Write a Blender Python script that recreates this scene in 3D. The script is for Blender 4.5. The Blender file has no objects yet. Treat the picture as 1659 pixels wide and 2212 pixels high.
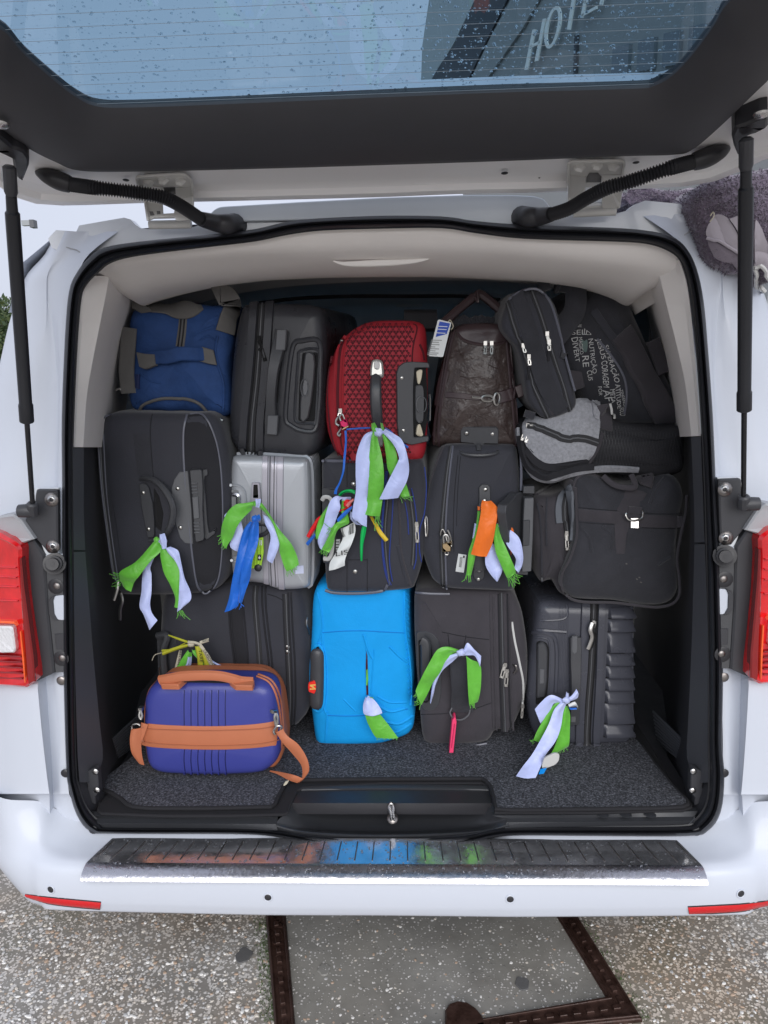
import bpy, bmesh, math, random
from mathutils import Vector as V, Matrix, noise
from mathutils.bvhtree import BVHTree
from mathutils.geometry import tessellate_polygon
rnd = random.Random(7)
SC = bpy.context.scene
COL = SC.collection
R_ = math.radians
# ---------------------------------------------------------------- camera, world, light, exposure
FPX = 1661.0
CAMP = V((0.07, 0.0, 1.6))
ROT = (Matrix.Rotation(R_(2.4), 3, 'Z') @ Matrix.Rotation(R_(90 - 11.8), 3, 'X') @ Matrix.Rotation(R_(-1.3), 3, 'Z'))
cd = bpy.data.cameras.new('camera'); cam = bpy.data.objects.new('camera', cd); COL.objects.link(cam)
cam.matrix_world = Matrix.Translation(CAMP) @ ROT.to_4x4()
cd.sensor_fit = 'HORIZONTAL'; cd.sensor_width = 36; cd.lens = 36 * FPX / 1659
cd.clip_start = 0.02; cd.clip_end = 3000
SC.camera = cam
W = bpy.data.worlds.new('World'); SC.world = W; W.use_nodes = True
wn = W.node_tree.nodes; wl = W.node_tree.links; wn.clear()
wo = wn.new('ShaderNodeOutputWorld'); bg = wn.new('ShaderNodeBackground'); sky = wn.new('ShaderNodeTexSky')
sky.sky_type = 'NISHITA'; sky.sun_disc = False; sky.sun_elevation = R_(30); sky.sun_rotation = R_(180)
sky.air_density = 1.0; sky.dust_density = 4.0
mx = wn.new('ShaderNodeMix'); mx.data_type = 'RGBA'; mx.inputs[0].default_value = 0.85
hs = wn.new('ShaderNodeTexNoise'); hs.inputs['Scale'].default_value = 1.6; hs.inputs['Detail'].default_value = 3
cr = wn.new('ShaderNodeValToRGB')
cr.color_ramp.elements[0].position = .3; cr.color_ramp.elements[0].color = (8.2, 8.8, 10.6, 1)
cr.color_ramp.elements[1].position = .7; cr.color_ramp.elements[1].color = (9.8, 10.3, 11.9, 1)
wl.new(hs.outputs[0], cr.inputs[0]); wl.new(sky.outputs[0], mx.inputs[6]); wl.new(cr.outputs[0], mx.inputs[7])
wl.new(mx.outputs[2], bg.inputs[0]); bg.inputs[1].default_value = 0.064; wl.new(bg.outputs[0], wo.inputs[0])
sd = bpy.data.lights.new('sun', 'SUN'); sd.energy = 2.0; sd.angle = R_(55); sd.color = (1, .985, .97)
sun = bpy.data.objects.new('sun', sd); COL.objects.link(sun)
sun.rotation_euler = (R_(60), 0, R_(6))
SC.view_settings.view_transform = 'Standard'; SC.view_settings.look = 'None'; SC.view_settings.gamma = 1
SC.view_settings.exposure = 0.45; SC.view_settings.use_curve_mapping = False
SC.render.engine = 'CYCLES'; SC.cycles.max_bounces = 8; SC.cycles.transparent_max_bounces = 12
SC.cycles.diffuse_bounces = 4; SC.cycles.glossy_bounces = 4; SC.cycles.caustics_reflective = False; SC.cycles.caustics_refractive = False

# ---------------------------------------------------------------- pixel helpers: a photo point + a real plane -> a world point
CROPS = {k: (x, y, w / 1659.) for k, (x, y, w) in dict(A=(0,0,1500), B=(1500,0,1500), C=(250,1000,1250), D=(1500,1000,1250), E=(250,1550,1050),
    F=(1150,1650,1050), G=(1950,1650,1050), H=(400,2200,1000), I=(1100,2200,1000), J=(1900,2200,1100), K=(0,2900,1500), L=(1500,2900,1500),
    R=(400,1150,900), S=(1250,1150,850), T=(2150,1200,550), U=(800,850,1600), V=(0,500,1000), W=(2050,500,950), X=(1050,1750,600), Y=(800,3500,1800)).items()}
CROPS['M'] = (0, 700, 500 / 922.); CROPS['N'] = (0, 1800, 500 / 922.); CROPS['O'] = (2500, 600, 500 / 851.); CROPS['Q'] = (2500, 1800, 500 / 922.)
K_ = 3000 / 1659.
CROPS['P'] = (0, 0, K_)
def px(crop, *a):
    x0, y0, s = CROPS[crop]
    return [((x0 + a[i] * s) / K_, (y0 + a[i + 1] * s) / K_) for i in range(0, len(a), 2)]
def ray(u, v):
    return (ROT @ V(((u - 829.5) / FPX, -(v - 1106) / FPX, -1))).normalized()
def PY(u, v, y): d = ray(u, v); return CAMP + d * ((y - CAMP.y) / d.y)
def PZ(u, v, z): d = ray(u, v); return CAMP + d * ((z - CAMP.z) / d.z)
def PP(u, v, o, n): d = ray(u, v); return CAMP + d * ((o - CAMP).dot(n) / d.dot(n))

# ---------------------------------------------------------------- materials
MATS = {}
def mat(name, col, rough=.6, metal=0., bump=0., bscale=300., var=0., vscale=8., coat=0., sheen=0., spec=.5, trans=0., ior=1.45, bdist=.001, rvar=0., detail=3., wr=0., wsc=14., wd=.006):
    if name in MATS: return MATS[name]
    m = bpy.data.materials.new(name); m.use_nodes = True; MATS[name] = m
    n = m.node_tree.nodes; l = m.node_tree.links; b = n['Principled BSDF']
    b.inputs['Base Color'].default_value = (*col, 1); b.inputs['Roughness'].default_value = rough; b.inputs['Metallic'].default_value = metal
    b.inputs['Specular IOR Level'].default_value = spec; b.inputs['Coat Weight'].default_value = coat; b.inputs['Coat Roughness'].default_value = .06
    b.inputs['Sheen Weight'].default_value = sheen; b.inputs['Transmission Weight'].default_value = trans; b.inputs['IOR'].default_value = ior
    m.diffuse_color = (*col, 1)
    tc = n.new('ShaderNodeTexCoord')
    if bump or wr:
        t = n.new('ShaderNodeTexNoise'); t.inputs['Scale'].default_value = bscale; t.inputs['Detail'].default_value = detail
        bp = n.new('ShaderNodeBump'); bp.inputs['Strength'].default_value = bump; bp.inputs['Distance'].default_value = bdist
        l.new(tc.outputs['Object'], t.inputs['Vector']); l.new(t.outputs[0], bp.inputs['Height']); l.new(bp.outputs[0], b.inputs['Normal'])
        if wr:
            tw = n.new('ShaderNodeTexNoise'); tw.inputs['Scale'].default_value = wsc; tw.inputs['Detail'].default_value = 4; tw.inputs['Distortion'].default_value = .8
            bw = n.new('ShaderNodeBump'); bw.inputs['Strength'].default_value = wr; bw.inputs['Distance'].default_value = wd
            l.new(tc.outputs['Object'], tw.inputs['Vector']); l.new(tw.outputs[0], bw.inputs['Height']); l.new(bw.outputs[0], bp.inputs['Normal'])
    if var or rvar:
        t2 = n.new('ShaderNodeTexNoise'); t2.inputs['Scale'].default_value = vscale; t2.inputs['Detail'].default_value = 6; t2.inputs['Roughness'].default_value = .65
        l.new(tc.outputs['Object'], t2.inputs['Vector'])
        if var:
            r = n.new('ShaderNodeValToRGB'); r.color_ramp.elements[0].position = .25; r.color_ramp.elements[1].position = .75
            r.color_ramp.elements[0].color = (*[c * (1 - var) for c in col], 1); r.color_ramp.elements[1].color = (*[min(1, c * (1 + var)) for c in col], 1)
            l.new(t2.outputs[0], r.inputs[0]); l.new(r.outputs[0], b.inputs['Base Color'])
        if rvar:
            mr = n.new('ShaderNodeMapRange'); mr.inputs[1].default_value = .3; mr.inputs[2].default_value = .7
            mr.inputs[3].default_value = max(0, rough - rvar); mr.inputs[4].default_value = min(1, rough + rvar)
            l.new(t2.outputs[0], mr.inputs[0]); l.new(mr.outputs[0], b.inputs['Roughness'])
    return m
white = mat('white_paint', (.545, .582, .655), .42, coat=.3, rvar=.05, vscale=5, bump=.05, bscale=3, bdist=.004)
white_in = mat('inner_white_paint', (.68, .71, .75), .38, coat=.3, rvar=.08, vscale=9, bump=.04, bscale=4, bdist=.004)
white_gate = mat('gate_white_lightened', (.90, .90, .91), .4, coat=.2, rvar=.1, vscale=9)  # body white in a lighter copy, makes up for weak light under the gate
blkpl = mat('black_plastic', (.045, .046, .052), .45, bump=.25, bscale=900, bdist=.0004, rvar=.1, vscale=12)
gatebl = mat('gate_trim_plastic', (.055, .055, .062), .62, bump=.3, bscale=700, bdist=.0005, var=.12, vscale=3)
rubber = mat('rubber', (.026, .026, .030), .42, bump=.1, bscale=60, bdist=.001, rvar=.1, vscale=14)
seal_m = mat('seal_rubber', (.016, .017, .021), .38, bump=.1, bscale=30, bdist=.001)
dkwall = mat('dark_side_trim', (.034, .035, .041), .6, bump=.25, bscale=500, bdist=.0005, var=.15, vscale=4)
pillar = mat('black_pillar_plastic', (.065, .068, .078), .5, bump=.25, bscale=700, bdist=.0005)
beige = mat('beige_trim', (.80, .765, .735), .7, bump=.2, bscale=400, bdist=.0005, var=.04, vscale=6)
headl = mat('headliner_fabric', (.33, .33, .33), .95, bump=.3, bscale=500, bdist=.0005, var=.06)
steel = mat('steel', (.55, .54, .53), .28, 1., rvar=.1, vscale=200)
dsteel = mat('dark_steel', (.28, .26, .25), .4, 1., rvar=.15, vscale=60)
chrome = mat('brushed_chrome', (.50, .50, .54), .26, 1., bump=.6, bscale=90, bdist=.001, rvar=.06, vscale=50)

# ---------------------------------------------------------------- objects
def link(name, me, m=None, parent=None, sharp=35, smooth=True):
    if smooth:
        for p in me.polygons: p.use_smooth = True
        me.set_sharp_from_angle(angle=R_(sharp))
    if m is not None and not me.materials: me.materials.append(m)
    o = bpy.data.objects.new(name, me); COL.objects.link(o)
    if parent is not None: o.parent = parent
    return o
def make(name, verts, faces, m=None, parent=None, sharp=35, smooth=True):
    me = bpy.data.meshes.new(name); me.from_pydata([tuple(v) for v in verts], [], faces); me.update()
    return link(name, me, m, parent, sharp, smooth)
def tagit(o, label=None, cat=None, group=None, kind=None):
    if label: o['label'] = label
    if cat: o['category'] = cat
    if group: o['group'] = group
    if kind: o['kind'] = kind
    return o
class Geo:
    """collects several shapes for one mesh"""
    def __init__(s): s.v = []; s.f = []
    def add(s, vf):
        n = len(s.v); s.v += [V(a) for a in vf[0]]; s.f += [[i + n for i in f] for f in vf[1]]; return s
    def build(s, name, m, parent=None, sharp=35): return make(name, s.v, s.f, m, parent, sharp)
def catmull(p, n, closed=False):
    p = [tuple(a) for a in p]; out = []; k = len(p); D = len(p[0])
    if k < 3 and not closed:
        return [tuple(p[0][j] + (p[-1][j] - p[0][j]) * i / n for j in range(D)) for i in range(n + 1)]
    segs = k if closed else k - 1
    for i in range(segs):
        if closed: a, b, c, d = p[(i - 1) % k], p[i], p[(i + 1) % k], p[(i + 2) % k]
        else: a, b, c, d = p[max(i - 1, 0)], p[i], p[i + 1], p[min(i + 2, k - 1)]
        for s in range(n):
            t = s / n
            out.append(tuple(.5 * ((2 * b[j]) + (-a[j] + c[j]) * t + (2 * a[j] - 5 * b[j] + 4 * c[j] - d[j]) * t * t + (-a[j] + 3 * b[j] - 3 * c[j] + d[j]) * t ** 3) for j in range(D)))
    if not closed: out.append(p[-1])
    return out
def roundpoly(p, r, n=5):
    """rounds each corner of a closed 2-D polygon by radius-like distance r"""
    out = []; k = len(p)
    for i in range(k):
        a, b, c = V(p[i - 1]).to_2d(), V(p[i]).to_2d(), V(p[(i + 1) % k]).to_2d()
        da, dc = a - b, c - b; ra = min(r, da.length * .49); rc = min(r, dc.length * .49)
        s = b + da.normalized() * ra; e = b + dc.normalized() * rc
        for j in range(n + 1):
            t = j / n; out.append(tuple(s * (1 - t) ** 2 + b * 2 * t * (1 - t) + e * t * t))
    return out
def resample(p, n, closed=True):
    q = [V(a) for a in p] + ([V(p[0])] if closed else [])
    L = [0]
    for i in range(1, len(q)): L.append(L[-1] + (q[i] - q[i - 1]).length)
    out = []; j = 0; T = L[-1]
    for i in range(n):
        t = T * i / (n if closed else n - 1)
        while j < len(L) - 2 and L[j + 1] < t: j += 1
        f = (t - L[j]) / max(1e-9, L[j + 1] - L[j]); out.append(q[j].lerp(q[j + 1], min(1, max(0, f))))
    return out
def tube_vf(pts, rad, seg=8, caps=True, flat=1., up=None):
    pts = [V(p) for p in pts]; n = len(pts); rads = rad if isinstance(rad, (list, tuple)) else [rad] * n
    vs = []; fs = []; pn = None
    for i in range(n):
        t = (pts[min(i + 1, n - 1)] - pts[max(i - 1, 0)])
        if t.length < 1e-9: t = V((0, 0, 1))
        t.normalize()
        if pn is None:
            a = V(up) if up else (V((0, 1, 0)) if abs(t.y) < .9 else V((1, 0, 0)))
            pn = (a - t * a.dot(t)).normalized()
        else:
            pn = (pn - t * pn.dot(t)); pn = pn.normalized() if pn.length > 1e-6 else t.orthogonal().normalized()
        b = t.cross(pn)
        for k in range(seg):
            g = 2 * math.pi * k / seg; vs.append(pts[i] + (pn * math.cos(g) * flat + b * math.sin(g)) * rads[i])
    for i in range(n - 1):
        for k in range(seg):
            a = i * seg + k; b = i * seg + (k + 1) % seg; fs.append([a, b, b + seg, a + seg])
    if caps: fs.append(list(range(seg))[::-1]); fs.append([(n - 1) * seg + k for k in range(seg)])
    return vs, fs
def tube(name, pts, rad, m, parent=None, seg=8, sm=0, closed=False, **kw):
    if sm: pts = catmull(pts, sm, closed)
    if closed: pts = list(pts) + [pts[0]]
    return make(name, *tube_vf(pts, rad, seg, caps=not closed, **kw), m, parent)
def grid_vf(rows, closed=False):
    n = len(rows[0]); vs = [V(p) for r in rows for p in r]; fs = []
    for i in range(len(rows) - 1):
        for j in range(n if closed else n - 1):
            a = i * n + j; b = i * n + (j + 1) % n; fs.append([a, b, b + n, a + n])
    return vs, fs
def prism_vf(poly, vec, bev=0.):
    """polygon (3-D points) extruded by vec, with a small chamfer round its front (the poly side)"""
    p = [V(a) for a in poly]; n = len(p); vec = V(vec); nn = -vec.normalized()
    if bev:
        c = sum(p, V()) / n; ar = V()
        for i in range(n): ar += (p[i] - c).cross(p[(i + 1) % n] - c)
        sg = 1 if ar.dot(nn) > 0 else -1; inner = []
        for i in range(n):
            e = (p[(i + 1) % n] - p[i - 1]); e = e - nn * e.dot(nn)
            e = e.normalized() if e.length > 1e-9 else V((1, 0, 0))
            inner.append(p[i] + nn.cross(e) * sg * bev)
        rings = [inner, [q - nn * bev for q in p], [q + vec for q in p]]
    else: rings = [p, [q + vec for q in p]]
    vs = [q for r in rings for q in r]; fs = []
    for i in range(len(rings) - 1):
        for j in range(n): a = i * n + j; b = i * n + (j + 1) % n; fs.append([a, b, b + n, a + n])
    for t in tessellate_polygon([rings[0]]): fs.append(list(t))
    o = (len(rings) - 1) * n
    for t in tessellate_polygon([rings[-1]]): fs.append([o + k for k in t][::-1])
    return vs, fs
def fix(o):
    bm = bmesh.new(); bm.from_mesh(o.data); bmesh.ops.remove_doubles(bm, verts=bm.verts, dist=1e-6); bmesh.ops.recalc_face_normals(bm, faces=bm.faces); bm.to_mesh(o.data); bm.free(); return o
def prism(name, poly, vec, m, parent=None, bev=0., sharp=35):
    o = make(name, *prism_vf(poly, vec, bev), m, parent, sharp); return fix(o)
def box_vf(c, s, rz=0):
    M = Matrix.Rotation(rz, 3, 'Z'); c = V(c)
    vs = [c + M @ V((sx * s[0] / 2, sy * s[1] / 2, sz * s[2] / 2)) for sx in (-1, 1) for sy in (-1, 1) for sz in (-1, 1)]
    return vs, [[0, 1, 3, 2], [4, 6, 7, 5], [0, 4, 5, 1], [2, 3, 7, 6], [0, 2, 6, 4], [1, 5, 7, 3]]
def dome_vf(c, n, r, h, seg=12, rings=3):
    c = V(c); n = V(n).normalized(); a = n.orthogonal().normalized(); b = n.cross(a); rows = []
    for i in range(rings + 1):
        g = math.pi / 2 * i / rings; rr = r * math.cos(g) + 1e-5
        rows.append([c + n * h * math.sin(g) + (a * math.cos(2 * math.pi * k / seg) + b * math.sin(2 * math.pi * k / seg)) * rr for k in range(seg)])
    v, f = grid_vf(rows, True); f.append(list(range(rings * seg, rings * seg + seg))); return v, f
def ringcurve(c, a, b, ra, rb, n=24): c = V(c); return [c + V(a) * math.cos(2 * math.pi * i / n) * ra + V(b) * math.sin(2 * math.pi * i / n) * rb for i in range(n)]

def empty(name, loc, rz=0., label=None, cat=None, group=None):
    o = bpy.data.objects.new(name, None); COL.objects.link(o); o.location = loc; o.rotation_euler = (0, 0, rz); o.empty_display_size = .05
    return tagit(o, label, cat, group)

class Thing:
    """a top-level Empty with a front plane (local y=0, facing the camera); S() drops a photo point onto the thing's own body"""
    def __init__(s, name, label, cat, base, y, yaw=0., group=None, pitch=0.):
        p = PY(*base, y); s.e = empty(name, p, R_(yaw), label, cat, group); s.e.rotation_euler = (R_(pitch), 0, R_(yaw))
        s.M = Matrix.Translation(p) @ Matrix.Rotation(R_(yaw), 4, 'Z') @ Matrix.Rotation(R_(pitch), 4, 'X'); s.I = s.M.inverted(); s.o = s.I @ CAMP; s.bvhs = []
    def rayl(s, u, v): return (s.I.to_3x3() @ ray(u, v))
    def P(s, u, v, off=0.): d = s.rayl(u, v); return s.o + d * ((-off - s.o.y) / d.y)
    def W(s, p): return s.I @ V(p)
    def hit(s, u, v):
        d = s.rayl(u, v); best = None
        for b in s.bvhs:
            h = b.ray_cast(s.o, d)
            if h[0] is not None and (best is None or h[3] < best[3]): best = h
        if best is None: return None
        n = best[1]; n = n if n.dot(d) < 0 else -n
        return best[0], n
    def S(s, u, v, lift=0.):
        h = s.hit(u, v)
        return h[0] + h[1] * lift if h else s.P(u, v, lift)
    def N(s, u, v):
        h = s.hit(u, v); return h[1] if h else V((0, -1, 0))
    def solid(s, o): s.bvhs.append(BVHTree.FromPolygons([v.co.copy() for v in o.data.vertices], [list(p.vertices) for p in o.data.polygons])); return o
    def body(s, name, outline, depth, m, r=.03, bulge=.01, amp=.0, nsc=6., n=96, side=0., back=1., corner=0., shift=(0, 0), top=None, parent=None, y0=0., sharp=40):
        """closed outline (photo points on the front plane) -> rounded body of real depth"""
        pl = [s.P(u, v, -y0) for u, v in outline]
        q = resample(roundpoly([(p.x, p.z) for p in pl], corner, 6) if corner else [(p[0], p[1]) for p in catmull([(p.x, p.z) for p in pl], 8, True)], n)
        area = sum(q[i].x * q[(i + 1) % n].y - q[(i + 1) % n].x * q[i].y for i in range(n))
        if area < 0: q = q[::-1]
        c = sum(q, V((0, 0))) / n
        nor = []
        for i in range(n):
            e = q[(i + 1) % n] - q[i - 1]; nor.append(V((e.y, -e.x)).normalized())
        for _ in range(3): nor = [(nor[i - 1] + nor[i] * 2 + nor[(i + 1) % n]).normalized() for i in range(n)]
        rows = []
        def ring(sc, inset, y, sh=0.):
            row = []
            for i in range(n):
                b = q[i] - nor[i] * inset; b = c + (b - c) * sc
                row.append(V((b.x + shift[0] * sh, y + y0, b.y + shift[1] * sh)))
            rows.append(row)
        for sc in (.02, .15, .3, .45, .6, .72, .84, .93): ring(sc, r * 1.0, -bulge * (1 - sc ** 2.5))
        for k in range(0, 5): g = math.pi / 2 * k / 4; ring(1, r * (1 - math.sin(g)), r * (1 - math.cos(g)))
        for k in range(1, 9): t = k / 8; ring(1 + (back - 1) * t, -side * math.sin(math.pi * t), r + (depth - 2 * r) * t, t)
        for k in range(1, 4): g = math.pi / 2 * k / 3; ring(back, r * (1 - math.cos(g)), depth - r + r * math.sin(g), 1)
        ring(.4 * back, r, depth, 1); ring(.02, r, depth, 1)
        if amp:
            sd = V((s.e.location.x * 37, s.e.location.z * 23, 5))
            for row in rows:
                for p in row:
                    d = noise.noise_vector(p * nsc + sd) + .5 * noise.noise_vector(p * nsc * 2.3 + sd); p += d * amp * V((.5, 1, .5)).length * .6
        v, f = grid_vf(rows, True); f.append(list(range(n))[::-1]); f.append([len(v) - n + i for i in range(n)])
        o = make(name, v, f, m, parent or s.e, sharp); fix(o); s.outline = q; s.nor = nor
        return s.solid(o)
    # ---- details that follow the body
    def path(s, pts, lift=0., sm=6, closed=False):
        p = catmull(pts, sm, closed) if sm else pts
        return [s.S(u, v, lift) for u, v in p]
    def tube(s, name, pts, rad, m, lift=0., sm=6, seg=6, closed=False, parent=None, flat=1.):
        p = s.path(pts, lift, sm, closed)
        if closed: p.append(p[0])
        return make(name, *tube_vf(p, rad, seg, caps=not closed, flat=flat), m, parent or s.e)
    def strap(s, name, pts, wid, m, lift=.002, th=.002, sm=6, parent=None, free=None):
        """flat band of width wid (m) along photo points; free = extra lifts per control point (band standing off the body)"""
        n0 = len(pts); ctrl = [(u, v, (free[i] if free else 0.), (wid[i] if isinstance(wid, (list, tuple)) else wid)) for i, (u, v) in enumerate(pts)]
        p = catmull(ctrl, sm) if sm else ctrl
        ps = [s.S(a[0], a[1], lift + a[2]) for a in p]; ns = [s.N(a[0], a[1]) for a in p]; rows = []
        for _ in range(2): ns = [(ns[max(i - 1, 0)] + ns[i] * 2 + ns[min(i + 1, len(ns) - 1)]).normalized() for i in range(len(ns))]
        for i in range(len(ps)):
            t = (ps[min(i + 1, len(ps) - 1)] - ps[max(i - 1, 0)]).normalized(); b = t.cross(ns[i]).normalized(); nn = b.cross(t)
            if nn.dot(ns[i]) < 0: nn = -nn
            w = p[i][3] / 2
            rows.append([ps[i] - b * w - nn * th, ps[i] - b * w, ps[i] - b * w * .85 + nn * th * .6, ps[i] + b * w * .85 + nn * th * .6, ps[i] + b * w, ps[i] + b * w - nn * th])
        v, f = grid_vf(rows, True); f.append([0, 1, 2, 3, 4, 5]); f.append([len(v) - 6 + k for k in range(6)][::-1])
        return fix(make(name, v, f, m, parent or s.e))
    def plate(s, name, outline, m, th=.004, corner=0., bev=.0015, parent=None, n=None, planar=True, lift=0., sharp=35):
        if corner: bev = min(bev, corner * .0009)
        """raised plate; planar: lies on the tangent plane at its middle"""
        o2 = roundpoly(outline, corner, 4) if corner else outline
        cu = sum(a[0] for a in outline) / len(outline); cv = sum(a[1] for a in outline) / len(outline)
        c, nn = s.S(cu, cv), s.N(cu, cv)
        if planar:
            pts = []
            for u, v in o2:
                d = s.rayl(u, v); o_ = c + nn * (th + lift); pts.append(s.o + d * ((o_ - s.o).dot(nn) / d.dot(nn)))
        else:
            oo = resample(catmull(o2, 4, True) if len(o2) > 5 else o2, 64); rows = []
            cc = V((cu, cv)); pc = s.S(cu, cv)
            for k, (sc, l) in enumerate(((1, -.004), (1, th * .5), (.985, th), (.9, th), (.78, th), (.64, th), (.5, th), (.36, th), (.22, th), (.1, th), (.01, th))):
                rows.append([s.S(cc.x + (p.x - cc.x) * sc, cc.y + (p.y - cc.y) * sc, l + lift) for p in oo])
            v_, f_ = grid_vf(rows, True); return fix(make(name, v_, f_, m, parent or s.e, 60))
        o = prism(name, pts, -nn * (th + .008), m, parent or s.e, bev, sharp)
        return o
    def rivet(s, name, u, v, r, m, h=None, parent=None, lift=0.):
        return make(name, *dome_vf(s.S(u, v, lift), s.N(u, v), r, h or r * .4), m, parent or s.e)
    def text(s, name, txt, quad, m, parent=None, lift=.0012, th=0., onbody=True):
        """lettering mapped on a photo quad: top-left, top-right, bottom-right, bottom-left"""
        cu = bpy.data.curves.new('t', 'FONT'); cu.body = txt; cu.resolution_u = 3; ob = bpy.data.objects.new('t', cu)
        me = bpy.data.meshes.new_from_object(ob); bpy.data.objects.remove(ob)
        xs = [v.co.x for v in me.vertices]; ys = [v.co.y for v in me.vertices]; x0, x1, y0, y1 = min(xs), max(xs), min(ys), max(ys)
        tl, tr, br, bl = [V(a) for a in quad]
        for v in me.vertices:
            a = (v.co.x - x0) / (x1 - x0); b = (v.co.y - y0) / (y1 - y0)
            p = (bl.lerp(br, a)).lerp(tl.lerp(tr, a), b); v.co = s.S(p.x, p.y, lift) if onbody else s.P(p.x, p.y, lift)
        me.update(); return link(name, me, m, parent or s.e, smooth=False)
    def sheet(s, name, sects, m, parent=None, sm=6, across=5, curl=.004, seedv=0., ruf=.003):
        """cloth band: sections (uL,vL,offL,uR,vR,offR) in photo points with offsets from the front plane (m)"""
        rows = []; cs = catmull(sects, sm)
        for i, c in enumerate(cs):
            a = s.P(c[0], c[1], c[2]); b = s.P(c[3], c[4], c[5]); row = []
            for k in range(across + 1):
                t = k / across; p = a.lerp(b, t); w = math.sin(math.pi * t)
                p = p + V((0, -1, 0)) * (curl * w + ruf * noise.noise(V((t * 1.7 + seedv, i * .11, seedv * 3.1))) * 1.5 + ruf * .7 * math.sin(i * .35 + seedv * 5 + t * 2.5)); row.append(p)
            rows.append(row)
        return make(name, *grid_vf(rows), m, parent or s.e, 60)
# ================================================================ THE GROUND
def ground_mat(name, base, pal, scale, lo, hi, green=0., wet=.0):
    m = bpy.data.materials.new(name); m.use_nodes = True; n = m.node_tree.nodes; l = m.node_tree.links; b = n['Principled BSDF']
    tc = n.new('ShaderNodeTexCoord'); vo = n.new('ShaderNodeTexVoronoi'); vo.inputs['Scale'].default_value = scale; vo.inputs['Randomness'].default_value = 1
    nz = n.new('ShaderNodeTexNoise'); nz.inputs['Scale'].default_value = scale * 1.1; nz.inputs['Detail'].default_value = 2
    mixv = n.new('ShaderNodeMix'); mixv.data_type = 'RGBA'; mixv.blend_type = 'LINEAR_LIGHT'; mixv.inputs[0].default_value = .005 * 80 / scale
    l.new(tc.outputs['Object'], nz.inputs['Vector']); l.new(tc.outputs['Object'], mixv.inputs[6]); l.new(nz.outputs['Color'], mixv.inputs[7]); l.new(mixv.outputs[2], vo.inputs['Vector'])
    sx = n.new('ShaderNodeSeparateColor'); l.new(vo.outputs['Color'], sx.inputs[0])
    cr = n.new('ShaderNodeValToRGB'); cr.color_ramp.interpolation = 'CONSTANT'
    for i, c in enumerate(pal):
        e = cr.color_ramp.elements[i] if i < 2 else cr.color_ramp.elements.new(0)
        e.position = i / len(pal); e.color = (*c, 1)
    l.new(sx.outputs[0], cr.inputs[0])
    # stone size differs per cell: threshold on distance scaled by random
    mr = n.new('ShaderNodeMapRange'); mr.inputs[1].default_value = 0; mr.inputs[2].default_value = 1; mr.inputs[3].default_value = lo; mr.inputs[4].default_value = hi
    l.new(sx.outputs[1], mr.inputs[0])
    sub = n.new('ShaderNodeMath'); sub.operation = 'SUBTRACT'; l.new(mr.outputs[0], sub.inputs[0]); l.new(vo.outputs['Distance'], sub.inputs[1])
    st = n.new('ShaderNodeMapRange'); st.inputs[1].default_value = 0; st.inputs[2].default_value = .07; l.new(sub.outputs[0], st.inputs[0])
    n2 = n.new('ShaderNodeTexNoise'); n2.inputs['Scale'].default_value = 3.2; n2.inputs['Detail'].default_value = 8; n2.inputs['Roughness'].default_value = .7; l.new(tc.outputs['Object'], n2.inputs['Vector'])
    cb = n.new('ShaderNodeValToRGB'); cb.color_ramp.elements[0].position = .35; cb.color_ramp.elements[1].position = .68
    cb.color_ramp.elements[0].color = (*[c * .72 for c in base], 1); cb.color_ramp.elements[1].color = (*[c * 1.2 for c in base], 1); l.new(n2.outputs[0], cb.inputs[0])
    n4 = n.new('ShaderNodeTexNoise'); n4.inputs['Scale'].default_value = 1.7; n4.inputs['Detail'].default_value = 5
    mp = n.new('ShaderNodeMapping'); mp.inputs['Location'].default_value = (3.3, 1.1, 0); l.new(tc.outputs['Object'], mp.inputs[0]); l.new(mp.outputs[0], n4.inputs['Vector'])
    gm = n.new('ShaderNodeMapRange'); gm.inputs[1].default_value = .5; gm.inputs[2].default_value = .68; gm.inputs[4].default_value = green; l.new(n4.outputs[0], gm.inputs[0])
    g = n.new('ShaderNodeMix'); g.data_type = 'RGBA'; l.new(gm.outputs[0], g.inputs[0]); l.new(cb.outputs[0], g.inputs[6]); g.inputs[7].default_value = (.10, .13, .055, 1)
    g2 = n.new('ShaderNodeMix'); g2.data_type = 'RGBA'; l.new(st.outputs[0], g2.inputs[0]); l.new(g.outputs[2], g2.inputs[6]); l.new(cr.outputs[0], g2.inputs[7])
    n5 = n.new('ShaderNodeTexNoise'); n5.inputs['Scale'].default_value = 2.3; n5.inputs['Detail'].default_value = 7
    mp5 = n.new('ShaderNodeMapping'); mp5.inputs['Location'].default_value = (-5.3, 7.1, 0); l.new(tc.outputs['Object'], mp5.inputs[0]); l.new(mp5.outputs[0], n5.inputs['Vector'])
    wm = n.new('ShaderNodeMapRange'); wm.inputs[1].default_value = .42; wm.inputs[2].default_value = .66; wm.inputs[4].default_value = .8 if green > .3 else .25; l.new(n5.outputs[0], wm.inputs[0])
    g3 = n.new('ShaderNodeMix'); g3.data_type = 'RGBA'; g3.blend_type = 'MULTIPLY'; l.new(wm.outputs[0], g3.inputs[0]); l.new(g2.outputs[2], g3.inputs[6]); g3.inputs[7].default_value = (.93, .78, .62, 1); g2 = g3
    l.new(g2.outputs[2], b.inputs['Base Color'])
    bp = n.new('ShaderNodeBump'); bp.inputs['Strength'].default_value = .7; bp.inputs['Distance'].default_value = .003
    ad = n.new('ShaderNodeMath'); ad.operation = 'MULTIPLY_ADD'; ad.inputs[1].default_value = 1.; l.new(st.outputs[0], ad.inputs[0]); l.new(n2.outputs[0], ad.inputs[2]); l.new(ad.outputs[0], bp.inputs['Height']); l.new(bp.outputs[0], b.inputs['Normal'])
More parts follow.
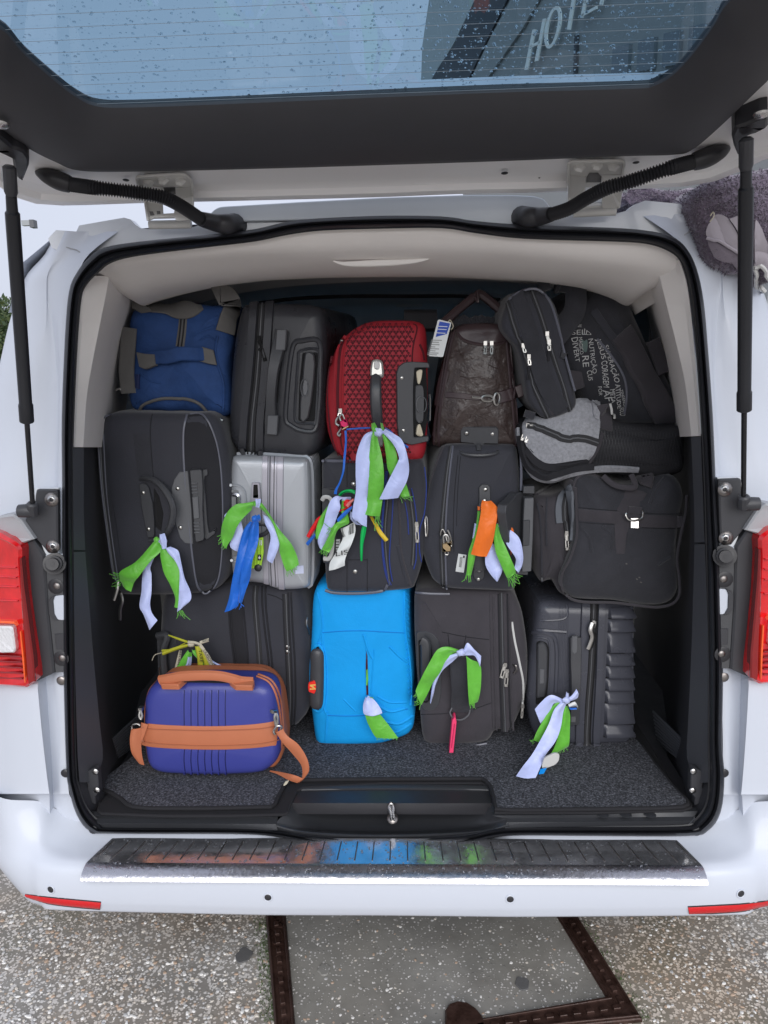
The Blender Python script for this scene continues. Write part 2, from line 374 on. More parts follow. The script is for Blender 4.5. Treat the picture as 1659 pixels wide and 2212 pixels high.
    rr = n.new('ShaderNodeMapRange'); rr.inputs[1].default_value = .4; rr.inputs[2].default_value = .65; rr.inputs[3].default_value = .55 - wet; rr.inputs[4].default_value = .8; l.new(n2.outputs[0], rr.inputs[0]); l.new(rr.outputs[0], b.inputs['Roughness'])
    return m
gm_out = ground_mat('aggregate_concrete', (.30, .285, .265), [(.66,.64,.62),(.44,.42,.40),(.78,.77,.76),(.30,.28,.27),(.56,.49,.42),(.70,.69,.68),(.52,.50,.49),(.40,.35,.30),(.66,.62,.57)], 118., .28, .66, .55)
gm_in = ground_mat('fine_aggregate_concrete', (.27, .265, .25), [(.60,.59,.58),(.30,.29,.29),(.88,.88,.87),(.17,.17,.17),(.50,.49,.48),(.85,.85,.84),(.22,.22,.21),(.70,.69,.68)], 120., -.05, .46, .05)
g = 1500.
rows = []
def gridplane(x0, x1, y0, y1, z): return [(x0, y0, z), (x1, y0, z), (x1, y1, z), (x0, y1, z)]
o = make('ground', gridplane(-g, g, -g, g, 0), [[0, 1, 2, 3]], gm_out); tagit(o, kind='structure')
def Z0(crop, *a, z=0.): return [PZ(u, v, z) for u, v in px(crop, *a)]
# manhole: square iron frame with embossed rim and a concrete filled lid
li, lo_ = Z0('Y', 293, 88, 325, 461), Z0('Y', 220, 85, 250, 461)
ri, ro = Z0('Y', 1275, 95, 1445, 375), Z0('Y', 1350, 95, 1575, 455)
def lint(p, q, t): return p + (q - p) * t
def isect(a, b, c, d):
    r = b - a; s = d - c; k = ((c - a).x * s.y - (c - a).y * s.x) / (r.x * s.y - r.y * s.x); return a + r * k
bi = Z0('Y', 1000, 455, 1445, 375); bo = Z0('Y', 1160, 495, 1575, 455)
A = isect(li[0], li[1], bi[0], bi[1]); Bq = ri[1]
up = (li[0] - li[1]).normalized(); upr = (ri[0] - ri[1]).normalized()
LEN = .95
Ci = A + up * LEN; Di = Bq + upr * (LEN * .97)
A_o = isect(lo_[0], lo_[1], bo[0], bo[1]); B_o = ro[1]
upo = (lo_[0] - lo_[1]).normalized(); upro = (ro[0] - ro[1]).normalized()
C_o = A_o + upo * (LEN + .2); D_o = B_o + upro * (LEN + .2)
rust = mat('rusty_iron', (.055, .030, .024), .4, .35, bump=.6, bscale=90, bdist=.002, var=.55, vscale=25, rvar=.2)
mh = empty('manhole', (A.x, A.y, 0), 0, 'square rusty iron manhole frame filled with fine concrete in the ground', 'manhole')
def loc(pts, z): return [V((p.x - A.x, p.y - A.y, z)) for p in pts]
make('infill', loc([A, Bq, Di, Ci], .005), [[0, 1, 2, 3]], gm_in, mh)
def bar(i0, i1, o0, o1, name='frame_bar', z=.011):
    t = loc([i0, i1, o1, o0], z); prism(name, t, (0, 0, -.02), rust, mh, .0025)
    for a, b in ((.06, .16), (.84, .94)):
        p = [i0.lerp(o0, a), i1.lerp(o1, a), i1.lerp(o1, b), i0.lerp(o0, b)]; prism('rim', loc(p, z + .005), (0, 0, -.01), rust, mh, .0015)
    q = [i0.lerp(o0, .5), i1.lerp(o1, .5)]; L = (q[1] - q[0]).length; n = int(L / .034); d = (q[1] - q[0]).normalized(); w = d.cross(V((0, 0, 1)))
    for k in range(n):
        c = q[0] + d * (.02 + k * .034)
        pl = [c - d * .009 - w * .006, c + d * .009 - w * .006, c + d * .009 + w * .006, c - d * .009 + w * .006]
        prism('raised_stud', loc(pl, z + .006), (0, 0, -.008), rust, mh, .0012)
bar(A, A.lerp(Ci, .42), A_o.lerp(C_o, .04), A_o.lerp(C_o, .42)); bar(Bq, Di, B_o, D_o); bar(A, Bq, A_o, B_o); 
t0, t1 = A.lerp(Ci, .43), Ci; t2, t3 = A_o.lerp(C_o, .43), C_o
prism('frame_bar', loc([t0, t1, t3, t2], .011), (0, 0, -.02), rust, mh, .0025)
for p, q in ((.06, .16), (.84, .94)): prism('rim', loc([t0.lerp(t2, p), t1.lerp(t3, p), t1.lerp(t3, q), t0.lerp(t2, q)], .016), (0, 0, -.01), rust, mh, .0015)
bar(Ci, Di, C_o, D_o)
lug = Z0('Y', 865, 461, 865, 430, 880, 405, 910, 395, 945, 400, 975, 420, 1000, 450, 1010, 480, 1000, 520, 860, 520)
prism('lug', loc(lug, .017), (0, 0, -.02), rust, mh, .004)
# embossed letters on the left bar, read from the far side
def flat_text(name, txt, quad, z, m, parent, th=.003):
    cu = bpy.data.curves.new('t', 'FONT'); cu.body = txt; cu.extrude = 1; ob = bpy.data.objects.new('t', cu); me = bpy.data.meshes.new_from_object(ob); bpy.data.objects.remove(ob)
    xs = [v.co.x for v in me.vertices]; ys = [v.co.y for v in me.vertices]; x0, x1, y0, y1 = min(xs), max(xs), min(ys), max(ys); bl, br, tr, tl = quad
    for v in me.vertices:
        a = (v.co.x - x0) / (x1 - x0); b = (v.co.y - y0) / (y1 - y0); p = bl.lerp(br, a).lerp(tl.lerp(tr, a), b); v.co = (p.x - A.x, p.y - A.y, z + (th if v.co.z > 0 else 0))
    return link(name, me, m, parent, smooth=False)
q = Z0('Y', 245, 232, 240, 92, 280, 92, 287, 232)
flat_text('embossed_letters', 'NOJA', [q[1], q[0], q[3], q[2]], .0105, rust, mh)
# tar / gum spots and dry pebbles lying loose
spot = mat('tar_spot', (.11, .11, .112), .7, bump=.5, bscale=80, bdist=.002)
for crop, u, v, r, lab in (('Y', 140, 222, .022, 'dark tar spot on the gravelly concrete left of the manhole'), ('Y', 1140, 323, .018, 'small dark tar spot on the manhole infill'), ('Y', 427, 272, .016, 'smooth grey patch by the left manhole bar')):
    c = Z0(crop, u, v)[0]; pts = []
    for k in range(20): a = k / 20 * 6.283; rr = r * (1 + .35 * noise.noise(V((math.cos(a) * 1.3, math.sin(a) * 1.3, r * 90)))); pts.append(V((c.x + math.cos(a) * rr, c.y + math.sin(a) * rr * 1.2, .0085)))
    o = prism('tar_spot', pts, (0, 0, -.004), spot if 'tar' in lab else gm_in, None, .001); tagit(o, lab, 'stain', kind='thing')
pebm = [mat('pebble_a', (.60, .56, .50), .6), mat('pebble_b', (.76, .75, .73), .6), mat('pebble_c', (.44, .33, .25), .6), mat('pebble_d', (.48, .48, .48), .6)]
G4 = [Geo() for _ in pebm]
for k in range(2600):
    u, v = rnd.uniform(-60, 1720), rnd.uniform(1965, 2230)
    p = PZ(u, v, 0)
    if 570 < u < 1380 and rnd.random() < .7: continue
    zz = .004 if 620 < u < 1290 else 0.
    r = rnd.uniform(.0022, .0062) * (1.15 if u < 560 else 1); a = rnd.random() * 3.14; s2 = rnd.uniform(.55, .95)
    gz = rnd.choice(G4); rows_ = []
    jit = [rnd.uniform(.8, 1.2) for _ in range(6)]
    for rr, h in ((1, 0), (.75, .45), (.0, .6)):
        rows_.append([V((p.x + r * rr * jit[i] * (math.cos(i * 1.047) * math.cos(a) - s2 * math.sin(i * 1.047) * math.sin(a)), p.y + r * rr * jit[i] * (math.cos(i * 1.047) * math.sin(a) + s2 * math.sin(i * 1.047) * math.cos(a)), zz + h * r * .8)) for i in range(6)])
    gz.add(grid_vf(rows_, True))
for gz, m in zip(G4, pebm): tagit(gz.build('pebbles', m), kind='stuff')
# small weed tufts in the joint beside the iron
moss = mat('moss', (.06, .10, .03), .9)
gz = Geo()
for k in range(700):
    t = rnd.random(); side = rnd.random()
    p = (lo_[0].lerp(lo_[1], t) - V((rnd.random() ** 2 * .035, 0, 0))) if side < .7 else (ro[0].lerp(ro[1], t) + V((rnd.random() ** 2 * .03, 0, 0)))
    a = rnd.random() * 6.28; w = rnd.uniform(.0008, .0018); h = rnd.uniform(.004, .011); b = V((math.cos(a), math.sin(a), 0))
    tip = p + V((rnd.uniform(-.006, .006), rnd.uniform(-.006, .006), h)); i0 = len(gz.v); gz.v += [p - b * w, p + b * w, tip]; gz.f.append([i0, i0 + 1, i0 + 2])
tagit(gz.build('moss', moss), kind='stuff')
# ================================================================ THE VAN
Y0 = 1.62
van = empty('van', (0, Y0, 0), 0, 'white passenger van seen from behind with its tailgate raised and the boot full of luggage', 'van')
def vl(p): p = V(p); return V((p.x, p.y - Y0, p.z))
def mirror(vf): return [V((-p[0], p[1], p[2])) for p in vf[0]], [list(f)[::-1] for f in vf[1]]
def vpart(name, vf, m, parent=None, sharp=35, both=True):
    """world-space geometry; built on the left and mirrored to the right"""
    out = []
    for k in ((0, 1) if both else (0,)):
        g = mirror(vf) if k else vf
        o = make(name, [vl(p) for p in g[0]] if parent is None else g[0], g[1], m, parent or van, sharp); out.append(o)
    return out
def lofty(rows, sr=4, sc=3, colsmooth=False):
    """rows of (v, [(u, y), ...]) in photo points -> world grid, smoothed between rows"""
    k = len(rows[0][1]); cols = []
    R0 = [tuple([r[0]] + [a for c in r[1] for a in c]) for r in rows]; R1 = catmull(R0, sr); out = []
    for r in R1:
        pts = [(r[1 + 2 * i], r[2 + 2 * i]) for i in range(k)]
        if colsmooth: pts = catmull(pts, sc)
        out.append([PY(u, r[0], y) for u, y in pts])
    return out
# ---- rear corner panels (left in photo points, mirrored)
rows = [(500, [(255, 1.645), (205, 1.65), (165, 1.642), (140, 1.648), (120, 1.69), (122, 1.80)]),
        (548, [(193, 1.625), (170, 1.64), (146, 1.648), (118, 1.648), (98, 1.69), (100, 1.80)]),
        (590, [(168, 1.62), (150, 1.63), (112, 1.645), (98, 1.645), (61, 1.69), (64, 1.80)]),
        (627, [(150, 1.62), (139, 1.625), (104, 1.648), (96, 1.648), (46, 1.69), (48, 1.82)]),
        (700, [(142, 1.62), (129, 1.625), (113, 1.648), (88, 1.645), (23, 1.70), (26, 1.82)]),
        (800, [(137, 1.62), (128, 1.625), (122, 1.648), (66, 1.642), (0, 1.70), (4, 1.82)]),
        (900, [(134, 1.62), (127, 1.625), (120, 1.648), (52, 1.65), (-20, 1.70), (-16, 1.83)]),
        (1000, [(134, 1.62), (126, 1.625), (112, 1.65), (30, 1.64), (-38, 1.71), (-34, 1.84)]),
        (1080, [(134, 1.62), (125, 1.625), (108, 1.64), (5, 1.635), (-52, 1.71), (-48, 1.84)]),
        (1180, [(134, 1.62), (125, 1.63), (105, 1.645), (0, 1.648), (-62, 1.73), (-58, 1.85)]),
        (1300, [(135, 1.62), (125, 1.63), (105, 1.645), (0, 1.648), (-78, 1.74), (-74, 1.86)]),
        (1420, [(137, 1.62), (125, 1.63), (105, 1.645), (5, 1.648), (-90, 1.74), (-86, 1.86)]),
        (1470, [(138, 1.62), (121, 1.625), (100, 1.64), (57, 1.60), (-95, 1.73), (-92, 1.86)]),
        (1487, [(139, 1.62), (122, 1.622), (101, 1.635), (58, 1.59), (-97, 1.73), (-94, 1.86)]),
        (1565, [(140, 1.62), (131, 1.62), (106, 1.63), (65, 1.585), (-104, 1.73), (-100, 1.86)]),
        (1650, [(143, 1.62), (131, 1.62), (112, 1.63), (74, 1.585), (-110, 1.73), (-106, 1.86)]),
        (1705, [(148, 1.62), (131, 1.62), (114, 1.63), (82, 1.585), (-112, 1.73), (-108, 1.86)]),
        (1716, [(150, 1.62), (132, 1.62), (115, 1.63), (84, 1.587), (-112, 1.73), (-108, 1.86)]),
        (1719, [(151, 1.635), (132, 1.635), (115, 1.64), (84, 1.62), (-112, 1.76), (-108, 1.87)]),
        (1800, [(190, 1.645), (150, 1.645), (120, 1.65), (84, 1.64), (-112, 1.78), (-108, 1.9)])]
g_ = lofty(rows, 3, 3, True)
for r in g_: r.append(V((r[-1].x - .012, 2.4, r[-1].z)))
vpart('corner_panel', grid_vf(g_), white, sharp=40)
vpart('body_side', grid_vf([[r[-1], V((r[-1].x, 6.2, r[-1].z))] for r in g_ if r[-1].z < 1.22]), white)
glass = bpy.data.materials.new('tinted_glass'); glass.use_nodes = True; n = glass.node_tree.nodes; l = glass.node_tree.links; n.clear()
out = n.new('ShaderNodeOutputMaterial'); tb = n.new('ShaderNodeBsdfTransparent'); gb = n.new('ShaderNodeBsdfGlossy'); fr = n.new('ShaderNodeFresnel'); ms = n.new('ShaderNodeMixShader')
tb.inputs[0].default_value = (.31, .46, .57, 1); gb.inputs[0].default_value = (.9, .95, 1, 1); gb.inputs['Roughness'].default_value = .01; fr.inputs[0].default_value = 1.45
l.new(fr.outputs[0], ms.inputs[0]); l.new(tb.outputs[0], ms.inputs[1]); l.new(gb.outputs[0], ms.inputs[2]); l.new(ms.outputs[0], out.inputs[0])
pane = glass
for y_ in (3.4, 5.2): vpart('side_window', box_vf((-.86, y_ - .0, 1.48), (.006, 1.6 if y_ < 4 else 1.2, .48)), pane)
vpart('window_post', box_vf((-.87, 2.5, 1.48), (.02, .2, .56)), white)
vpart('window_post', box_vf((-.87, 4.4, 1.48), (.02, .36, .56)), white)
# ---- bumper: profile stations along the half width
ST = [(0.0, [(1.66,.430),(1.615,.452),(1.57,.471),(1.54,.469),(1.522,.466),(1.507,.455),(1.500,.43),(1.499,.395),(1.505,.365),(1.53,.350),(1.70,.345)]),
      (.20, [(1.66,.430),(1.615,.452),(1.57,.471),(1.54,.469),(1.523,.466),(1.508,.455),(1.501,.43),(1.500,.395),(1.506,.364),(1.53,.349),(1.70,.345)]),
      (.32, [(1.66,.505),(1.615,.478),(1.57,.471),(1.54,.469),(1.524,.466),(1.509,.455),(1.502,.43),(1.501,.395),(1.507,.364),(1.53,.349),(1.70,.345)]),
      (.68, [(1.66,.507),(1.615,.480),(1.57,.472),(1.545,.470),(1.532,.466),(1.520,.455),(1.513,.43),(1.512,.395),(1.518,.362),(1.54,.346),(1.70,.345)]),
      (.79, [(1.65,.520),(1.615,.496),(1.585,.481),(1.56,.474),(1.545,.467),(1.532,.455),(1.525,.43),(1.523,.395),(1.53,.358),(1.55,.342),(1.72,.34)]),
      (.835, [(1.625,.565),(1.61,.54),(1.592,.513),(1.575,.49),(1.562,.472),(1.550,.455),(1.542,.43),(1.540,.39),(1.548,.352),(1.57,.337),(1.74,.335)]),
      (.885, [(1.600,.588),(1.597,.56),(1.592,.53),(1.587,.50),(1.582,.475),(1.577,.455),(1.572,.43),(1.572,.385),(1.580,.345),(1.60,.330),(1.76,.33)]),
      (.935, [(1.655,.588),(1.652,.56),(1.65,.53),(1.648,.50),(1.645,.475),(1.642,.455),(1.640,.43),(1.640,.38),(1.65,.340),(1.67,.325),(1.8,.325)]),
      (.968, [(1.74,.588),(1.74,.56),(1.74,.53),(1.74,.50),(1.74,.475),(1.74,.455),(1.74,.43),(1.74,.38),(1.75,.338),(1.77,.322),(1.85,.322)]),
      (.985, [(1.95,.588),(1.95,.56),(1.95,.53),(1.95,.50),(1.95,.475),(1.95,.455),(1.95,.43),(1.95,.38),(1.95,.338),(1.95,.322),(1.97,.322)]),
      (.985, [(2.5,.588),(2.5,.56),(2.5,.53),(2.5,.50),(2.5,.475),(2.5,.455),(2.5,.43),(2.5,.38),(2.5,.338),(2.5,.322),(2.5,.322)])]
flat_ = [tuple([a] + [c for p in pr for c in p]) for a, pr in ST]
full = [tuple([-f[0]] + list(f[1:])) for f in flat_[::-1]] + flat_[1:]
full = catmull(full, 5); rows = []
bx = lambda a, z: a * (1 + .055 * min(1, max(0, (abs(a) - .84) / .1))) * (1 - (.055 * max(0, (.41 - z) / .09) if abs(a) > .80 else 0) * min(1, max(0, (abs(a) - .80) / .12)))
for f in full:
    pr = catmull([(f[1 + 2 * i], f[2 + 2 * i]) for i in range(11)], 3); rows.append([V((bx(f[0], b), a, b)) for a, b in pr])
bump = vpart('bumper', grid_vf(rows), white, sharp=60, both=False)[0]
vb = BVHTree.FromPolygons([v.co + V((0, Y0, 0)) for v in bump.data.vertices], [list(p.vertices) for p in bump.data.polygons])
def onb(u, v, lift=0.):
    h = vb.ray_cast(CAMP, ray(u, v))
    k = 0
    while h[0] is None and k < 60: k += 1; u += (829 - u) * .004; v -= .8; h = vb.ray_cast(CAMP, ray(u, v))
    n = h[1] if h[1].dot(ray(u, v)) < 0 else -h[1]; return h[0] + n * lift, n
# dark underside and sills so that nothing is seen through
vpart('underbody', box_vf((0, 3.8, .40), (1.8, 4.2, .10)), rubber, both=False)
# sensors
for u, v in ((110, 1921), (579, 1938), (1102, 1942), (1600, 1930)):
    p, n = onb(u, v); e = empty('parking_sensor', vl(p)); e.parent = van
    a = V((1, 0, 0)); a = (a - n * a.dot(n)).normalized(); b = n.cross(a)
    make('ring', *tube_vf(ringcurve(n * .001, a, b, .0092, .0092) + [n * .001 + a * .0092], .0016, 6, False), white, e)
    make('cap', *dome_vf(n * .0005, n, .0085, .002), rubber, e)
# red reflectors at the bumper corners
redp = mat('red_reflector', (.55, .008, .012), .25, coat=.5, bump=.4, bscale=250, bdist=.001)
for top, bot in ((px('K', 108,655, 200,668, 320,680, 437,691), px('K', 122,668, 200,695, 320,711, 433,721)), (px('L', 1312,711, 1430,705, 1560,697, 1700,678), px('L', 1318,743, 1430,738, 1560,728, 1700,697))):
    for nm, m_, l_, gx in (('reflector_surround', rubber, .0012, .12), ('reflector', redp, .0035, 0)):
        T_, B_ = catmull(top, 8), catmull(bot, 8); rows = []
        for (u0, v0), (u1, v1) in zip(T_, B_):
            row = []
            for k in range(5):
                f = k / 4 * (1 + 2 * gx) - gx; p, nn_ = onb(u0 + (u1 - u0) * f, v0 + (v1 - v0) * f, l_ if 0 < k < 4 else 0); row.append(vl(p))
            rows.append(row)
        make(nm, *grid_vf(rows), m_, van, 60)
# steel sill guard with ribs
guard = empty('sill_guard', vl((0, 1.56, .478))); guard.parent = van
def gl(p): return V(p) - V((0, 1.56, .478))
stl = mat('wet_polished_steel', (.60, .61, .64), .17, .92, bump=.5, bscale=30, bdist=.0014, rvar=.12, vscale=26, var=.25)
rows = []
for y, z, hw in ((1.618, .466, .662), (1.612, .478, .662), (1.606, .4785, .664), (1.57, .4770, .676), (1.532, .4755, .688), (1.524, .475, .690)):
    rows.append([gl((x, y + (.012 if abs(x) > hw * .99 else 0) * 0, z)) for x in [hw * (-1 + 2 * i / 40) for i in range(41)]])
make('tread', *grid_vf(rows), stl, guard, 25)
rows = [[gl((hw * (-1 + 2 * i / 40), y, z)) for i in range(41)] for y, z, hw in ((1.524, .4755, .690), (1.517, .4740, .691), (1.502, .467, .692), (1.490, .458, .692), (1.488, .453, .691), (1.51, .452, .691))]
make('lip', *grid_vf(rows), chrome, guard, 60)
x = -.655
while x < .66:
    w = .0023; f = 1.0 + .06 * 0
    a, b = gl((x, 1.600, .4786)), gl((x * 1.035, 1.534, .4757))
    make('rib', *tube_vf([a, a.lerp(b, .04), a.lerp(b, .96), b], [.001, w, w, .001], 6, flat=.7), dsteel, guard); x += .0386
G2 = Geo(); r2 = random.Random(11)
for k in range(520):
    x_, t_ = r2.uniform(-.68, .68), r2.random() ** 1.5
    p = gl((x_, 1.604 - t_ * .085, .4786 - t_ * .003)) if k < 320 else gl((x_, 1.513 - t_ * .02, .4735 - t_ * .0135)); r_ = r2.uniform(.0010, .0030)
    G2.add(dome_vf(p, (0, -.5, 1) if k >= 320 else (0, 0, 1), r_, r_ * .5, 7, 2))
dropm = mat('water_drop', (.85, .88, .92), .03, trans=.9, ior=1.33)
tagit(G2.build('water_drops', dropm, guard, 60), kind='stuff')
# ---- rubber seal round the opening: two beads between an outer and an inner line
SO = px('P', 134,1050, 133.5,897, 141,717, 149,630, 165,590, 192,556, 225,535, 300,522, 450,507, 550,495, 625,478, 700,471, 829,466, 954,467.5, 1029,477.5, 1134,485.5, 1324,492, 1396,498, 1450,510, 1482,535, 1505,580, 1520,650, 1530,760, 1540,900, 1546.6,1050,
        1550,1115, 1556,1205, 1561,1385, 1562,1475, 1560,1604, 1565,1679, 1557,1754, 1530,1794, 1485,1806, 1280,1806, 1124,1805, 1064,1810, 1004,1822, 900,1825, 829,1826, 750,1824, 665,1819, 590,1807, 500,1802, 250,1801, 195,1796, 165,1759, 148,1700, 143,1659, 139,1535, 136,1385, 134,1205)
SI = px('P', 158,1050, 159,960, 166,780, 175,655, 186,618, 212,590, 243,567, 305,552, 450,534, 550,522, 625,507, 700,498, 829,494, 954,493, 1029,504, 1134,516, 1324,522, 1396,527, 1440,541, 1468,563, 1484,608, 1496,689, 1506,800, 1514,920, 1520,1050,
        1522,1115, 1524,1205, 1528,1385, 1529,1475, 1529,1604, 1530,1679, 1524,1735, 1500,1770, 1470,1782, 1280,1784, 1124,1785, 1070,1789, 1004,1803, 900,1810, 829,1811, 750,1810, 665,1803, 590,1791, 500,1787, 250,1786, 222,1778, 190,1745, 170,1695, 166,1659, 163,1535, 162,1385, 159,1205)
def aligned(a, b, n):
    o = []; ca = catmull([(x[0], x[1], y[0], y[1]) for x, y in zip(a, b)], n, True)
    for i, c in enumerate(ca): o.append(((c[0], c[1]), (c[2], c[3])))
    return o
rows = []
prof = [(0, .02), (0, -.004), (.10, -.016), (.26, -.020), (.40, -.012), (.46, -.002), (.52, -.010), (.66, -.014), (.80, -.008), (.88, .002), (1.0, .004), (1.0, .03)]
for a, b in aligned(SO, SI, 4):
    rows.append([vl(PY(a[0] + (b[0] - a[0]) * t, a[1] + (b[1] - a[1]) * t, Y0 + y)) for t, y in prof])
v, f = grid_vf(rows + [rows[0]]); make('door_seal', v, f, seal_m, van, 50)
# ---- roof header above the seal
hd = [(235, 560), (165, 560), (112, 535), (104, 515), (121, 497), (165, 500), (171, 487), (268, 470), (282, 474), (292, 485), (304, 493), (322, 495), (418, 490), (450, 480), (640, 470), (829, 457), (1020, 457), (1150, 460), (1182, 444), (1210, 458), (1328, 462), (1354, 455), (1368, 443), (1394, 433), (1484, 442), (1502, 478), (1540, 505), (1548, 560), (1490, 560), (1440, 520), (1320, 507), (1130, 500), (1020, 495), (829, 484), (700, 486), (620, 492), (450, 520), (300, 536)]
prism('roof_header', [vl(PY(u, v, 1.648)) for u, v in hd], (0, .03, 0), white_in, van, 0, 30)
# joint lines where the pillar meets the header, and water stains
for p in (((235, 478, 150, 560), 'A'),):
    pass
vpart('joint', tube_vf([PY(u, v, 1.641) for u, v in ((143, 534), (165, 540), (190, 556), (200, 562))], .0012, 5), mat('joint_grey', (.35, .36, .38), .6))
mid = px('A', 905,960, 906,925, 925,905, 950,893, 1100,884, 1300,872, 1659,853) + px('B', 350,842, 560,842, 645,846, 690,858, 712,885, 735,925, 560,975, 300,960, 0,945)
prism('header_cover', [vl(PY(u, v, 1.636)) for u, v in roundpoly(mid, 6, 3)], (0, .03, 0), mat('header_cover_paint', (.56, .60, .64), .5, coat=.1), van, .002, 30)
# hood of roof and sides further forward
rr = []
for y in (1.68, 2.5, 4.5, 6.2):
    dz = (.0 if y < 2 else .03); rr.append([V((x, y, z + dz)) for x, z in ((-.80, 1.70), (-.76, 1.80), (-.68, 1.855), (-.4, 1.868), (0, 1.872), (.4, 1.868), (.68, 1.855), (.76, 1.80), (.80, 1.70))])
make('roof', [vl(p) for r in rr for p in r], grid_vf(rr)[1], white, van)
# ---- tail lamps, dark filler panels, slotted strips (left photo points, mirrored)
red = mat('red_lamp_plastic', (.62, .006, .010), .12, coat=1., bump=.25, bscale=35, bdist=.004, var=.35, vscale=14)
dred = mat('dark_red_lamp_plastic', (.22, .002, .004), .15, coat=1.)
clear = mat('clear_ribbed_lamp', (.72, .72, .74), .12, coat=1., bump=.9, bscale=120, bdist=.004)
orange = mat('orange_lamp_plastic', (.9, .12, .02), .2, coat=1.)
def vprism(name, pts, y, vec, m, parent=None, bev=.003, corner=0., both=True, sharp=35):
    out = []
    q = [PY(u, v, y) if not callable(y) else PY(u, v, y(u, v)) for u, v in (roundpoly(pts, corner, 4) if corner else pts)]
    for k in ((0, 1) if both else (0,)):
        w = [V((-p.x, p.y, p.z)) if k else p for p in q]; vv = V(vec); vv = V((-vv.x, vv.y, vv.z)) if k else vv
        out.append(prism(name, [vl(p) for p in w], vv, m, (parent[k] if parent else van), bev, sharp))
    return out
lampy = lambda u, v: 1.565 + max(0, (20 - u)) * .0007
lamp = []
L_out = px('N', 0,525, 60,560, 135,608, 150,640, 150,760, 172,1000, 215,1300, 250,1520, 255,1592, 185,1640, 120,1634) + [(-50, 1480), (-85, 1470), (-70, 1330), (-60, 1200), (-40, 1140)]
lamp = vprism('tail_lamp', L_out, lampy, (0, .09, 0), red, bev=.006, corner=3)
for k in (0, 1): lamp[k]['label'] = 'glossy red tail lamp' if 0 else lamp[k].name and 'glossy red tail lamp at the van corner'
def sub(name, pts, m, off=.004, **kw): return vprism(name, pts, lambda u, v: lampy(u, v) - off, (0, .02, 0), m, parent=lamp, **kw)
sub('dark_edge', px('N', 150,700, 168,900, 205,1180, 238,1420, 250,1592, 205,1618, 190,1560, 178,1380, 150,1050, 138,840), dred, .002)
sub('reverse_lens', px('N', -120,1190, 80,1196, 92,1210, 110,1360, 100,1385, -120,1390), clear, .005, corner=3)
for yy in (760, 830, 900, 1000, 1400, 1440, 1480, 1520, 1560): sub('lens_rib', px('N', -60, yy, 110 + (yy - 760) * .06, yy + 8, 112 + (yy - 760) * .06, yy + 16, -60, yy + 8), dred if yy > 1300 else red, .0055, bev=.001)
sub('amber_line', px('N', 140,1230, 150,1230, 172,1430, 182,1600, 174,1600, 158,1430), orange, .004, bev=.001)
sub('amber_line', px('N', -60,1150, 100,1160, 120,1190, 100,1176, -60,1166), orange, .004, bev=.001)
vprism('filler_panel', px('N', 134,600, 238,568, 318,682, 322,760, 345,1100, 390,1530, 260,1592, 250,1500, 200,1150, 165,850, 150,700), 1.60, (0, .05, 0), blkpl, bev=.004)
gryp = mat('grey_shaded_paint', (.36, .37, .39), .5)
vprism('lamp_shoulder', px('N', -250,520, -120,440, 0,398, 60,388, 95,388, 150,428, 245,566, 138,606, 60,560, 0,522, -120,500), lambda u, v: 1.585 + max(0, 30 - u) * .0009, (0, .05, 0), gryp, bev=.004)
vprism('latch_strip', px('N', 316,684, 330,745, 370,788, 420,804, 458,806, 462,1522, 396,1526, 372,1300, 345,1060, 328,860), 1.606, (0, .02, 0), mat('grey_plastic', (.065, .067, .072), .55, bump=.2, bscale=600, bdist=.0004), bev=.002)
vprism('oval_window', px('N', 380,1010, 392,975, 460,968, 460,1150, 415,1145, 388,1105), 1.6035, (0, .01, 0), white, bev=.001, corner=3)
vprism('oval_rim', px('N', 345,1010, 365,985, 392,972, 380,1010, 388,1105, 412,1148, 385,1148, 352,1110), 1.6, (0, .01, 0), blkpl, bev=.001)
vprism('pocket', px('N', 392,1248, 460,1245, 460,1362, 402,1360), 1.604, (0, .01, 0), blkpl, bev=.0015)
def vdisc(name, u, v, y, r, m, h=None, n=(0, -1, 0)): return vpart(name, dome_vf(PY(u, v, y), n, r, h or r * .4), m)
for yy, xx in ((905, 402), (1425, 440)):
    u, v = px('N', xx, yy)[0]; vdisc('clip_recess', u, v, 1.6045, .018, rubber, .002); vdisc('clip', u + 2, v - 1, 1.602, .008, dsteel, .003)
vprism('stop_pad', px('N', 318,678, 452,672, 452,800, 415,798, 365,778, 330,735), 1.607, (0, .02, 0), white, bev=.002, corner=2)
# strut brackets, bolts, ball joints, rubber stops
for o in vprism('strut_bracket', px('N', 262,206, 406,208, 412,230, 416,640, 408,660, 345,668, 325,640, 228,530, 172,440, 195,395, 245,400, 252,250), 1.60, (0, .014, 0), blkpl, bev=.003, corner=4): pass
vprism('bracket_shim', px('N', 250,200, 420,196, 426,700, 330,680, 300,610, 245,400), 1.61, (0, .01, 0), white_in, bev=.001)
for x_, y_ in ((370, 280), (379, 618)):
    u, v = px('N', x_, y_)[0]; vdisc('bolt', u, v, 1.599, .0155, dsteel, .006); vdisc('bolt_head', u, v, 1.594, .0095, steel, .004); vdisc('socket', u, v, 1.5895, .0045, rubber, .001)
u, v = px('N', 400, 738)[0]; p = PY(u, v, 1.61); q = PY(*px('N', 376, 746)[0], 1.565)
vpart('rubber_stop', tube_vf([p, p.lerp(q, .35), p.lerp(q, .36), p.lerp(q, .7), p.lerp(q, .72), q], [.024, .024, .018, .018, .014, .013], 14), rubber)
vpart('stop_tip', tube_vf([q, q + (q - p).normalized() * .001], [.005, .005], 8), seal_m)
for crop, x_, y_ in (('N', 440, 1585), ('K', 282, 134), ('K', 402, 378)):
    u, v = px(crop, x_, y_)[0]; vdisc('screw', u, v, 1.612, .011, dsteel if crop == 'N' else rubber, .003); 
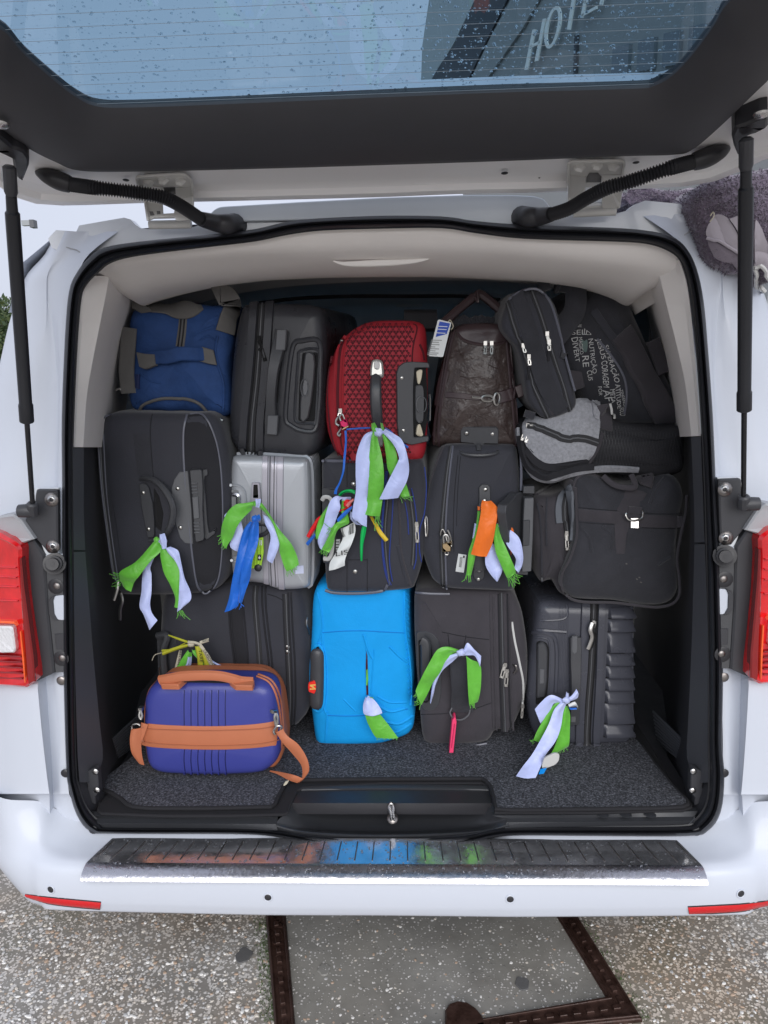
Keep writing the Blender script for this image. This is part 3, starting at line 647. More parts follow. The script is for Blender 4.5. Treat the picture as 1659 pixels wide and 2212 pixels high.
# ---- interior: pillar trims, dark side walls, roof rim, ceiling, floor
rows = [(596, [(184, 1.625), (200, 1.66), (236, 1.70), (262, 1.80), (286, 2.0)]),
        (640, [(172, 1.625), (188, 1.64), (228, 1.68), (262, 1.80), (297, 2.08)]),
        (700, [(166, 1.625), (178, 1.64), (216, 1.675), (244, 1.80), (292, 2.2)]),
        (780, [(162, 1.625), (172, 1.64), (200, 1.67), (226, 1.80), (285, 2.3)]),
        (860, [(160, 1.625), (167, 1.64), (187, 1.67), (212, 1.79), (275, 2.3)]),
        (966, [(157, 1.625), (162, 1.64), (180, 1.67), (204, 1.78), (262, 2.3)])]
vpart('pillar_trim', grid_vf(lofty(rows, 5)), beige, sharp=12)
rows = [(962, [(150, 1.625), (172, 1.68), (203, 1.90), (262, 2.35), (320, 2.9), (395, 4.2)]),
        (1100, [(150, 1.625), (177, 1.68), (207, 1.90), (262, 2.35), (320, 2.9), (395, 4.2)]),
        (1190, [(150, 1.625), (181, 1.685), (211, 1.90), (264, 2.35), (322, 2.9), (398, 4.2)]),
        (1385, [(152, 1.625), (196, 1.70), (226, 1.90), (270, 2.3), (330, 2.9), (400, 4.2)]),
        (1550, [(155, 1.625), (211, 1.71), (243, 1.90), (280, 2.2), (335, 2.7), (400, 3.6)]),
        (1660, [(160, 1.625), (222, 1.74), (262, 1.90), (290, 2.04), (330, 2.4), (390, 3.0)]),
        (1720, [(175, 1.625), (224, 1.70), (262, 1.84), (290, 1.98), (330, 2.3), (390, 2.9)]),
        (1790, [(195, 1.625), (226, 1.68), (262, 1.80), (290, 1.9), (330, 2.2), (390, 2.8)])]
vpart('side_trim', grid_vf(lofty(rows, 3)), dkwall, sharp=25)
rows = [(968, [(157, 1.622), (181, 1.670)]), (1100, [(158, 1.622), (181, 1.672)]), (1188, [(159, 1.622), (184, 1.675)])]
vpart('pillar_cover', grid_vf(lofty(rows, 3)), pillar)
rows = [(1192, [(159, 1.621), (184, 1.674)]), (1385, [(161, 1.621), (199, 1.69)]), (1550, [(165, 1.621), (214, 1.70)]), (1640, [(168, 1.621), (222, 1.715)]), (1690, [(172, 1.621), (200, 1.665)])]
vpart('pillar_cover', grid_vf(lofty(rows, 3)), pillar)
# louvre slots low on the side trims
for i in range(9):
    a, b = px('J', 905 + i * 2, 885 + i * 22)[0], px('J', 1075, 1040 + i * 16)[0]
    a = (1659 - 0 - a[0], a[1]); b = (1659 - b[0], b[1])
    vpart('louvre', tube_vf([PY(a[0] + 28, a[1], 2.02), PY(b[0] + 28, b[1], 1.86)], .004, 5), pillar)
# headliner: from the seal inward and forward
rim_o = [SI[i] for i in range(3, 22)]
rim_m = px('P', 192,603, 205,590, 225,590, 262,585, 320,572, 450,560, 560,552, 640,548, 720,545, 829,543, 940,543, 1040,548, 1150,556, 1300,570, 1390,580, 1425,590, 1450,600, 1460,605, 1475,640)
rim_i = px('P', 249,618, 262,634, 285,640, 310,636, 360,622, 450,608, 560,597, 640,592, 720,589, 829,588, 940,588, 1040,592, 1150,600, 1260,612, 1330,628, 1370,640, 1395,632, 1408,622, 1425,650)
rim_d = px('P', 300,655, 305,660, 315,662, 330,655, 380,640, 460,622, 560,608, 640,603, 720,600, 829,599, 940,599, 1040,603, 1150,612, 1250,625, 1310,645, 1340,662, 1352,665, 1360,660, 1372,680)
pr = [tuple([c for p in z for c in p]) for z in zip(rim_o, rim_m, rim_i, rim_d)]; rows = []
for c in catmull(pr, 5):
    q = catmull([(c[0], c[1], 1.64), (c[2], c[3], 1.675), (c[4], c[5], 1.80), (c[6], c[7], 1.99)], 5)
    row = [vl(PY(*a)) for a in q]; l = row[-1]; row.append(l + V((0, .015, .05))); row.append(l + V((0, .02, .12))); rows.append(row)
make('headliner_rim', *grid_vf(rows), beige, van, 60)
# grab recess in the rim
hr = px('U', 520,176, 560,186, 620,187, 700,184, 780,181, 860,175, 912,165)
make('grip_recess', [], [], beige, van) if 0 else None
pth = [vl(PY(u, v, 1.708)) for u, v in catmull(hr, 4)]
make('grip_recess', *tube_vf(pth, [.001 + .006 * math.sin(math.pi * i / (len(pth) - 1)) for i in range(len(pth))], 8, flat=.6), beige, van)
# ceiling further in, with a stepped bulkhead
ceil = mat('grey_ceiling', (.72, .73, .74), .95, bump=.2, bscale=400, bdist=.0005)
rows = []
for y, z in ((2.0, 1.83), (2.3, 1.835), (2.34, 1.80), (2.9, 1.81), (2.95, 1.77), (3.6, 1.775), (5.6, 1.78)):
    rows.append([vl((x, y, z - .10 * (abs(x) / .72) ** 3 * (1 if y > 2.05 else .3))) for x in [(-.72 + 1.44 * i / 24) for i in range(25)]])
make('ceiling', *grid_vf(rows), ceil, van, 30)
make('rear_heat_rail', *tube_vf([vl(PY(u, v, 2.33)) for u, v in catmull([(560, 655), (640, 645), (760, 640), (880, 640), (1000, 640), (1080, 648)], 4)], .006, 6), rubber, van)
seatm = mat('grey_seat_cover', (.72, .72, .70), .8, bump=.2, bscale=100)
make('seat_back', *box_vf(vl((0, 3.1, 1.07)), (1.50, .12, 1.10)), seatm, van)
make('front_sky_blocker', *box_vf(vl((0, 5.7, 1.25)), (1.7, .1, 1.2)), seatm, van)  # added panel, shuts out the bright sky at the open front
lampm = mat('lamp_cover', (.85, .85, .83), .4)
prism('interior_lamp', [vl(PY(u, v, 2.9)) for u, v in px('U', 768,352, 882,351, 878,360, 775,361)], (0, .01, 0), lampm, van, .001)
# inner wall liner above the dark trims so the hold is closed
for s in (-1, 1):
    make('side_liner', *box_vf(vl((s * .765, 4.2, .92)), (.02, 3.6, .64)), headl, van); make('side_liner', *box_vf(vl((s * .765, 2.42, 1.5)), (.02, .2, .6)), headl, van)
# floor under the mat
make('load_floor', *box_vf(vl((0, 3.2, .515)), (1.46, 3.05, .03)), rubber, van)
# sill trim with trough
FZ = .542
strip = [(203,1786,.513),(206,1770,.52),(222,1756,.535),(600,1756,.535),(600,1786,.513)]
def W3(l): return [vl(PZ(u, v, z)) for u, v, z in l]
def ppatch(name, rows, m, n1=6, sharp=35): 
    out = []
    for r in rows: out.append([vl(PZ(*c)) for c in catmull(r, n1)])
    return make(name, *grid_vf(out), m, van, sharp)
sillm = mat('sill_plastic', (.035, .037, .042), .38, bump=.15, bscale=600, bdist=.0004, rvar=.08, vscale=14)
ppatch('sill_trim', [[(196,1752,.528),(400,1757,.528),(608,1757,.528)], [(198,1763,.528),(400,1764,.528),(600,1765,.528)], [(202,1766,.520),(400,1768,.520),(600,1769,.520)], [(210,1778,.518),(400,1779,.518),(596,1780,.518)], [(224,1789,.50),(400,1790,.50),(600,1794,.50)]], sillm, 10, 20)
ppatch('sill_trim', [[(1062,1754,.528),(1280,1752,.528),(1506,1744,.528)], [(1064,1762,.528),(1280,1760,.528),(1508,1752,.528)], [(1094,1768,.520),(1280,1766,.520),(1500,1764,.520)], [(1094,1776,.518),(1280,1775,.518),(1495,1773,.518)], [(1090,1792,.50),(1280,1788,.50),(1480,1786,.50)]], sillm, 10, 20)
tr = [[(640,1700,.535),(660,1697,.535),(829,1694,.535),(1040,1697,.535),(1062,1702,.535)],
      [(640,1708,.530),(672,1708,.530),(829,1706,.530),(1035,1708,.530),(1066,1710,.530)],
      [(634,1716,.528),(690,1718,.500),(829,1717,.495),(1000,1718,.500),(1066,1726,.528)],
      [(628,1732,.526),(700,1742,.478),(829,1744,.472),(990,1742,.478),(1066,1745,.526)],
      [(618,1756,.524),(690,1772,.468),(829,1776,.462),(1000,1772,.468),(1078,1762,.524)],
      [(604,1768,.520),(690,1790,.466),(829,1795,.462),(1010,1788,.466),(1092,1768,.520)],
      [(596,1777,.516),(670,1793,.478),(829,1799,.472),(1020,1793,.478),(1096,1776,.516)],
      [(590,1784,.512),(668,1799,.484),(829,1805,.479),(1026,1798,.484),(1100,1783,.512)],
      [(588,1795,.49),(668,1812,.462),(829,1817,.46),(1026,1810,.462),(1100,1794,.49)]]
rw = []
cols = list(zip(*[catmull(r, 8) for r in tr])); cols = [catmull(c, 5) for c in cols]
rw = [[vl(PZ(*c)) for c in r] for r in zip(*cols)]
make('sill_trough', *grid_vf(rw), sillm, van, 60)
for i, (u, v) in enumerate(px('L', 690,312, 770,312, 945,312, 1045,312, 1150,312)):
    c = PZ(u, v, .5285); make('tread_pad', *dome_vf(vl(c), (0, 0, 1), .006 if i < 2 else .014, .0012, 10), sillm, van)
# striker loop and side catches
sp = [(846, 1775, .47), (844, 1758, .49), (841, 1742, .515), (845, 1735, .523), (849, 1742, .515), (849, 1757, .49), (852, 1775, .47)]
make('striker', *tube_vf([vl(PY(u, v, 1.655)) for u, v, _ in catmull(sp, 4)], .0042, 8), steel, van)
make('striker_foot', *dome_vf(vl(PY(848, 1768, 1.66)), (0, -.6, .8), .014, .006), dsteel, van)
for o in vprism('catch_plate', [(1659 - a[0] + 52, a[1]) for a in px('L', 1345,118, 1358,112, 1400,132, 1402,165, 1388,175, 1384,195, 1400,212, 1398,228, 1372,245, 1368,262, 1350,268, 1352,235, 1335,215, 1340,150)], 1.655, (0, .02, 0), blkpl, bev=.002): pass
for x_, y_ in ((1352, 127), (1345, 207)):
    u, v = px('L', x_, y_)[0]; u = 1659 - u + 52; vdisc('catch_screw', u, v, 1.652, .008, steel, .003)
# ---- tailgate on its own tilted plane
GT = Thing('tailgate', None, None, (829, 425), 1.60, 0, pitch=78)
GT.e.parent = van; GT.e.location = vl(GT.e.location)
def gp(u, v, off=0.): return GT.P(u, v, off)
pairs = [((-95,215),(0,62)), ((0,281),(50,115)), ((60,324),(115,172)), ((118,353),(165,210)), ((172,372),(212,230)), ((300,374),(300,232)), ((560,368),(560,222)), ((829,360),(829,210)), ((1100,351),(1100,199)), ((1340,341),(1364,192)), ((1455,338),(1414,185)), ((1495,328),(1454,162)), ((1554,280),(1494,120)), ((1659,180),(1539,60)), ((1760,95),(1579,0))]
ol, il = [gp(*a, .020) for a, b in pairs], [gp(*b, .008) for a, b in pairs]
for p_ in ol + il: p_.y = 0
zR, xR, xL = il[-1].z, il[-1].x, il[0].x
ex = [((.80, zR + .08), (xR + .035, zR + .08)), ((.80, zR + .28), (xR + .03, zR + .22)), ((.72, 1.32), (.52, 1.06)), ((.2, 1.38), (.2, 1.10)), ((-.2, 1.38), (-.2, 1.10)), ((-.72, 1.32), (-.52, 1.06)), ((-.80, zR + .28), (xL - .04, zR + .22)), ((-.80, zR + .02), (xL - .04, zR + .02))]
for a, b in ex: ol.append(V((a[0], 0, a[1]))); il.append(V((b[0], 0, b[1])))
zz = [tuple([a.x, a.z, b.x, b.z]) for a, b in zip(ol, il)]; rows = []
for c in catmull(zz, 5, True):
    a = V((c[0], 0, c[1])); b = V((c[2], 0, c[3])); row = []
    for t, off in ((0, -.002), (0, .012), (.03, .020), (.15, .026), (.4, .030), (.7, .026), (.93, .016), (1.0, .008), (1.0, -.004)):
        p = a.lerp(b, t); row.append(V((p.x, -off, p.z)))
    rows.append(row)
make('inner_trim', *grid_vf(rows + [rows[0]]), gatebl, GT.e, 40)
gpoly = [V((c[2], 0, c[3])) for c in catmull(zz, 5, True)]
cg = sum(gpoly, V()) / len(gpoly)
def gplane(name, y): 
    vs = [V((cg.x + (p.x - cg.x) * 1.02, y, cg.z + (p.z - cg.z) * 1.02)) for p in gpoly]
    return make(name, vs, [list(t) for t in tessellate_polygon([vs])], glass, GT.e, smooth=False)
gplane('window_glass', -.003)
# heater lines
dl = mat('heater_line', (.30, .34, .38), .5)
lines = [((0, 74 - 0), (829, -2)), ]
for k in range(15):
    z = gp(829, 205)[2] + .012 + k * .0255
    row = []
    wl_ = .50 + min(k, 3) * .028
    row = [V((x, -.0045, z)) for x in (-wl_, 0, wl_)]
    make('heater_wire', *tube_vf(row, .00032, 4), dl, GT.e)
# raindrops on the glass
drop = bpy.data.materials.new('raindrop'); drop.use_nodes = True; b_ = drop.node_tree.nodes['Principled BSDF']
b_.inputs['Base Color'].default_value = (.75, .85, .92, 1); b_.inputs['Roughness'].default_value = .03; b_.inputs['Transmission Weight'].default_value = .85; b_.inputs['IOR'].default_value = 1.33
G1 = Geo()
for k in range(3600):
    u = rnd.uniform(0, 1600); v = rnd.uniform(-10, 232); 
    if u < 800 and rnd.random() < .45: continue
    p = gp(u, v); 
    if v > 232 - (u - 200) * .04 - 4 or (u < 170 and v > 62 + u * .85) or (u > 1420 and v > 185 - (u - 1414) * 1.12): continue
    r = .0006 + .0019 * rnd.random() ** 3
    p.y = .0015; vf = dome_vf(p, (0, 1, 0), r, r * .7, 7, 2); G1.add(vf)
tagit(G1.build('raindrops', drop, GT.e, 60), kind='stuff')
# painted inner frame of the gate
wo_ = px('P', -140,290, -60,360, 0,404, 30,426, 85,441, 160,443, 310,438, 560,432, 829,425, 1004,418, 1200,414, 1480,402, 1570,382, 1659,340, 1800,270)
wf = [gp(*a, 0) for a in wo_] + [V((.87, 0, .95)), V((.80, 0, 1.42)), V((0, 0, 1.48)), V((-.80, 0, 1.42)), V((-.87, 0, .95))]
wi = []
ww = [(p.x, p.z) for p in wf]; ww = resample(catmull(ww, 6, True), 120)
ii = resample([(p.x, p.z) for p in gpoly], 120)
c0 = sum(ww, V((0, 0))) / 120
def ang(p): return math.atan2(p.x, -(p.y - .55))
ww.sort(key=ang); ii.sort(key=ang); rows = []
for a, b in zip(ww, ii):
    row = []
    for t, off in ((0, -.05), (0, -.004), (.015, .003), (.05, .006), (.085, .006), (.10, -.004), (.16, -.006), (.2, -.002), (.6, .004), (.96, .004)):
        p = a.lerp(b, t); row.append(V((p.x, -off, p.y)))
    rows.append(row)
make('painted_frame', *grid_vf(rows + [rows[0]]), white_gate, GT.e, 25)
rows = [[V((p.x * k, y, .55 + (p.y - .55) * k)) for p in ww] for k, y in ((1, .05), (.98, .055), (.96, .055))]
rows_in = [V((b.x * 1.12, .045, .55 + (b.y - .55) * (1.30 if b.y < .55 else 1.05))) for b in ii]
rows.append(rows_in); rows.append([V((b.x * 1.03, .004, .55 + (b.y - .55) * (1.06 if b.y < .55 else 1.02))) for b in ii])
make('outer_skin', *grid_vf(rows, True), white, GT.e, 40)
def gdisc(name, u, v, r, m, off=.006, h=.001): return make(name, *dome_vf(gp(u, v, off), (0, -1, 0), r, h), m, GT.e)
for u, v, r in ((272, 389, .006), (1090, 374, .0065), (1374, 351, .006), (187, 389, .005), (1464, 345, .005), (1316, 388, .009), (281, 426, .002), (1165, 384, .002)): gdisc('plug', u, v, r, rubber)
# gas struts with brackets
def strut(L, top, bot, k):
    e = empty('gas_strut', vl(top)); e.parent = van
    f = lambda t: (bot - top) * t
    cyl = blkpl
    make('cylinder', *tube_vf([f(0.06), f(.065), f(.10), f(.105), f(.62), f(.625), f(.675), f(.68)], [.005, .009, .0095, .0122, .0122, .0138, .0138, .007], 14), seal_m, e)
    make('rod', *tube_vf([f(.67), f(.97)], .0052, 10), mat('strut_rod', (.05, .05, .055), .2, .8), e)
    make('end_fitting', *tube_vf([f(.955), f(.96), f(.995), f(1.0)], [.009, .0125, .0125, .008], 10), blkpl, e)
    make('ball_joint', *tube_vf([f(.985) + V((-.03 * k, 0, 0)), f(.985) + V((-.012 * k, 0, 0)), f(.985) + V((.0, 0, 0))], [.014, .015, .012], 12), blkpl, e)
    make('top_fitting', *tube_vf([f(-.005), f(.0), f(.055), f(.07)], [.007, .011, .011, .007], 10), blkpl, e)
    # label ink on the right cylinder
    return e
GM = GT.M
def gworld(u, v, off): return GM @ gp(u, v, off)
tL, bL = gworld(20, 362, .045), PY(72, 1112, 1.575)
tR, bR = gworld(1612, 302, .045), PY(1606, 1098, 1.575)
strut('L', tL, bL, 1); strut('R', tR, bR, -1)
for pts in (px('V', 0,60, 60,110, 85,130, 120,140, 160,160, 190,200, 188,250, 150,345, 110,330, 90,270, 80,205, 30,180, -40,150, -40,60), px('W', 1435,0, 1500,-20, 1600,-60, 1659,-70, 1659,0, 1580,40, 1540,50, 1515,70, 1500,110, 1500,180, 1455,200, 1425,130, 1410,60)):
    prism('strut_hinge', [gp(u, v, .035) for u, v in roundpoly(pts, 3, 3)], (0, .032, 0), rubber, GT.e, .004)
u, v = px('W', 1610, -10)[0]; make('hinge_bolt', *dome_vf(gp(1645, 246, .036), (0, -1, 0), .012, .006), steel, GT.e)
make('hinge_bolt', *dome_vf(gp(2, 268, .036), (0, -1, 0), .012, .006), steel, GT.e)
# hinges: pressed plates with cut-outs
hm = mat('hinge_paint', (.60, .60, .585), .42, coat=.3, bump=.1, bscale=20)
hdark = mat('hinge_shadow_grey', (.16, .16, .165), .6)
def hinge(crop, polys, riv, y=1.585, roll=None, edges=(), holes=()):
    u, v = px(crop, *polys[0][0:2])[0]; hy = lambda u, v: min(1.60, (GM @ gp(u, min(v, 425), .010)).y); y = hy(u, v)
    e = empty('hinge', vl(PY(u, v, y))); e.parent = van; o_ = PY(u, v, y); gz = Geo()
    for pl in polys: gz.add(prism_vf([PY(a, b, hy(a, b)) - o_ for a, b in px(crop, *pl)], (0, .005, 0), .0008))
    fix(gz.build('plate', hm, e))
    for ed in edges: make('rolled_edge', *tube_vf([PY(a, b, hy(a, b) - .003) - o_ for a, b in catmull(px(crop, *ed), 3)], .0028, 6), hm, e)
    for hl in holes: prism('cut_out', [PY(a, b, hy(a, b) - .0006) - o_ for a, b in px(crop, *hl)], (0, .0004, 0), hdark, e)
    for x_, y_ in riv:
        a, b = px(crop, x_, y_)[0]; make('bolt', *dome_vf(PY(a, b, hy(a, b) - .001) - o_, (0, -1, .3), .0115, .009, 6, 2), hm, e)
    a, b = [PY(*q, 1.605) - o_ for q in px(crop, *roll)]; make('knuckle', *tube_vf([a, b], .0085, 12), hm, e)
    a2, b2 = a + V((0, -.006, .014)), b + V((0, -.006, .014)); make('pin', *tube_vf([a2, b2], .004, 8), white_in, e)
hinge('V', [[890,322, 910,318, 1180,302, 1215,320, 1235,345, 1240,385, 885,370], [885,368, 1045,378, 1045,420, 1050,480, 1055,560, 960,600, 935,470], [1045,378, 1060,384, 1050,470, 1045,470], [1135,384, 1240,384, 1252,440, 1245,595, 1140,600, 1125,560, 1140,470],
            [1045,440, 1140,440, 1138,475, 1052,475], [960,560, 1240,545, 1240,570, 960,585]], [(962, 348), (1057, 332), (1168, 338)], roll=(968, 628, 1238, 622), edges=((890,325, 905,316, 1050,305, 1180,300, 1215,318, 1238,345, 1248,440, 1246,595), (888,330, 895,365, 930,400, 945,500, 960,600)), holes=((1060,384, 1135,384, 1142,430, 1045,432), (968,540, 990,540, 1002,565, 975,568), (1015,538, 1038,538, 1040,558, 1018,560)))
hinge('W', [[300,250, 325,230, 640,225, 675,240, 680,262, 655,320, 300,330], [300,325, 420,328, 415,400, 410,560, 335,585, 298,490], [525,322, 662,318, 655,520, 640,550, 530,552], [415,370, 530,368, 528,400, 414,402], [335,520, 640,505, 636,540, 335,560]],
      [(372, 262), (492, 250), (604, 258)], roll=(330, 580, 620, 566), edges=((300,255, 322,230, 480,226, 640,224, 676,240, 668,300, 658,420, 640,545), (300,255, 300,400, 302,500, 335,585)), holes=((422,335, 440,305, 500,305, 526,335, 522,372, 420,374), (545,345, 575,328, 600,350, 575,372, 550,368), (540,470, 560,462, 572,480, 556,498, 540,490)))
# cut-out shadows behind the hinge slots
# corrugated cable sleeves
def sleeve(crop, boot, cor, elbow):
    pts = []
    a = [GM @ gp(*px(crop, x_, y_)[0], o_) for x_, y_, o_ in boot]; b = [PY(*px(crop, x_, y_)[0], yy) for x_, y_, yy in cor]; c = [PY(*px(crop, x_, y_)[0], yy) for x_, y_, yy in elbow]
    e = empty('cable_sleeve', vl(b[0])); e.parent = van; o_ = b[0]
    sh = lambda L: [p - o_ for p in L]
    q = catmull(sh([a[-1]] + b), 26); n = len(q); 
    q = [tuple(x) for x in resample(q, 56 * 4, False)]
    make('corrugated_tube', *tube_vf(q, [.0108 + .0022 * math.cos(i * math.pi / 2) for i in range(len(q))], 12), rubber, e, 80)
    qa = catmull(sh(a), 5); m_ = len(qa); make('boot', *tube_vf(qa, [.003 + .0155 * math.sin(min(1, i / (m_ - 1) * 1.35) * math.pi / 2) * (1 - .25 * (i / (m_ - 1)) ** 2) for i in range(m_)], 14), rubber, e, 60)
    qc = catmull(sh([b[-1]] + c), 5); m_ = len(qc); make('grommet', *tube_vf(qc, [.0135 + .010 * i / (m_ - 1) for i in range(m_)], 14), rubber, e, 60)
sleeve('V', [(235, 285, .0), (300, 310, .012), (390, 345, .018), (455, 365, .022)], [(600, 385, 1.43), (780, 405, 1.44), (930, 425, 1.46), (1060, 450, 1.48), (1180, 510, 1.51), (1300, 590, 1.55)], [(1400, 615, 1.59), (1480, 625, 1.605), (1530, 630, 1.65)])
sleeve('W', [(1392, 135, .0), (1330, 165, .012), (1230, 205, .018), (1150, 230, .022)], [(1000, 270, 1.42), (850, 320, 1.43), (700, 370, 1.45), (560, 410, 1.47), (420, 480, 1.50), (300, 550, 1.53), (180, 590, 1.56)], [(100, 605, 1.59), (20, 610, 1.605), (-30, 612, 1.65)])
# ================================================================ FLOOR MATS
carp = bpy.data.materials.new('speckled_carpet'); carp.use_nodes = True; n = carp.node_tree.nodes; l = carp.node_tree.links; b_ = n['Principled BSDF']; b_.inputs['Roughness'].default_value = 1
tc = n.new('ShaderNodeTexCoord'); t = n.new('ShaderNodeTexNoise'); t.inputs['Scale'].default_value = 190; t.inputs['Detail'].default_value = 5; t.inputs['Roughness'].default_value = .85
r = n.new('ShaderNodeValToRGB'); r.color_ramp.elements[0].position = .40; r.color_ramp.elements[0].color = (.012, .013, .017, 1); r.color_ramp.elements[1].position = .66; r.color_ramp.elements[1].color = (.24, .25, .29, 1)
e_ = r.color_ramp.elements.new(.52); e_.color = (.062, .066, .080, 1)
l.new(tc.outputs['Object'], t.inputs[0]); l.new(t.outputs[0], r.inputs[0]); l.new(r.outputs[0], b_.inputs['Base Color'])
bp = n.new('ShaderNodeBump'); bp.inputs['Strength'].default_value = .8; bp.inputs['Distance'].default_value = .004; l.new(t.outputs[0], bp.inputs['Height']); l.new(bp.outputs[0], b_.inputs['Normal'])
bind = mat('carpet_binding', (.014, .014, .017), .9, bump=.6, bscale=250, bdist=.001)
def matob(pts, back, z, label, surf, th=.008, border=True, edge=.005, name='boot_mat'):
    w = [PZ(u, v, z) for u, v in pts] + [V((x, y, z)) for x, y in back]
    e = empty(name, w[0] + V((0, 0, -th)), 0, label, 'mat'); o = w[0] + V((0, 0, -th)); q = [p - o for p in w]
    prism('pile', q, (0, 0, -th * .8), surf, e, .002)
    if border: make('binding', *tube_vf([p + V((0, 0, -th * .4)) for p in q[:len(pts)]], edge, 8), bind, e)
    return e
main_front = px('K', 440,160, 434,172, 445,198, 480,212, 520,235, 550,262, 575,272, 650,279, 900,279, 1172,272, 1186,262, 1200,230, 1225,182, 1255,158) + px('P', 700,1681, 829,1680, 990,1679, 1040,1679) + px('L', 440,160, 462,185, 475,230, 485,282, 560,286, 900,282, 1200,278, 1290,272, 1312,262, 1310,245, 1250,185, 1170,85, 1115,10)
mback = [(.62, 2.2), (.62, 4.0), (-.62, 4.0), (-.66, 2.2), (-.70, 1.88)]
under = px('K', 432,262, 425,290, 440,302, 700,312, 1000,312, 1225,306, 1240,300, 1262,240, 1280,205, 1310,192) + px('P', 829,1690, 1040,1690) + px('L', 450,185, 466,215, 480,298, 900,298, 1290,288, 1325,276, 1322,258, 1280,225) 
matob(under, [(.70, 2.0), (.62, 3.9), (-.62, 3.9), (-.70, 2.0)], FZ - .006, 'black rubber backed under mat showing its edge below the grey boot carpet', bind, .008, True, .004)
matob(main_front, mback, FZ + .004, 'speckled charcoal boot carpet with black bound edge lying under all the luggage', carp, .009)
# ================================================================ LUGGAGE
nyl = mat('black_nylon', (0.0311, 0.032, 0.0423), .8, bump=.5, bscale=420, bdist=.0014, var=.3, vscale=5, sheen=.2, wr=.35, wsc=9, rvar=.12)
nyl2 = mat('worn_black_canvas', (0.0271, 0.0278, 0.0353), .85, bump=.6, bscale=380, bdist=.0016, var=.35, vscale=8, sheen=.25, wr=.6, wsc=11, wd=.009)
nyl3 = mat('matt_black_polyester', (0.0431, 0.039, 0.0466), .85, bump=.45, bscale=400, bdist=.0014, var=.28, vscale=6, sheen=.2, wr=.35, wsc=10)
nylp = mat('dull_black_gusset', (0.0179, 0.0179, 0.0221), .9, bump=.4, bscale=600, bdist=.0008, var=.1)
mesh_m = mat('black_mesh_fabric', (0.0197, 0.0197, 0.0239), .75, bump=1., bscale=380, bdist=.002, var=.3, vscale=300)
pipe = mat('glossy_piping', (0.1244, 0.1292, 0.1612), .28)
hard = mat('matt_black_shell', (0.0325, 0.0336, 0.0399), .34, bump=.4, bscale=330, bdist=.0009, rvar=.12, vscale=10, var=.12)
hardg = mat('charcoal_ribbed_shell', (0.0612, 0.0638, 0.0798), .25, bump=.12, bscale=700, bdist=.0006, rvar=.06, vscale=10)
plas = mat('handle_plastic', (0.0525, 0.054, 0.06), .36, bump=.15, bscale=600, bdist=.0005)
plas2 = mat('dark_grey_plastic', (0.105, 0.108, 0.117), .4)
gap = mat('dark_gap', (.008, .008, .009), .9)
tapem = mat('zip_tape', (0.027, 0.027, 0.03), .85, bump=.4, bscale=900, bdist=.0005)
blue_c = mat('blue_canvas', (0.0188, 0.0581, 0.1875), .8, bump=.6, bscale=300, bdist=.0015, var=.3, vscale=9, wr=.8, wsc=12, wd=.010)
grey_w = mat('grey_webbing', (0.126, 0.1215, 0.117), .9, bump=.6, bscale=500, bdist=.001, var=.15)
silv = mat('silver_shell', (.40, .42, .45), .36, .35, bump=.45, bscale=420, bdist=.0008, rvar=.06, vscale=30)
silv2 = mat('silver_band', (.42, .41, .46), .3, .3)
redc = mat('red_embossed_fabric', (.36, .020, .035), .7, bump=.3, bscale=500, bdist=.0008, var=.12)
redp_ = mat('red_plain_fabric', (.33, .012, .022), .65, bump=.3, bscale=500, bdist=.0008, var=.18, vscale=12)
redd = mat('dark_red_groove', (.085, .006, .012), .85)
leath = mat('brown_leather', (0.045, 0.0315, 0.0292), .30, bump=.8, bscale=34, bdist=.008, var=.3, vscale=20, rvar=.1, detail=8, wr=.6, wsc=9, wd=.012)
leath2 = mat('brown_leather_trim', (0.0448, 0.028, 0.0308), .35, bump=.3, bscale=90, bdist=.001)
navy = mat('navy_shell', (.045, .055, .27), .36, bump=.3, bscale=520, bdist=.0006, coat=.1)
tan = mat('tan_leatherette', (.47, .155, .075), .5, bump=.35, bscale=330, bdist=.0008, var=.08)
cyan = mat('bright_blue_stretch_cover', (.0, .33, .80), .78, bump=.5, bscale=330, bdist=.001, var=.08, vscale=5, wr=.5, wsc=7, wd=.008)
cyans = mat('blue_cover_seam', (.0, .20, .60), .8)
greyh = mat('heather_grey_fabric', (.27, .275, .30), .9, bump=.6, bscale=260, bdist=.001, var=.3, vscale=140)
green = mat('green_satin', (0.1235, 0.462, 0.0405), .38, sheen=.4, var=.1, vscale=60, bump=.2, bscale=60, bdist=.002, wr=.5, wsc=30, wd=.006)
lav = mat('pale_lilac_satin', (0.5084, 0.5712, 0.9), .34, sheen=.4, var=.05, vscale=60, bump=.2, bscale=60, bdist=.002, wr=.5, wsc=30, wd=.006)
oran = mat('orange_satin', (.86, .17, .012), .4, sheen=.3, bump=.2, bscale=60, bdist=.002, wr=.5, wsc=30, wd=.006)
blues = mat('royal_blue_satin', (.006, .13, .60), .38, sheen=.3, bump=.3, bscale=70, bdist=.002, wr=.5, wsc=30, wd=.006)
ygr = mat('yellow_ribbon', (.72, .50, .03), .5); redr = mat('red_ribbon', (.75, .015, .02), .45); grn2 = mat('emerald_ribbon', (.0, .45, .09), .4); olive = mat('olive_yellow_ribbon', (.42, .42, .03), .5)
paper = mat('white_paper', (.72, .74, .74), .6); ink = mat('black_ink', (.02, .02, .02), .7); kraft = mat('cream_cotton_tape', (.50, .46, .36), .8)
brass = mat('old_brass', (.42, .31, .18), .35, .9); silm = mat('silver_metal', (.45, .44, .42), .3, 1.); magenta = mat('pink_lacquer', (.62, .02, .12), .3, .3); pink = mat('pink_plastic', (.85, .06, .17), .4)
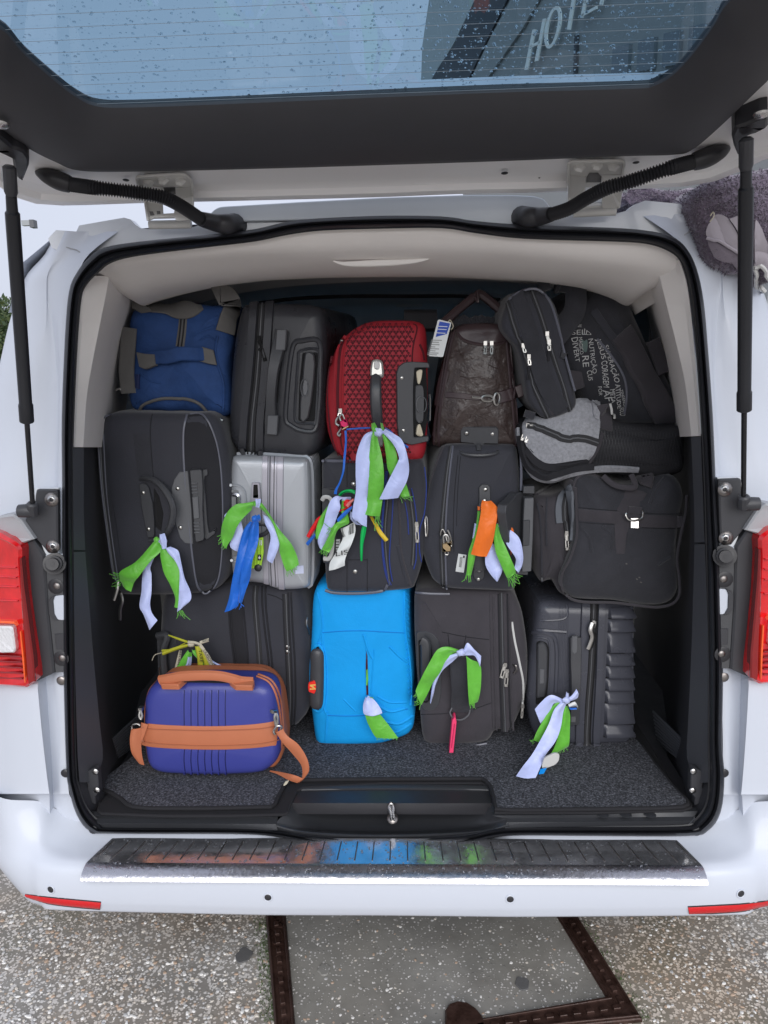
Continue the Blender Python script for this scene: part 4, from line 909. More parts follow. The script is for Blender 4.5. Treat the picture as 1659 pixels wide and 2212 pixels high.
lime = mat('lime_rubber', (.42, .72, .05), .5); wgrey = mat('pale_grey_plastic', (.55, .55, .54), .35); cream = mat('cream_plastic', (.62, .55, .42), .4)

def zipper(t, pts, w=.010, parent=None, name='zip', lift=.001, tape=None, th=.0016, teeth=True):
    z = t.strap(name, pts, w, tape or tapem, lift, th, parent=parent)
    if teeth: t.tube('zip_teeth', pts, .0017, plas2, lift + th, parent=z if parent is None else parent)
    return z
def pull(t, u, v, u2, v2, m=silm, w=.008, parent=None, name='zip_pull'):
    a, b = t.S(u, v, .006), t.S(u2, v2, .010); d = (b - a); L = d.length; d.normalize(); sx = d.cross(V((0, -1, 0))).normalized(); g_ = Geo(); h = w / 2
    g_.add(box_vf(a, (.008, .006, .010)))
    # flat tab with a slot
    for x0, x1, y0, y1 in ((-h, -h * .45, .15, 1), (h * .45, h, .15, 1), (-h, h, .0, .45), (-h, h, .85, 1)):
        g_.add(prism_vf([a + sx * x0 + d * L * y0, a + sx * x1 + d * L * y0, a + sx * x1 + d * L * y1, a + sx * x0 + d * L * y1], (0, .002, 0)))
    return fix(g_.build(name, m, parent or t.e))
def seam(t, pts, r=.0012, m=nylp, name='seam', lift=.0002, **k): return t.tube(name, pts, r, m, lift, **k)
def rivets(t, pts, r=.0075, m=silm, parent=None, lift=0.):
    for u, v in pts: t.rivet('rivet', u, v, r, m, parent=parent, lift=lift)
def ring_(t, name, u, v, ru, rv, rad, m, lift=.004, parent=None, rot=0.):
    c = [(u + math.cos(a) * ru * math.cos(rot) - math.sin(a) * rv * math.sin(rot), v + math.cos(a) * ru * math.sin(rot) + math.sin(a) * rv * math.cos(rot)) for a in [i / 18 * 6.2832 for i in range(18)]]
    p = [t.S(cu_, cv_, lift) for cu_, cv_ in c]; return make(name, *tube_vf(p + [p[0]], rad, 6, False), m, parent or t.e)
def free(t, name, pts, rad, m, sm=6, parent=None, seg=8, flat=1.):
    """tube through (u, v, off) points standing off the front plane"""
    p = [t.P(*c) for c in (catmull(pts, sm) if sm else pts)]
    r = rad if not callable(rad) else [rad(i / (len(p) - 1)) for i in range(len(p))]
    return make(name, *tube_vf(p, r, seg, flat=flat), m, parent or t.e)

# ---- 1 blue canvas duffel, top left
q = lambda *a: px('R', *a)
t = Thing('duffel_bag', 'blue canvas duffel bag with grey webbing patches, jammed in the top left corner', 'duffel bag', q(540, 850)[0], 1.97, yaw=-2)
t.body('body', q(172,250, 215,120, 300,75, 540,70, 740,80, 880,70, 915,250, 905,500, 895,700, 885,862, 600,856, 300,862, 185,845, 160,700, 180,480), .42, blue_c, r=.035, bulge=.02, amp=.018, nsc=9)
t.strap('top_flap', q(215,70, 330,88, 480,105, 620,112, 720,95), [.02, .045, .05, .05, .02], grey_w, .002, .003)
t.strap('side_webbing', q(190,240, 180,400, 172,560, 190,712), .040, grey_w, .004, .004)
t.strap('shoulder_strap', q(810,10, 850,-5, 900,20, 930,80, 905,160, 880,275), .050, grey_w, .006, .003)
zipper(t, q(585,130, 575,250, 558,378), .022, tape=grey_w)
for dx in (-13, 13): t.tube('zip_edge', q(585 + dx,132, 575 + dx,250, 558 + dx,376), .002, nylp, .002)
h = t.strap('carry_handle', q(300,475, 370,470, 480,450, 580,438, 690,432, 760,430), .034, blue_c, .008, .004, free=[0, .01, .02, .02, .01, 0])
t.plate('handle_patch', q(240,415, 290,425, 370,432, 378,510, 330,530, 300,538, 262,520), grey_w, .003, lift=.020)
t.plate('handle_patch', q(678,390, 720,378, 800,402, 825,510, 760,500, 690,478), grey_w, .003, lift=.012)
t.tube('end_piping', q(830,300, 815,400, 835,520, 870,650, 868,840), .0035, blue_c, .001)
t.tube('crease', q(640,300, 700,270, 800,230), .004, blue_c, 0); t.tube('crease', q(700,330, 760,300, 810,330), .003, blue_c, 0); t.tube('crease', q(270,560, 340,620, 420,640), .003, blue_c, 0)
t.plate('brand_tag', q(232,572, 258,575, 256,680, 232,672), mat('navy_tag', (.01, .02, .08), .7), .002, lift=.004)
t.tube('bottom_piping', q(250,850, 300,790, 380,755, 480,742, 600,748, 700,780, 770,850), .0042, grey_w, .006)
free(t, 'buckle', [(q(778,855)[0][0], q(0,855)[0][1], .02), (*q(800, 880)[0], .02), (*q(830, 893)[0], .02), (*q(868, 910)[0], .02)], .0035, silm)
free(t, 'clip', [(*q(100, 690)[0], .0), (*q(125, 680)[0], .0), (*q(150, 712)[0], .0)], .003, silm)

# ---- 2 big black soft case, left
q = lambda *a: px('E', *a)
t = Thing('suitcase', 'large black soft suitcase standing at the left wall under the blue duffel bag', 'suitcase', q(600, 1235)[0], 1.90, group='suitcases packed in the van boot')
t.body('body', q(203,300, 212,170, 255,115, 340,100, 560,98, 780,98, 900,104, 965,190, 1000,330, 1025,560, 1030,850, 1015,1050, 975,1160, 880,1222, 600,1240, 380,1242, 325,1215, 290,1080, 262,850, 225,560), .48, nyl, r=.035, bulge=.010, amp=.006, nsc=5)
t.plate('side_panel', q(748,150, 780,112, 850,112, 905,180, 950,330, 972,560, 975,900, 955,1120, 905,1195, 862,1212, 822,1170, 795,1000, 765,600, 745,420), nylp, .0012, planar=False, bev=.001)
for nm, p, r_ in (('piping', q(232,1130 - 850, 240,140, 300,108), .0022), ('piping', q(212,300, 232,560, 262,800, 300,1060, 325,1140), .0028), ('piping', q(245,230, 262,560, 292,830, 330,1090, 338,1150), .0022),
                  ('piping', q(760,112, 738,220, 742,430, 770,760, 795,1000, 822,1160, 862,1212), .0030), ('piping', q(780,108, 860,115, 925,230, 962,400, 978,640, 975,930, 950,1130, 890,1208, 860,1213), .0024)):
    t.tube(nm, p, r_, pipe, .001)
zipper(t, q(222,260, 240,560, 272,830, 312,1120), .012)
seam(t, q(545,108, 532,200, 540,350, 552,500)); seam(t, q(565,620, 575,760, 600,800)); seam(t, q(300,650, 325,800, 350,1000), .0008)
t.strap('webbing', q(478,225, 488,350, 505,480), .040, nyl2, .0008, .0012)
b = t.plate('handle_plate', q(462,538, 500,534, 520,560, 545,660, 556,780, 556,866, 515,872, 500,800, 478,680), plas, .010, 4)
rivets(t, q(497,588, 530,812), .0052, silm, b, .010)
t.plate('handle_recess', q(552,560, 590,620, 615,720, 600,830, 560,800, 552,700), gap, .001)
free(t, 'handle_loop', [(*q(472, 506)[0], .010), (*q(500, 502)[0], .018), (*q(550, 512)[0], .030), (*q(610, 560)[0], .040), (*q(660, 640)[0], .045), (*q(675, 710)[0], .045), (*q(655, 800)[0], .040), (*q(615, 860)[0], .025), (*q(560, 885)[0], .012), (*q(525, 888)[0], .010)], lambda s: .0048 + .004 * math.sin(math.pi * s), plas)
b = t.plate('trolley_plate', q(765,458, 712,464, 680,510, 662,570, 672,680, 690,790, 715,870, 745,905, 796,910, 788,700, 775,560), plas2, .004, 2)
rivets(t, q(704,565, 720,805), .0055, silm, b, .004)
b = t.plate('trolley_handle', q(775,452, 850,448, 858,560, 856,700, 866,860, 862,886, 812,900, 802,800, 790,600), plas, .020, 5)
t.plate('release_button', q(790,618, 828,616, 836,750, 800,756), plas2, .004, 2, lift=.020, parent=b)
for yy in (530, 550, 570, 590, 775, 795, 815, 835): t.plate('grip_ridge', q(784 + (yy - 530) * .06, yy, 820 + (yy - 530) * .06, yy - 1, 822 + (yy - 530) * .06, yy + 9, 786 + (yy - 530) * .06, yy + 10), plas2, .002, lift=.020, parent=b)
t.plate('handle_bracket', q(852,452, 886,446, 888,484, 870,492, 864,520, 876,640, 886,780, 896,840, 940,812, 930,848, 880,884, 866,870, 858,700, 852,560), plas, .008, 2)
free(t, 'zip_pull', [(*q(330, 1140)[0], .02), (*q(325, 1190)[0], .024), (*q(304, 1255)[0], .026)], .0052, silm, flat=.4)
free(t, 'zip_pull', [(*q(350, 1212)[0], .018), (*q(360, 1260)[0], .024), (*q(347, 1310)[0], .024), (*q(345, 1378)[0], .022)], .0042, silm, flat=.5)
# top carry handle of the same case, showing against the duffel
free(t, 'top_handle', [(*q(455, 98)[0], -.10), (*q(560, 60)[0], -.10), (*q(700, 72)[0], -.10), (*q(900, 92)[0], -.10)], .012, plas, flat=.6)

# ---- 3 black hard shell, upper row
q = lambda *a: px('C', *a)
t = Thing('suitcase', 'matt black hard shell suitcase with a long strap handle, above the silver case', 'suitcase', q(1080, 1040)[0], 1.93, yaw=-6, group='suitcases packed in the van boot')
t.body('shell', q(905,275, 940,246, 1060,243, 1200,246, 1300,262, 1345,330, 1350,600, 1345,850, 1320,980, 1260,1046, 1100,1042, 935,1026, 870,990, 843,900, 848,700, 868,450), .50, hard, r=.035, bulge=.006)
for a, b2 in (((985,250, 975,450, 958,650, 938,850, 925,1020), .010), ((1068,248, 1055,450, 1040,650, 1020,850, 1015,1032), .010)):
    t.strap('shell_rim', q(*a), .022, hard, .004, .006)
zipper(t, q(1028,248, 1015,450, 1000,650, 978,850, 970,1028), .016, lift=.001)
for a in ((1008,250, 997,450, 980,650, 962,850, 952,1025), (1046,250, 1034,450, 1018,650, 998,850, 990,1028)): t.tube('rim_groove', q(*a), .0022, gap, .002)
b = t.strap('carry_handle', q(1128,385, 1124,440, 1112,520, 1100,600, 1090,700, 1084,780, 1078,850, 1075,925), [.030, .032, .030, .026, .025, .026, .032, .032], plas, .012, .006, free=[-.008, 0, .010, .016, .016, .010, 0, -.008])
t.plate('handle_cap', q(1103,382, 1152,380, 1145,488, 1095,488), plas2, .003, 2, lift=.020); t.plate('handle_cap', q(1055,826, 1108,828, 1102,928, 1050,924), plas2, .003, 2, lift=.020)
t.plate('handle_recess', q(1112,540, 1128,500, 1134,520, 1118,640, 1108,760, 1100,760, 1102,640), gap, .0012)
rec = q(1196,452, 1230,440, 1322,446, 1330,620, 1322,800, 1300,902, 1230,905, 1178,880, 1150,850, 1152,760, 1166,600, 1180,500)
t.tube('recess_rim', rec, .0065, hard, 0, closed=True, seg=8)
t.tube('recess_rim', q(1226,492, 1320,490, 1318,620, 1306,850, 1280,868, 1210,862, 1196,820, 1205,660, 1214,540), .004, hard, 0, closed=True)
t.plate('trolley_recess', q(1236,500, 1316,500, 1312,640, 1298,858, 1214,856, 1220,660), gap, .0012, 5)
h = t.plate('trolley_grip', q(1250,502, 1272,494, 1296,510, 1302,560, 1296,640, 1282,760, 1266,840, 1240,864, 1222,846, 1224,760, 1236,640, 1242,560), plas, .014, 4, bev=.003)
ring_(t, 'button_ring', *q(1251,682)[0], 8, 19, .0012, plas2, .0155, parent=h)
t.plate('button', q(1244,640, 1262,642, 1266,690, 1256,726, 1240,722, 1236,680), plas2, .002, 3, lift=.014, parent=h)
pull(t, *q(1014,425)[0], *q(1050,545)[0], m=gap, w=.009)
t.tube('zip_lock', q(1010,440, 1030,470, 1015,490), .004, gap, .006)
free(t, 'wheel', [(*q(1478, 352)[0], -.48), (*q(1500, 356)[0], -.48)], .022, rubber, sm=0, seg=12)

# ---- 4 silver case
q = lambda *a: px('E', *a)
t = Thing('suitcase', 'silver grey hard suitcase with fine side ribs and a lime luggage tag', 'suitcase', q(1300, 1190)[0], 1.915, yaw=-1, group='suitcases packed in the van boot')
t.body('shell', q(1018,560, 1022,440, 1032,382, 1052,367, 1200,366, 1350,375, 1470,382, 1498,388, 1516,460, 1522,700, 1522,1000, 1516,1140, 1492,1190, 1330,1200, 1230,1165, 1060,1140, 1030,1080, 1020,900), .46, silv, r=.022, bulge=.004)
for k in range(7):
    y = .028 + k * .020; out = []
    n = len(t.outline)
    for i in range(n):
        a = t.outline[i]; nn = t.nor[i]
        if (nn.x > .3 or nn.y > .5) and nn.y > -.95: out.append(V((a.x + nn.x * .0012, y, a.y + nn.y * .0012)))
    # longest run
    runs = []; cur = []
    for i in range(n * 2):
        a = t.outline[i % n]; nn = t.nor[i % n]
        if (nn.x > .25 or nn.y > .8) and nn.y > -.9: cur.append(V((a.x + nn.x * .0012, y, a.y + nn.y * .0012)))
        else: runs.append(cur); cur = []
    out = max(runs, key=len)
    make('rib', *tube_vf(out, .0062, 6), silv, t.e); make('groove', *tube_vf([p + V((0, .010, 0)) + V((.0022, 0, 0)) for p in out], .0030, 6), gap, t.e)
t.strap('rim', q(1242,370, 1240,560, 1240,800, 1245,1000, 1250,1150), .015, silv2, .001, .005)
t.strap('rim', q(1335,376, 1334,560, 1332,800, 1335,1000, 1345,1182), .017, silv2, .001, .005)
zipper(t, q(1290,372, 1286,560, 1285,800, 1290,1000, 1298,1168), .022, tape=silv2, teeth=False)
for x in (1274, 1300): t.tube('rim_line', q(x,373, x - 3,560, x - 4,800, x,1000, x + 10,1165), .0012, plas2, .003)
t.tube('edge_crease', q(1495,400, 1500,600, 1502,900, 1500,1150), .004, silv, -.002)
t.tube('recess_rim', q(1028,545, 1080,550, 1115,590, 1122,700, 1120,900, 1110,990, 1060,1015, 1034,1010), .004, silv, 0)
t.plate('handle_pocket', q(1032,570, 1075,575, 1092,620, 1094,760, 1092,960, 1075,985, 1036,985), mat('silver_pocket', (.20, .205, .215), .5), .001, 4)
t.tube('trolley_grip', q(1048,600, 1075,605, 1080,640, 1080,760, 1078,920), .006, chrome, .004)
b = t.plate('carry_handle', q(1160,530, 1205,530, 1212,600, 1215,760, 1214,850, 1200,880, 1150,880, 1146,740, 1154,600), silv2, .010, 3)
t.plate('handle_gloss', q(1168,542, 1196,541, 1198,625, 1166,625), mat('mirror_black', (.03, .03, .03), .05, 1.), .002, 2, lift=.010)
t.plate('shop_sticker', q(1428,1045, 1478,1040, 1480,1090, 1428,1092), mat('lilac_sticker', (.66, .70, .90), .5), .0015, planar=False)
# its tag
tg = Thing('luggage_tag', 'lime green luggage tag shaped like a tiny suitcase hanging on the silver case', 'luggage tag', q(1185, 1060)[0], 1.870)
b = prism('tag', [tg.P(u, v) for u, v in roundpoly(q(1122,868, 1228,862, 1232,960, 1216,1050, 1190,1062, 1125,1058, 1118,960), 3, 3)], (0, .006, 0), lime, tg.e, .0015)
for i in range(5):
    a, c = q(1140 + i * 19, 880)[0], q(1140 + i * 17, 1045)[0]; make('groove', *tube_vf([tg.P(*a, .001), tg.P(*c, .001)], .0014, 5), mat('lime_dark', (.28, .5, .03), .5), tg.e)
prism('plane_badge', [tg.P(u, v, .003) for u, v in q(1196,975, 1217,974, 1216,1010, 1195,1010)], (0, .003, 0), ink, tg.e, .0003)
prism('plane_symbol', [tg.P(u, v, .0042) for u, v in q(1205,978, 1208,988, 1214,994, 1213,998, 1208,995, 1208,1002, 1203,1002, 1203,995, 1198,998, 1198,994, 1203,988)], (0, .001, 0), paper, tg.e)
prism('name_label', [tg.P(u, v, .002) for u, v in q(1206,885, 1222,884, 1222,916, 1207,917)], (0, .001, 0), paper, tg.e)
for c in (q(1134, 872)[0], q(1198, 1056)[0]): make('foot', *dome_vf(tg.P(*c, .001), (0, -1, 0), .010, .004), rubber, tg.e)
free(tg, 'tag_loop', [(*q(1165, 862)[0], .0), (*q(1150, 820)[0], .006), (*q(1190, 790)[0], .01), (*q(1245, 792)[0], .01), (*q(1262, 820)[0], .008), (*q(1235, 848)[0], .006), (*q(1180, 862)[0], .0)], .0055, rubber, flat=.4)

# ---- 5 red case
q = lambda *a: px('S', *a)
t = Thing('suitcase', 'red suitcase with an embossed geometric pattern and a black and silver carry handle', 'suitcase', q(450, 1250)[0], 1.90, group='suitcases packed in the van boot')
t.body('body', q(36,900, 36,760, 55,590, 110,430, 195,310, 300,235, 420,200, 620,196, 740,205, 800,250, 818,420, 822,800, 815,1120, 790,1245, 730,1288, 560,1280, 250,1262, 130,1230, 75,1130, 45,1020), .44, redp_, r=.03, bulge=.008)
# pattern panel: fine raised lattice as geometry
gz = Geo(); cell = 47.; row = 0; Yv = 205
def stroke(pts):
    for a, b in zip(pts[:-1], pts[1:]):
        A_, B_ = [t.S(*q(*p)[0], .0007) for p in (a, b)]; d = (B_ - A_); 
        if d.length < 1e-5: continue
        s_ = d.normalized().cross(V((0, -1, 0))).normalized() * .0011; i0 = len(gz.v); gz.v += [A_ - s_, A_ + s_, B_ + s_, B_ - s_]; gz.f.append([i0, i0 + 1, i0 + 2, i0 + 3])
def inside(x, y): 
    l = 195 if y > 330 else 195 + (330 - y) * 1.35
    return l < x < 690 + (0 if y > 400 else (400 - y) * .15) and 235 < y < 1275 and not (585 < x and 515 < y < 1145)
while Yv < 1300:
    X_ = 180 + (row % 2) * cell / 2
    while X_ < 720:
        if inside(X_, Yv):
            for k in range(3):
                a = math.radians(90 + 120 * k); b1 = a + math.radians(60); L_ = cell * .52
                e = (X_ + math.cos(a) * L_, Yv - math.sin(a) * L_); stroke([(X_, Yv), e])
                o1 = (X_ + math.cos(a) * L_ * .95 + math.cos(a + 2.2) * cell * .26, Yv - math.sin(a) * L_ * .95 - math.sin(a + 2.2) * cell * .26)
                stroke([(X_ + math.cos(a - .75) * cell * .24, Yv - math.sin(a - .75) * cell * .24), (X_ + math.cos(a - .22) * cell * .46, Yv - math.sin(a - .22) * cell * .46)])
                stroke([(X_ + math.cos(a + .75) * cell * .24, Yv - math.sin(a + .75) * cell * .24), (X_ + math.cos(a + .22) * cell * .46, Yv - math.sin(a + .22) * cell * .46)])
        X_ += cell
    Yv += cell * .78; row += 1
pan = t.plate('patterned_panel', q(198,340, 240,285, 330,235, 420,215, 640,208, 700,225, 712,330, 702,420, 696,700, 700,1120, 712,1230, 690,1276, 520,1270, 330,1262, 230,1255, 205,1000, 192,700, 190,480), redc, .0006, planar=False, bev=.0004)
o = gz.build('embossed_pattern', redd, t.e); tagit(o, kind='stuff')
for p, r_ in ((q(195,315, 138,430, 118,600, 112,800, 125,1000, 150,1160, 190,1250), .0045), (q(212,320, 172,440, 158,620, 155,800, 165,1000, 185,1180, 215,1258), .003), (q(205,330, 185,460, 176,620, 175,800, 185,1000, 205,1200), .0022)): t.tube('piping', p, r_, redp_, .001)
t.strap('zip', q(205,318, 152,440, 134,620, 132,800, 145,1000, 168,1160, 205,1255), .012, redd, .0005, .001)
t.tube('seam', q(90,470, 62,650, 62,850, 90,1080, 140,1225), .0025, redd, .0)
t.tube('seam', q(712,225, 740,260, 705,430, 700,700), .002, redd, .0); t.tube('seam', q(760,380, 785,440, 795,500), .003, redd, .0)
h = free(t, 'carry_handle', [(*q(428, 600)[0], .018), (*q(424, 700)[0], .036), (*q(426, 820)[0], .040), (*q(433, 920)[0], .034), (*q(443, 1020)[0], .018)], lambda s: .0125 + .0015 * math.sin(math.pi * s), plas, flat=.6)
h['label'] = 'black grip between two silver end caps'
t.plate('handle_cap', q(395,505, 420,494, 460,497, 478,520, 486,600, 482,636, 382,625, 384,560), mat('satin_silver', (.55, .55, .52), .3, .6), .020, 5, bev=.004)
t.plate('cap_inset', q(412,510, 440,500, 456,520, 454,570, 430,578, 410,560), wgrey, .002, 4, lift=.020)
t.plate('handle_cap', q(432,1075, 476,1080, 482,1150, 466,1168, 444,1160, 430,1110), mat('satin_silver', (.55, .55, .52), .3, .6), .012, 4, bev=.003)
b = t.plate('trolley_plate', q(585,600, 600,550, 645,518, 700,512, 830,520, 838,560, 722,560, 712,700, 712,900, 716,1090, 830,1080, 828,1120, 700,1148, 640,1132, 602,1090, 590,1000), plas, .012, 3)
rivets(t, q(620,635, 632,1033), .0052, silm, b, .012)
t.plate('trolley_recess', q(722,560, 812,556, 820,700, 822,960, 800,1090, 725,1088, 715,900, 714,700), gap, .002)
h = t.plate('trolley_grip', q(728,700, 740,690, 780,690, 792,720, 796,830, 790,960, 775,985, 745,982, 730,950, 724,830), plas, .010, 5)
ring_(t, 'button_ring', *q(757, 838)[0], 9, 17, .0013, plas2, .013, parent=h)
t.plate('grip_inset', q(732,590, 760,572, 784,575, 775,640, 760,688, 745,680), cream, .008, 4); t.plate('grip_inset', q(750,1000, 766,985, 780,1030, 792,1080, 760,1085, 738,1070), cream, .008, 4)
t.tube('frame_edge', q(805,760, 808,860, 806,960), .002, silm, .012)
t.plate('back_bumper', q(820,200, 893,192, 895,260, 870,420, 835,460, 822,420), plas, .004) if 0 else None
free(t, 'trolley_housing', [(*q(640, 200)[0], -.30), (*q(890, 200)[0], -.30)], .03, plas, sm=0)
pull(t, *q(160,885)[0], *q(152,935)[0]); 
free(t, 'zip_pull', [(*q(155, 920)[0], .02), (*q(128, 950)[0], .022), (*q(122, 985)[0], .022), (*q(145, 1000)[0], .022)], .0028, silm)
free(t, 'zip_pull', [(*q(165, 1020)[0], .016), (*q(135, 1062)[0], .018), (*q(148, 1078)[0], .018), (*q(160, 1060)[0], .018)], .0025, silm)
free(t, 'side_ring', [(*q(150, 375)[0], .0), (*q(160, 352)[0], .008), (*q(172, 352)[0], .008)], .0025, silm)
tp = Thing('padlock', 'tiny pink padlock on the zip of the red suitcase', 'padlock', q(180, 1040)[0], 1.868)
prism('lock_body', [tp.P(u, v) for u, v in roundpoly(q(148,968, 200,950, 218,1002, 165,1036), 1.5, 3)], (0, .010, 0), magenta, tp.e, .002)
prism('brass_face', [tp.P(u, v, .001) for u, v in q(172,1020, 215,1000, 218,1008, 170,1036)], (0, .004, 0), brass, tp.e, .0005)
free(tp, 'shackle', [(*q(160, 968)[0], -.004), (*q(150, 935)[0], -.004), (*q(170, 915)[0], -.004), (*q(186, 950)[0], -.004)], .0022, silm)

# ---- 6 brown leather bag
t = Thing('suitcase', 'dark brown creased leather trolley bag with a metal clasp, right of the red case', 'suitcase', q(1200, 1160)[0], 1.92, group='suitcases packed in the van boot')
t.body('body', q(905,700, 950,480, 985,330, 1020,268, 1080,232, 1180,222, 1330,222, 1420,240, 1450,330, 1475,560, 1495,800, 1510,1000, 1512,1150, 1400,1165, 1200,1158, 1000,1155, 868,1145, 866,1050, 880,880), .42, leath, r=.022, bulge=.014, amp=.006, nsc=12)
for p, r_ in ((q(1030,275, 985,450, 945,700, 910,950, 905,1150), .0036), (q(1012,290, 965,460, 925,700, 885,950, 872,1140), .0030), (q(1000,330, 935,600, 900,800, 862,1080), .0018),
              (q(1415,262, 1428,450, 1450,700, 1475,950, 1492,1155), .0036), (q(1440,300, 1460,560, 1490,850, 1508,1100), .003)): t.tube('piping', p, r_, leath2, .0015)
t.strap('side_gusset', q(958,580, 925,700, 905,850), .024, leath2, .001, .0015); t.strap('side_gusset', q(1448,480, 1462,600, 1480,720), .024, leath2, .001, .0015)
t.plate('top_flap', q(1040,275, 1080,240, 1180,230, 1330,232, 1405,250, 1412,290, 1408,350, 1350,372, 1250,378, 1150,368, 1080,340), leath2, .003, planar=False, bev=.002)
t.tube('top_zip', q(1050,300, 1090,345, 1170,375, 1270,385, 1380,370, 1412,350), .004, leath2, .003)
rnd2 = random.Random(3)
for k in range(26):
    x0, y0 = rnd2.uniform(1000, 1420), rnd2.uniform(420, 1120); a = rnd2.uniform(-.5, .5) + (1.57 if y0 > 850 and rnd2.random() < .6 else .0); L_ = rnd2.uniform(25, 90)
    p = [(x0, y0), (x0 + math.cos(a) * L_ * .5, y0 + math.sin(a) * L_ * .5 + rnd2.uniform(-8, 8)), (x0 + math.cos(a) * L_, y0 + math.sin(a) * L_)]
    seam(t, [px('S', *c)[0] for c in p], .0013, leath, 'crease', -.0002)
for x in (1258, 1305): pull(t, *q(x, 375)[0], *q(x - 3, 460)[0], w=.007)
t.strap('clasp_strap', q(960,765, 1040,770, 1150,782, 1230,790), .014, leath2, .002, .002)
t.strap('clasp_strap', q(1345,790, 1400,778, 1450,762, 1510,742, 1570,715), .030, leath2, .006, .003)
ring_(t, 'clasp', *q(1272, 790)[0], 12, 6.5, .0028, silm, .010); t.tube('clasp_bar', q(1158,782, 1200,784, 1240,790), .0028, silm, .008)
ring_(t, 'clasp_ring', *q(1338, 795)[0], 6, 13, .0028, silm, .012)
b = t.plate('wheel_plate', q(1072,1040, 1090,1010, 1345,1012, 1362,1035, 1358,1140, 1250,1138, 1250,1168, 1175,1168, 1172,1138, 1072,1128), plas, .007, 2)
rivets(t, q(1117,1052, 1313,1060), .0056, silm, b, .007)
free(t, 'foot_ring', [(*q(1212 + 145 * math.cos(a), 1195 + 32 * math.sin(a))[0], .016 + .02 * math.sin(a)) for a in [i * 6.2832 / 20 for i in range(21)]], .0046, plas, sm=2)
free(t, 'foot_hub', [(*q(1208, 1150)[0], .012), (*q(1210, 1195)[0], .02)], .007, plas)
# tall handle arch
free(t, 'handle_arch', [(*q(912, 262)[0], -.02), (*q(960, 200)[0], -.03), (*q(1080, 95)[0], -.05), (*q(1175, 18)[0], -.06)], .0115, leath2)
free(t, 'handle_arch', [(*q(1190, 20)[0], -.06), (*q(1215, -2)[0], -.06), (*q(1250, 15)[0], -.06), (*q(1330, 80)[0], -.06), (*q(1400, 150)[0], -.05), (*q(1420, 230)[0], -.04)], .0115, leath2)
free(t, 'handle_tie', [(*q(1185, 25)[0], -.05), (*q(1205, 60)[0], -.045), (*q(1200, -30)[0], -.05)], .003, leath2)
for k in range(9): x0 = 1030 + k * 45; free(t, 'ruffle', [(*q(x0, 240)[0], -.06), (*q(x0 + 20, 205 - 30 * rnd2.random())[0], -.07), (*q(x0 + 50, 235)[0], -.06)], .010, nyl2)
tg = Thing('luggage_tag', 'blue and white printed paper tag tied to the brown leather bag', 'luggage tag', q(885, 470)[0], 1.86)
Q4 = q(900,190, 1002,215, 938,478, 828,470)
prism('card', [tg.P(u, v) for u, v in roundpoly(Q4, 3, 3)], (0, .0012, 0), paper, tg.e)
prism('blue_band', [tg.P(u, v, .0012) for u, v in q(912,205, 992,222, 966,302, 882,325)], (0, .001, 0), mat('tag_blue', (.01, .06, .42), .5), tg.e)
for i, (y, l) in enumerate(((345, .9), (360, .7), (378, .8), (395, .5), (410, .85), (425, .6), (442, .9), (455, .8))):
    x0 = 905 - (y - 230) * .26; prism('print_line', [tg.P(u, v, .0012) for u, v in q(x0 - 28, y, x0 - 28 + 92 * l, y + 3, x0 - 30 + 92 * l, y + 9, x0 - 30, y + 6)], (0, .0008, 0), mat('grey_ink', (.30, .30, .30), .7), tg.e)
for y in (240, 262, 290): prism('print_line', [tg.P(u, v, .0022) for u, v in q(905 - (y - 230) * .3, y, 975 - (y - 230) * .3, y + 4, 974 - (y - 230) * .3, y + 9, 904 - (y - 230) * .3, y + 5)], (0, .0008, 0), paper, tg.e)
free(tg, 'string', [(*q(975, 225)[0], .0), (*q(990, 195)[0], -.005), (*q(1015, 240)[0], -.01), (*q(1000, 270)[0], -.01)], .0012, kraft)

# ---- 7 black laptop bag
q = lambda *a: px('D', *a)
t = Thing('laptop_bag', 'slim black laptop bag leaning over the grey backpack, with silver zip pulls', 'laptop bag', q(840, 835)[0], 1.86, yaw=2)
t.body('body', q(612,360, 640,240, 690,182, 760,168, 840,190, 890,260, 920,400, 950,540, 985,680, 1000,770, 960,810, 850,840, 790,805, 745,740, 722,600, 690,480, 640,420), .20, nyl, r=.018, bulge=.012, amp=.007, nsc=9)
t.strap('front_band', q(690,190, 735,330, 780,480, 830,640, 880,740, 925,800), [.03, .035, .04, .042, .042, .04], nyl2, .0015, .002)
zipper(t, q(640,240, 670,350, 720,480, 745,560, 780,680, 815,760, 850,835), .012); zipper(t, q(765,180, 810,300, 850,430, 890,560, 930,680, 965,800), .012)
t.tube('edge_piping', q(650,225, 720,180, 800,175, 860,240, 900,360, 940,520, 990,700), .003, pipe, .001)
t.plate('corner_patch', q(835,735, 925,712, 945,790, 870,825), nyl3, .0015, planar=False)
for a in ((840,405, 852,465), (850,445, 852,490), (722,462, 732,500), (750,520, 755,565)): pull(t, *q(*a[:2])[0], *q(*a[2:])[0], w=.0075)
for a in ((850,492, 850,545), (752,568, 748,640)): t.strap('pull_cord', q(*a), .006, nylp, .006, .002)
free(t, 'carry_strap', [(*q(840, 180)[0], -.02), (*q(825, 130)[0], -.03), (*q(850, 96)[0], -.03), (*q(890, 92)[0], -.04), (*q(912, 130)[0], -.05), (*q(895, 190)[0], -.06)], .014, nyl2, flat=.35)
free(t, 'carry_strap', [(*q(930, 190)[0], -.06), (*q(950, 120)[0], -.06), (*q(985, 130)[0], -.06), (*q(995, 200)[0], -.06), (*q(985, 290)[0], -.05), (*q(930, 370)[0], -.03), (*q(890, 420)[0], -.02)], .026, nyl2, flat=.3)
t.strap('side_clip', q(915,505, 940,520), .02, plas, .002, .004)
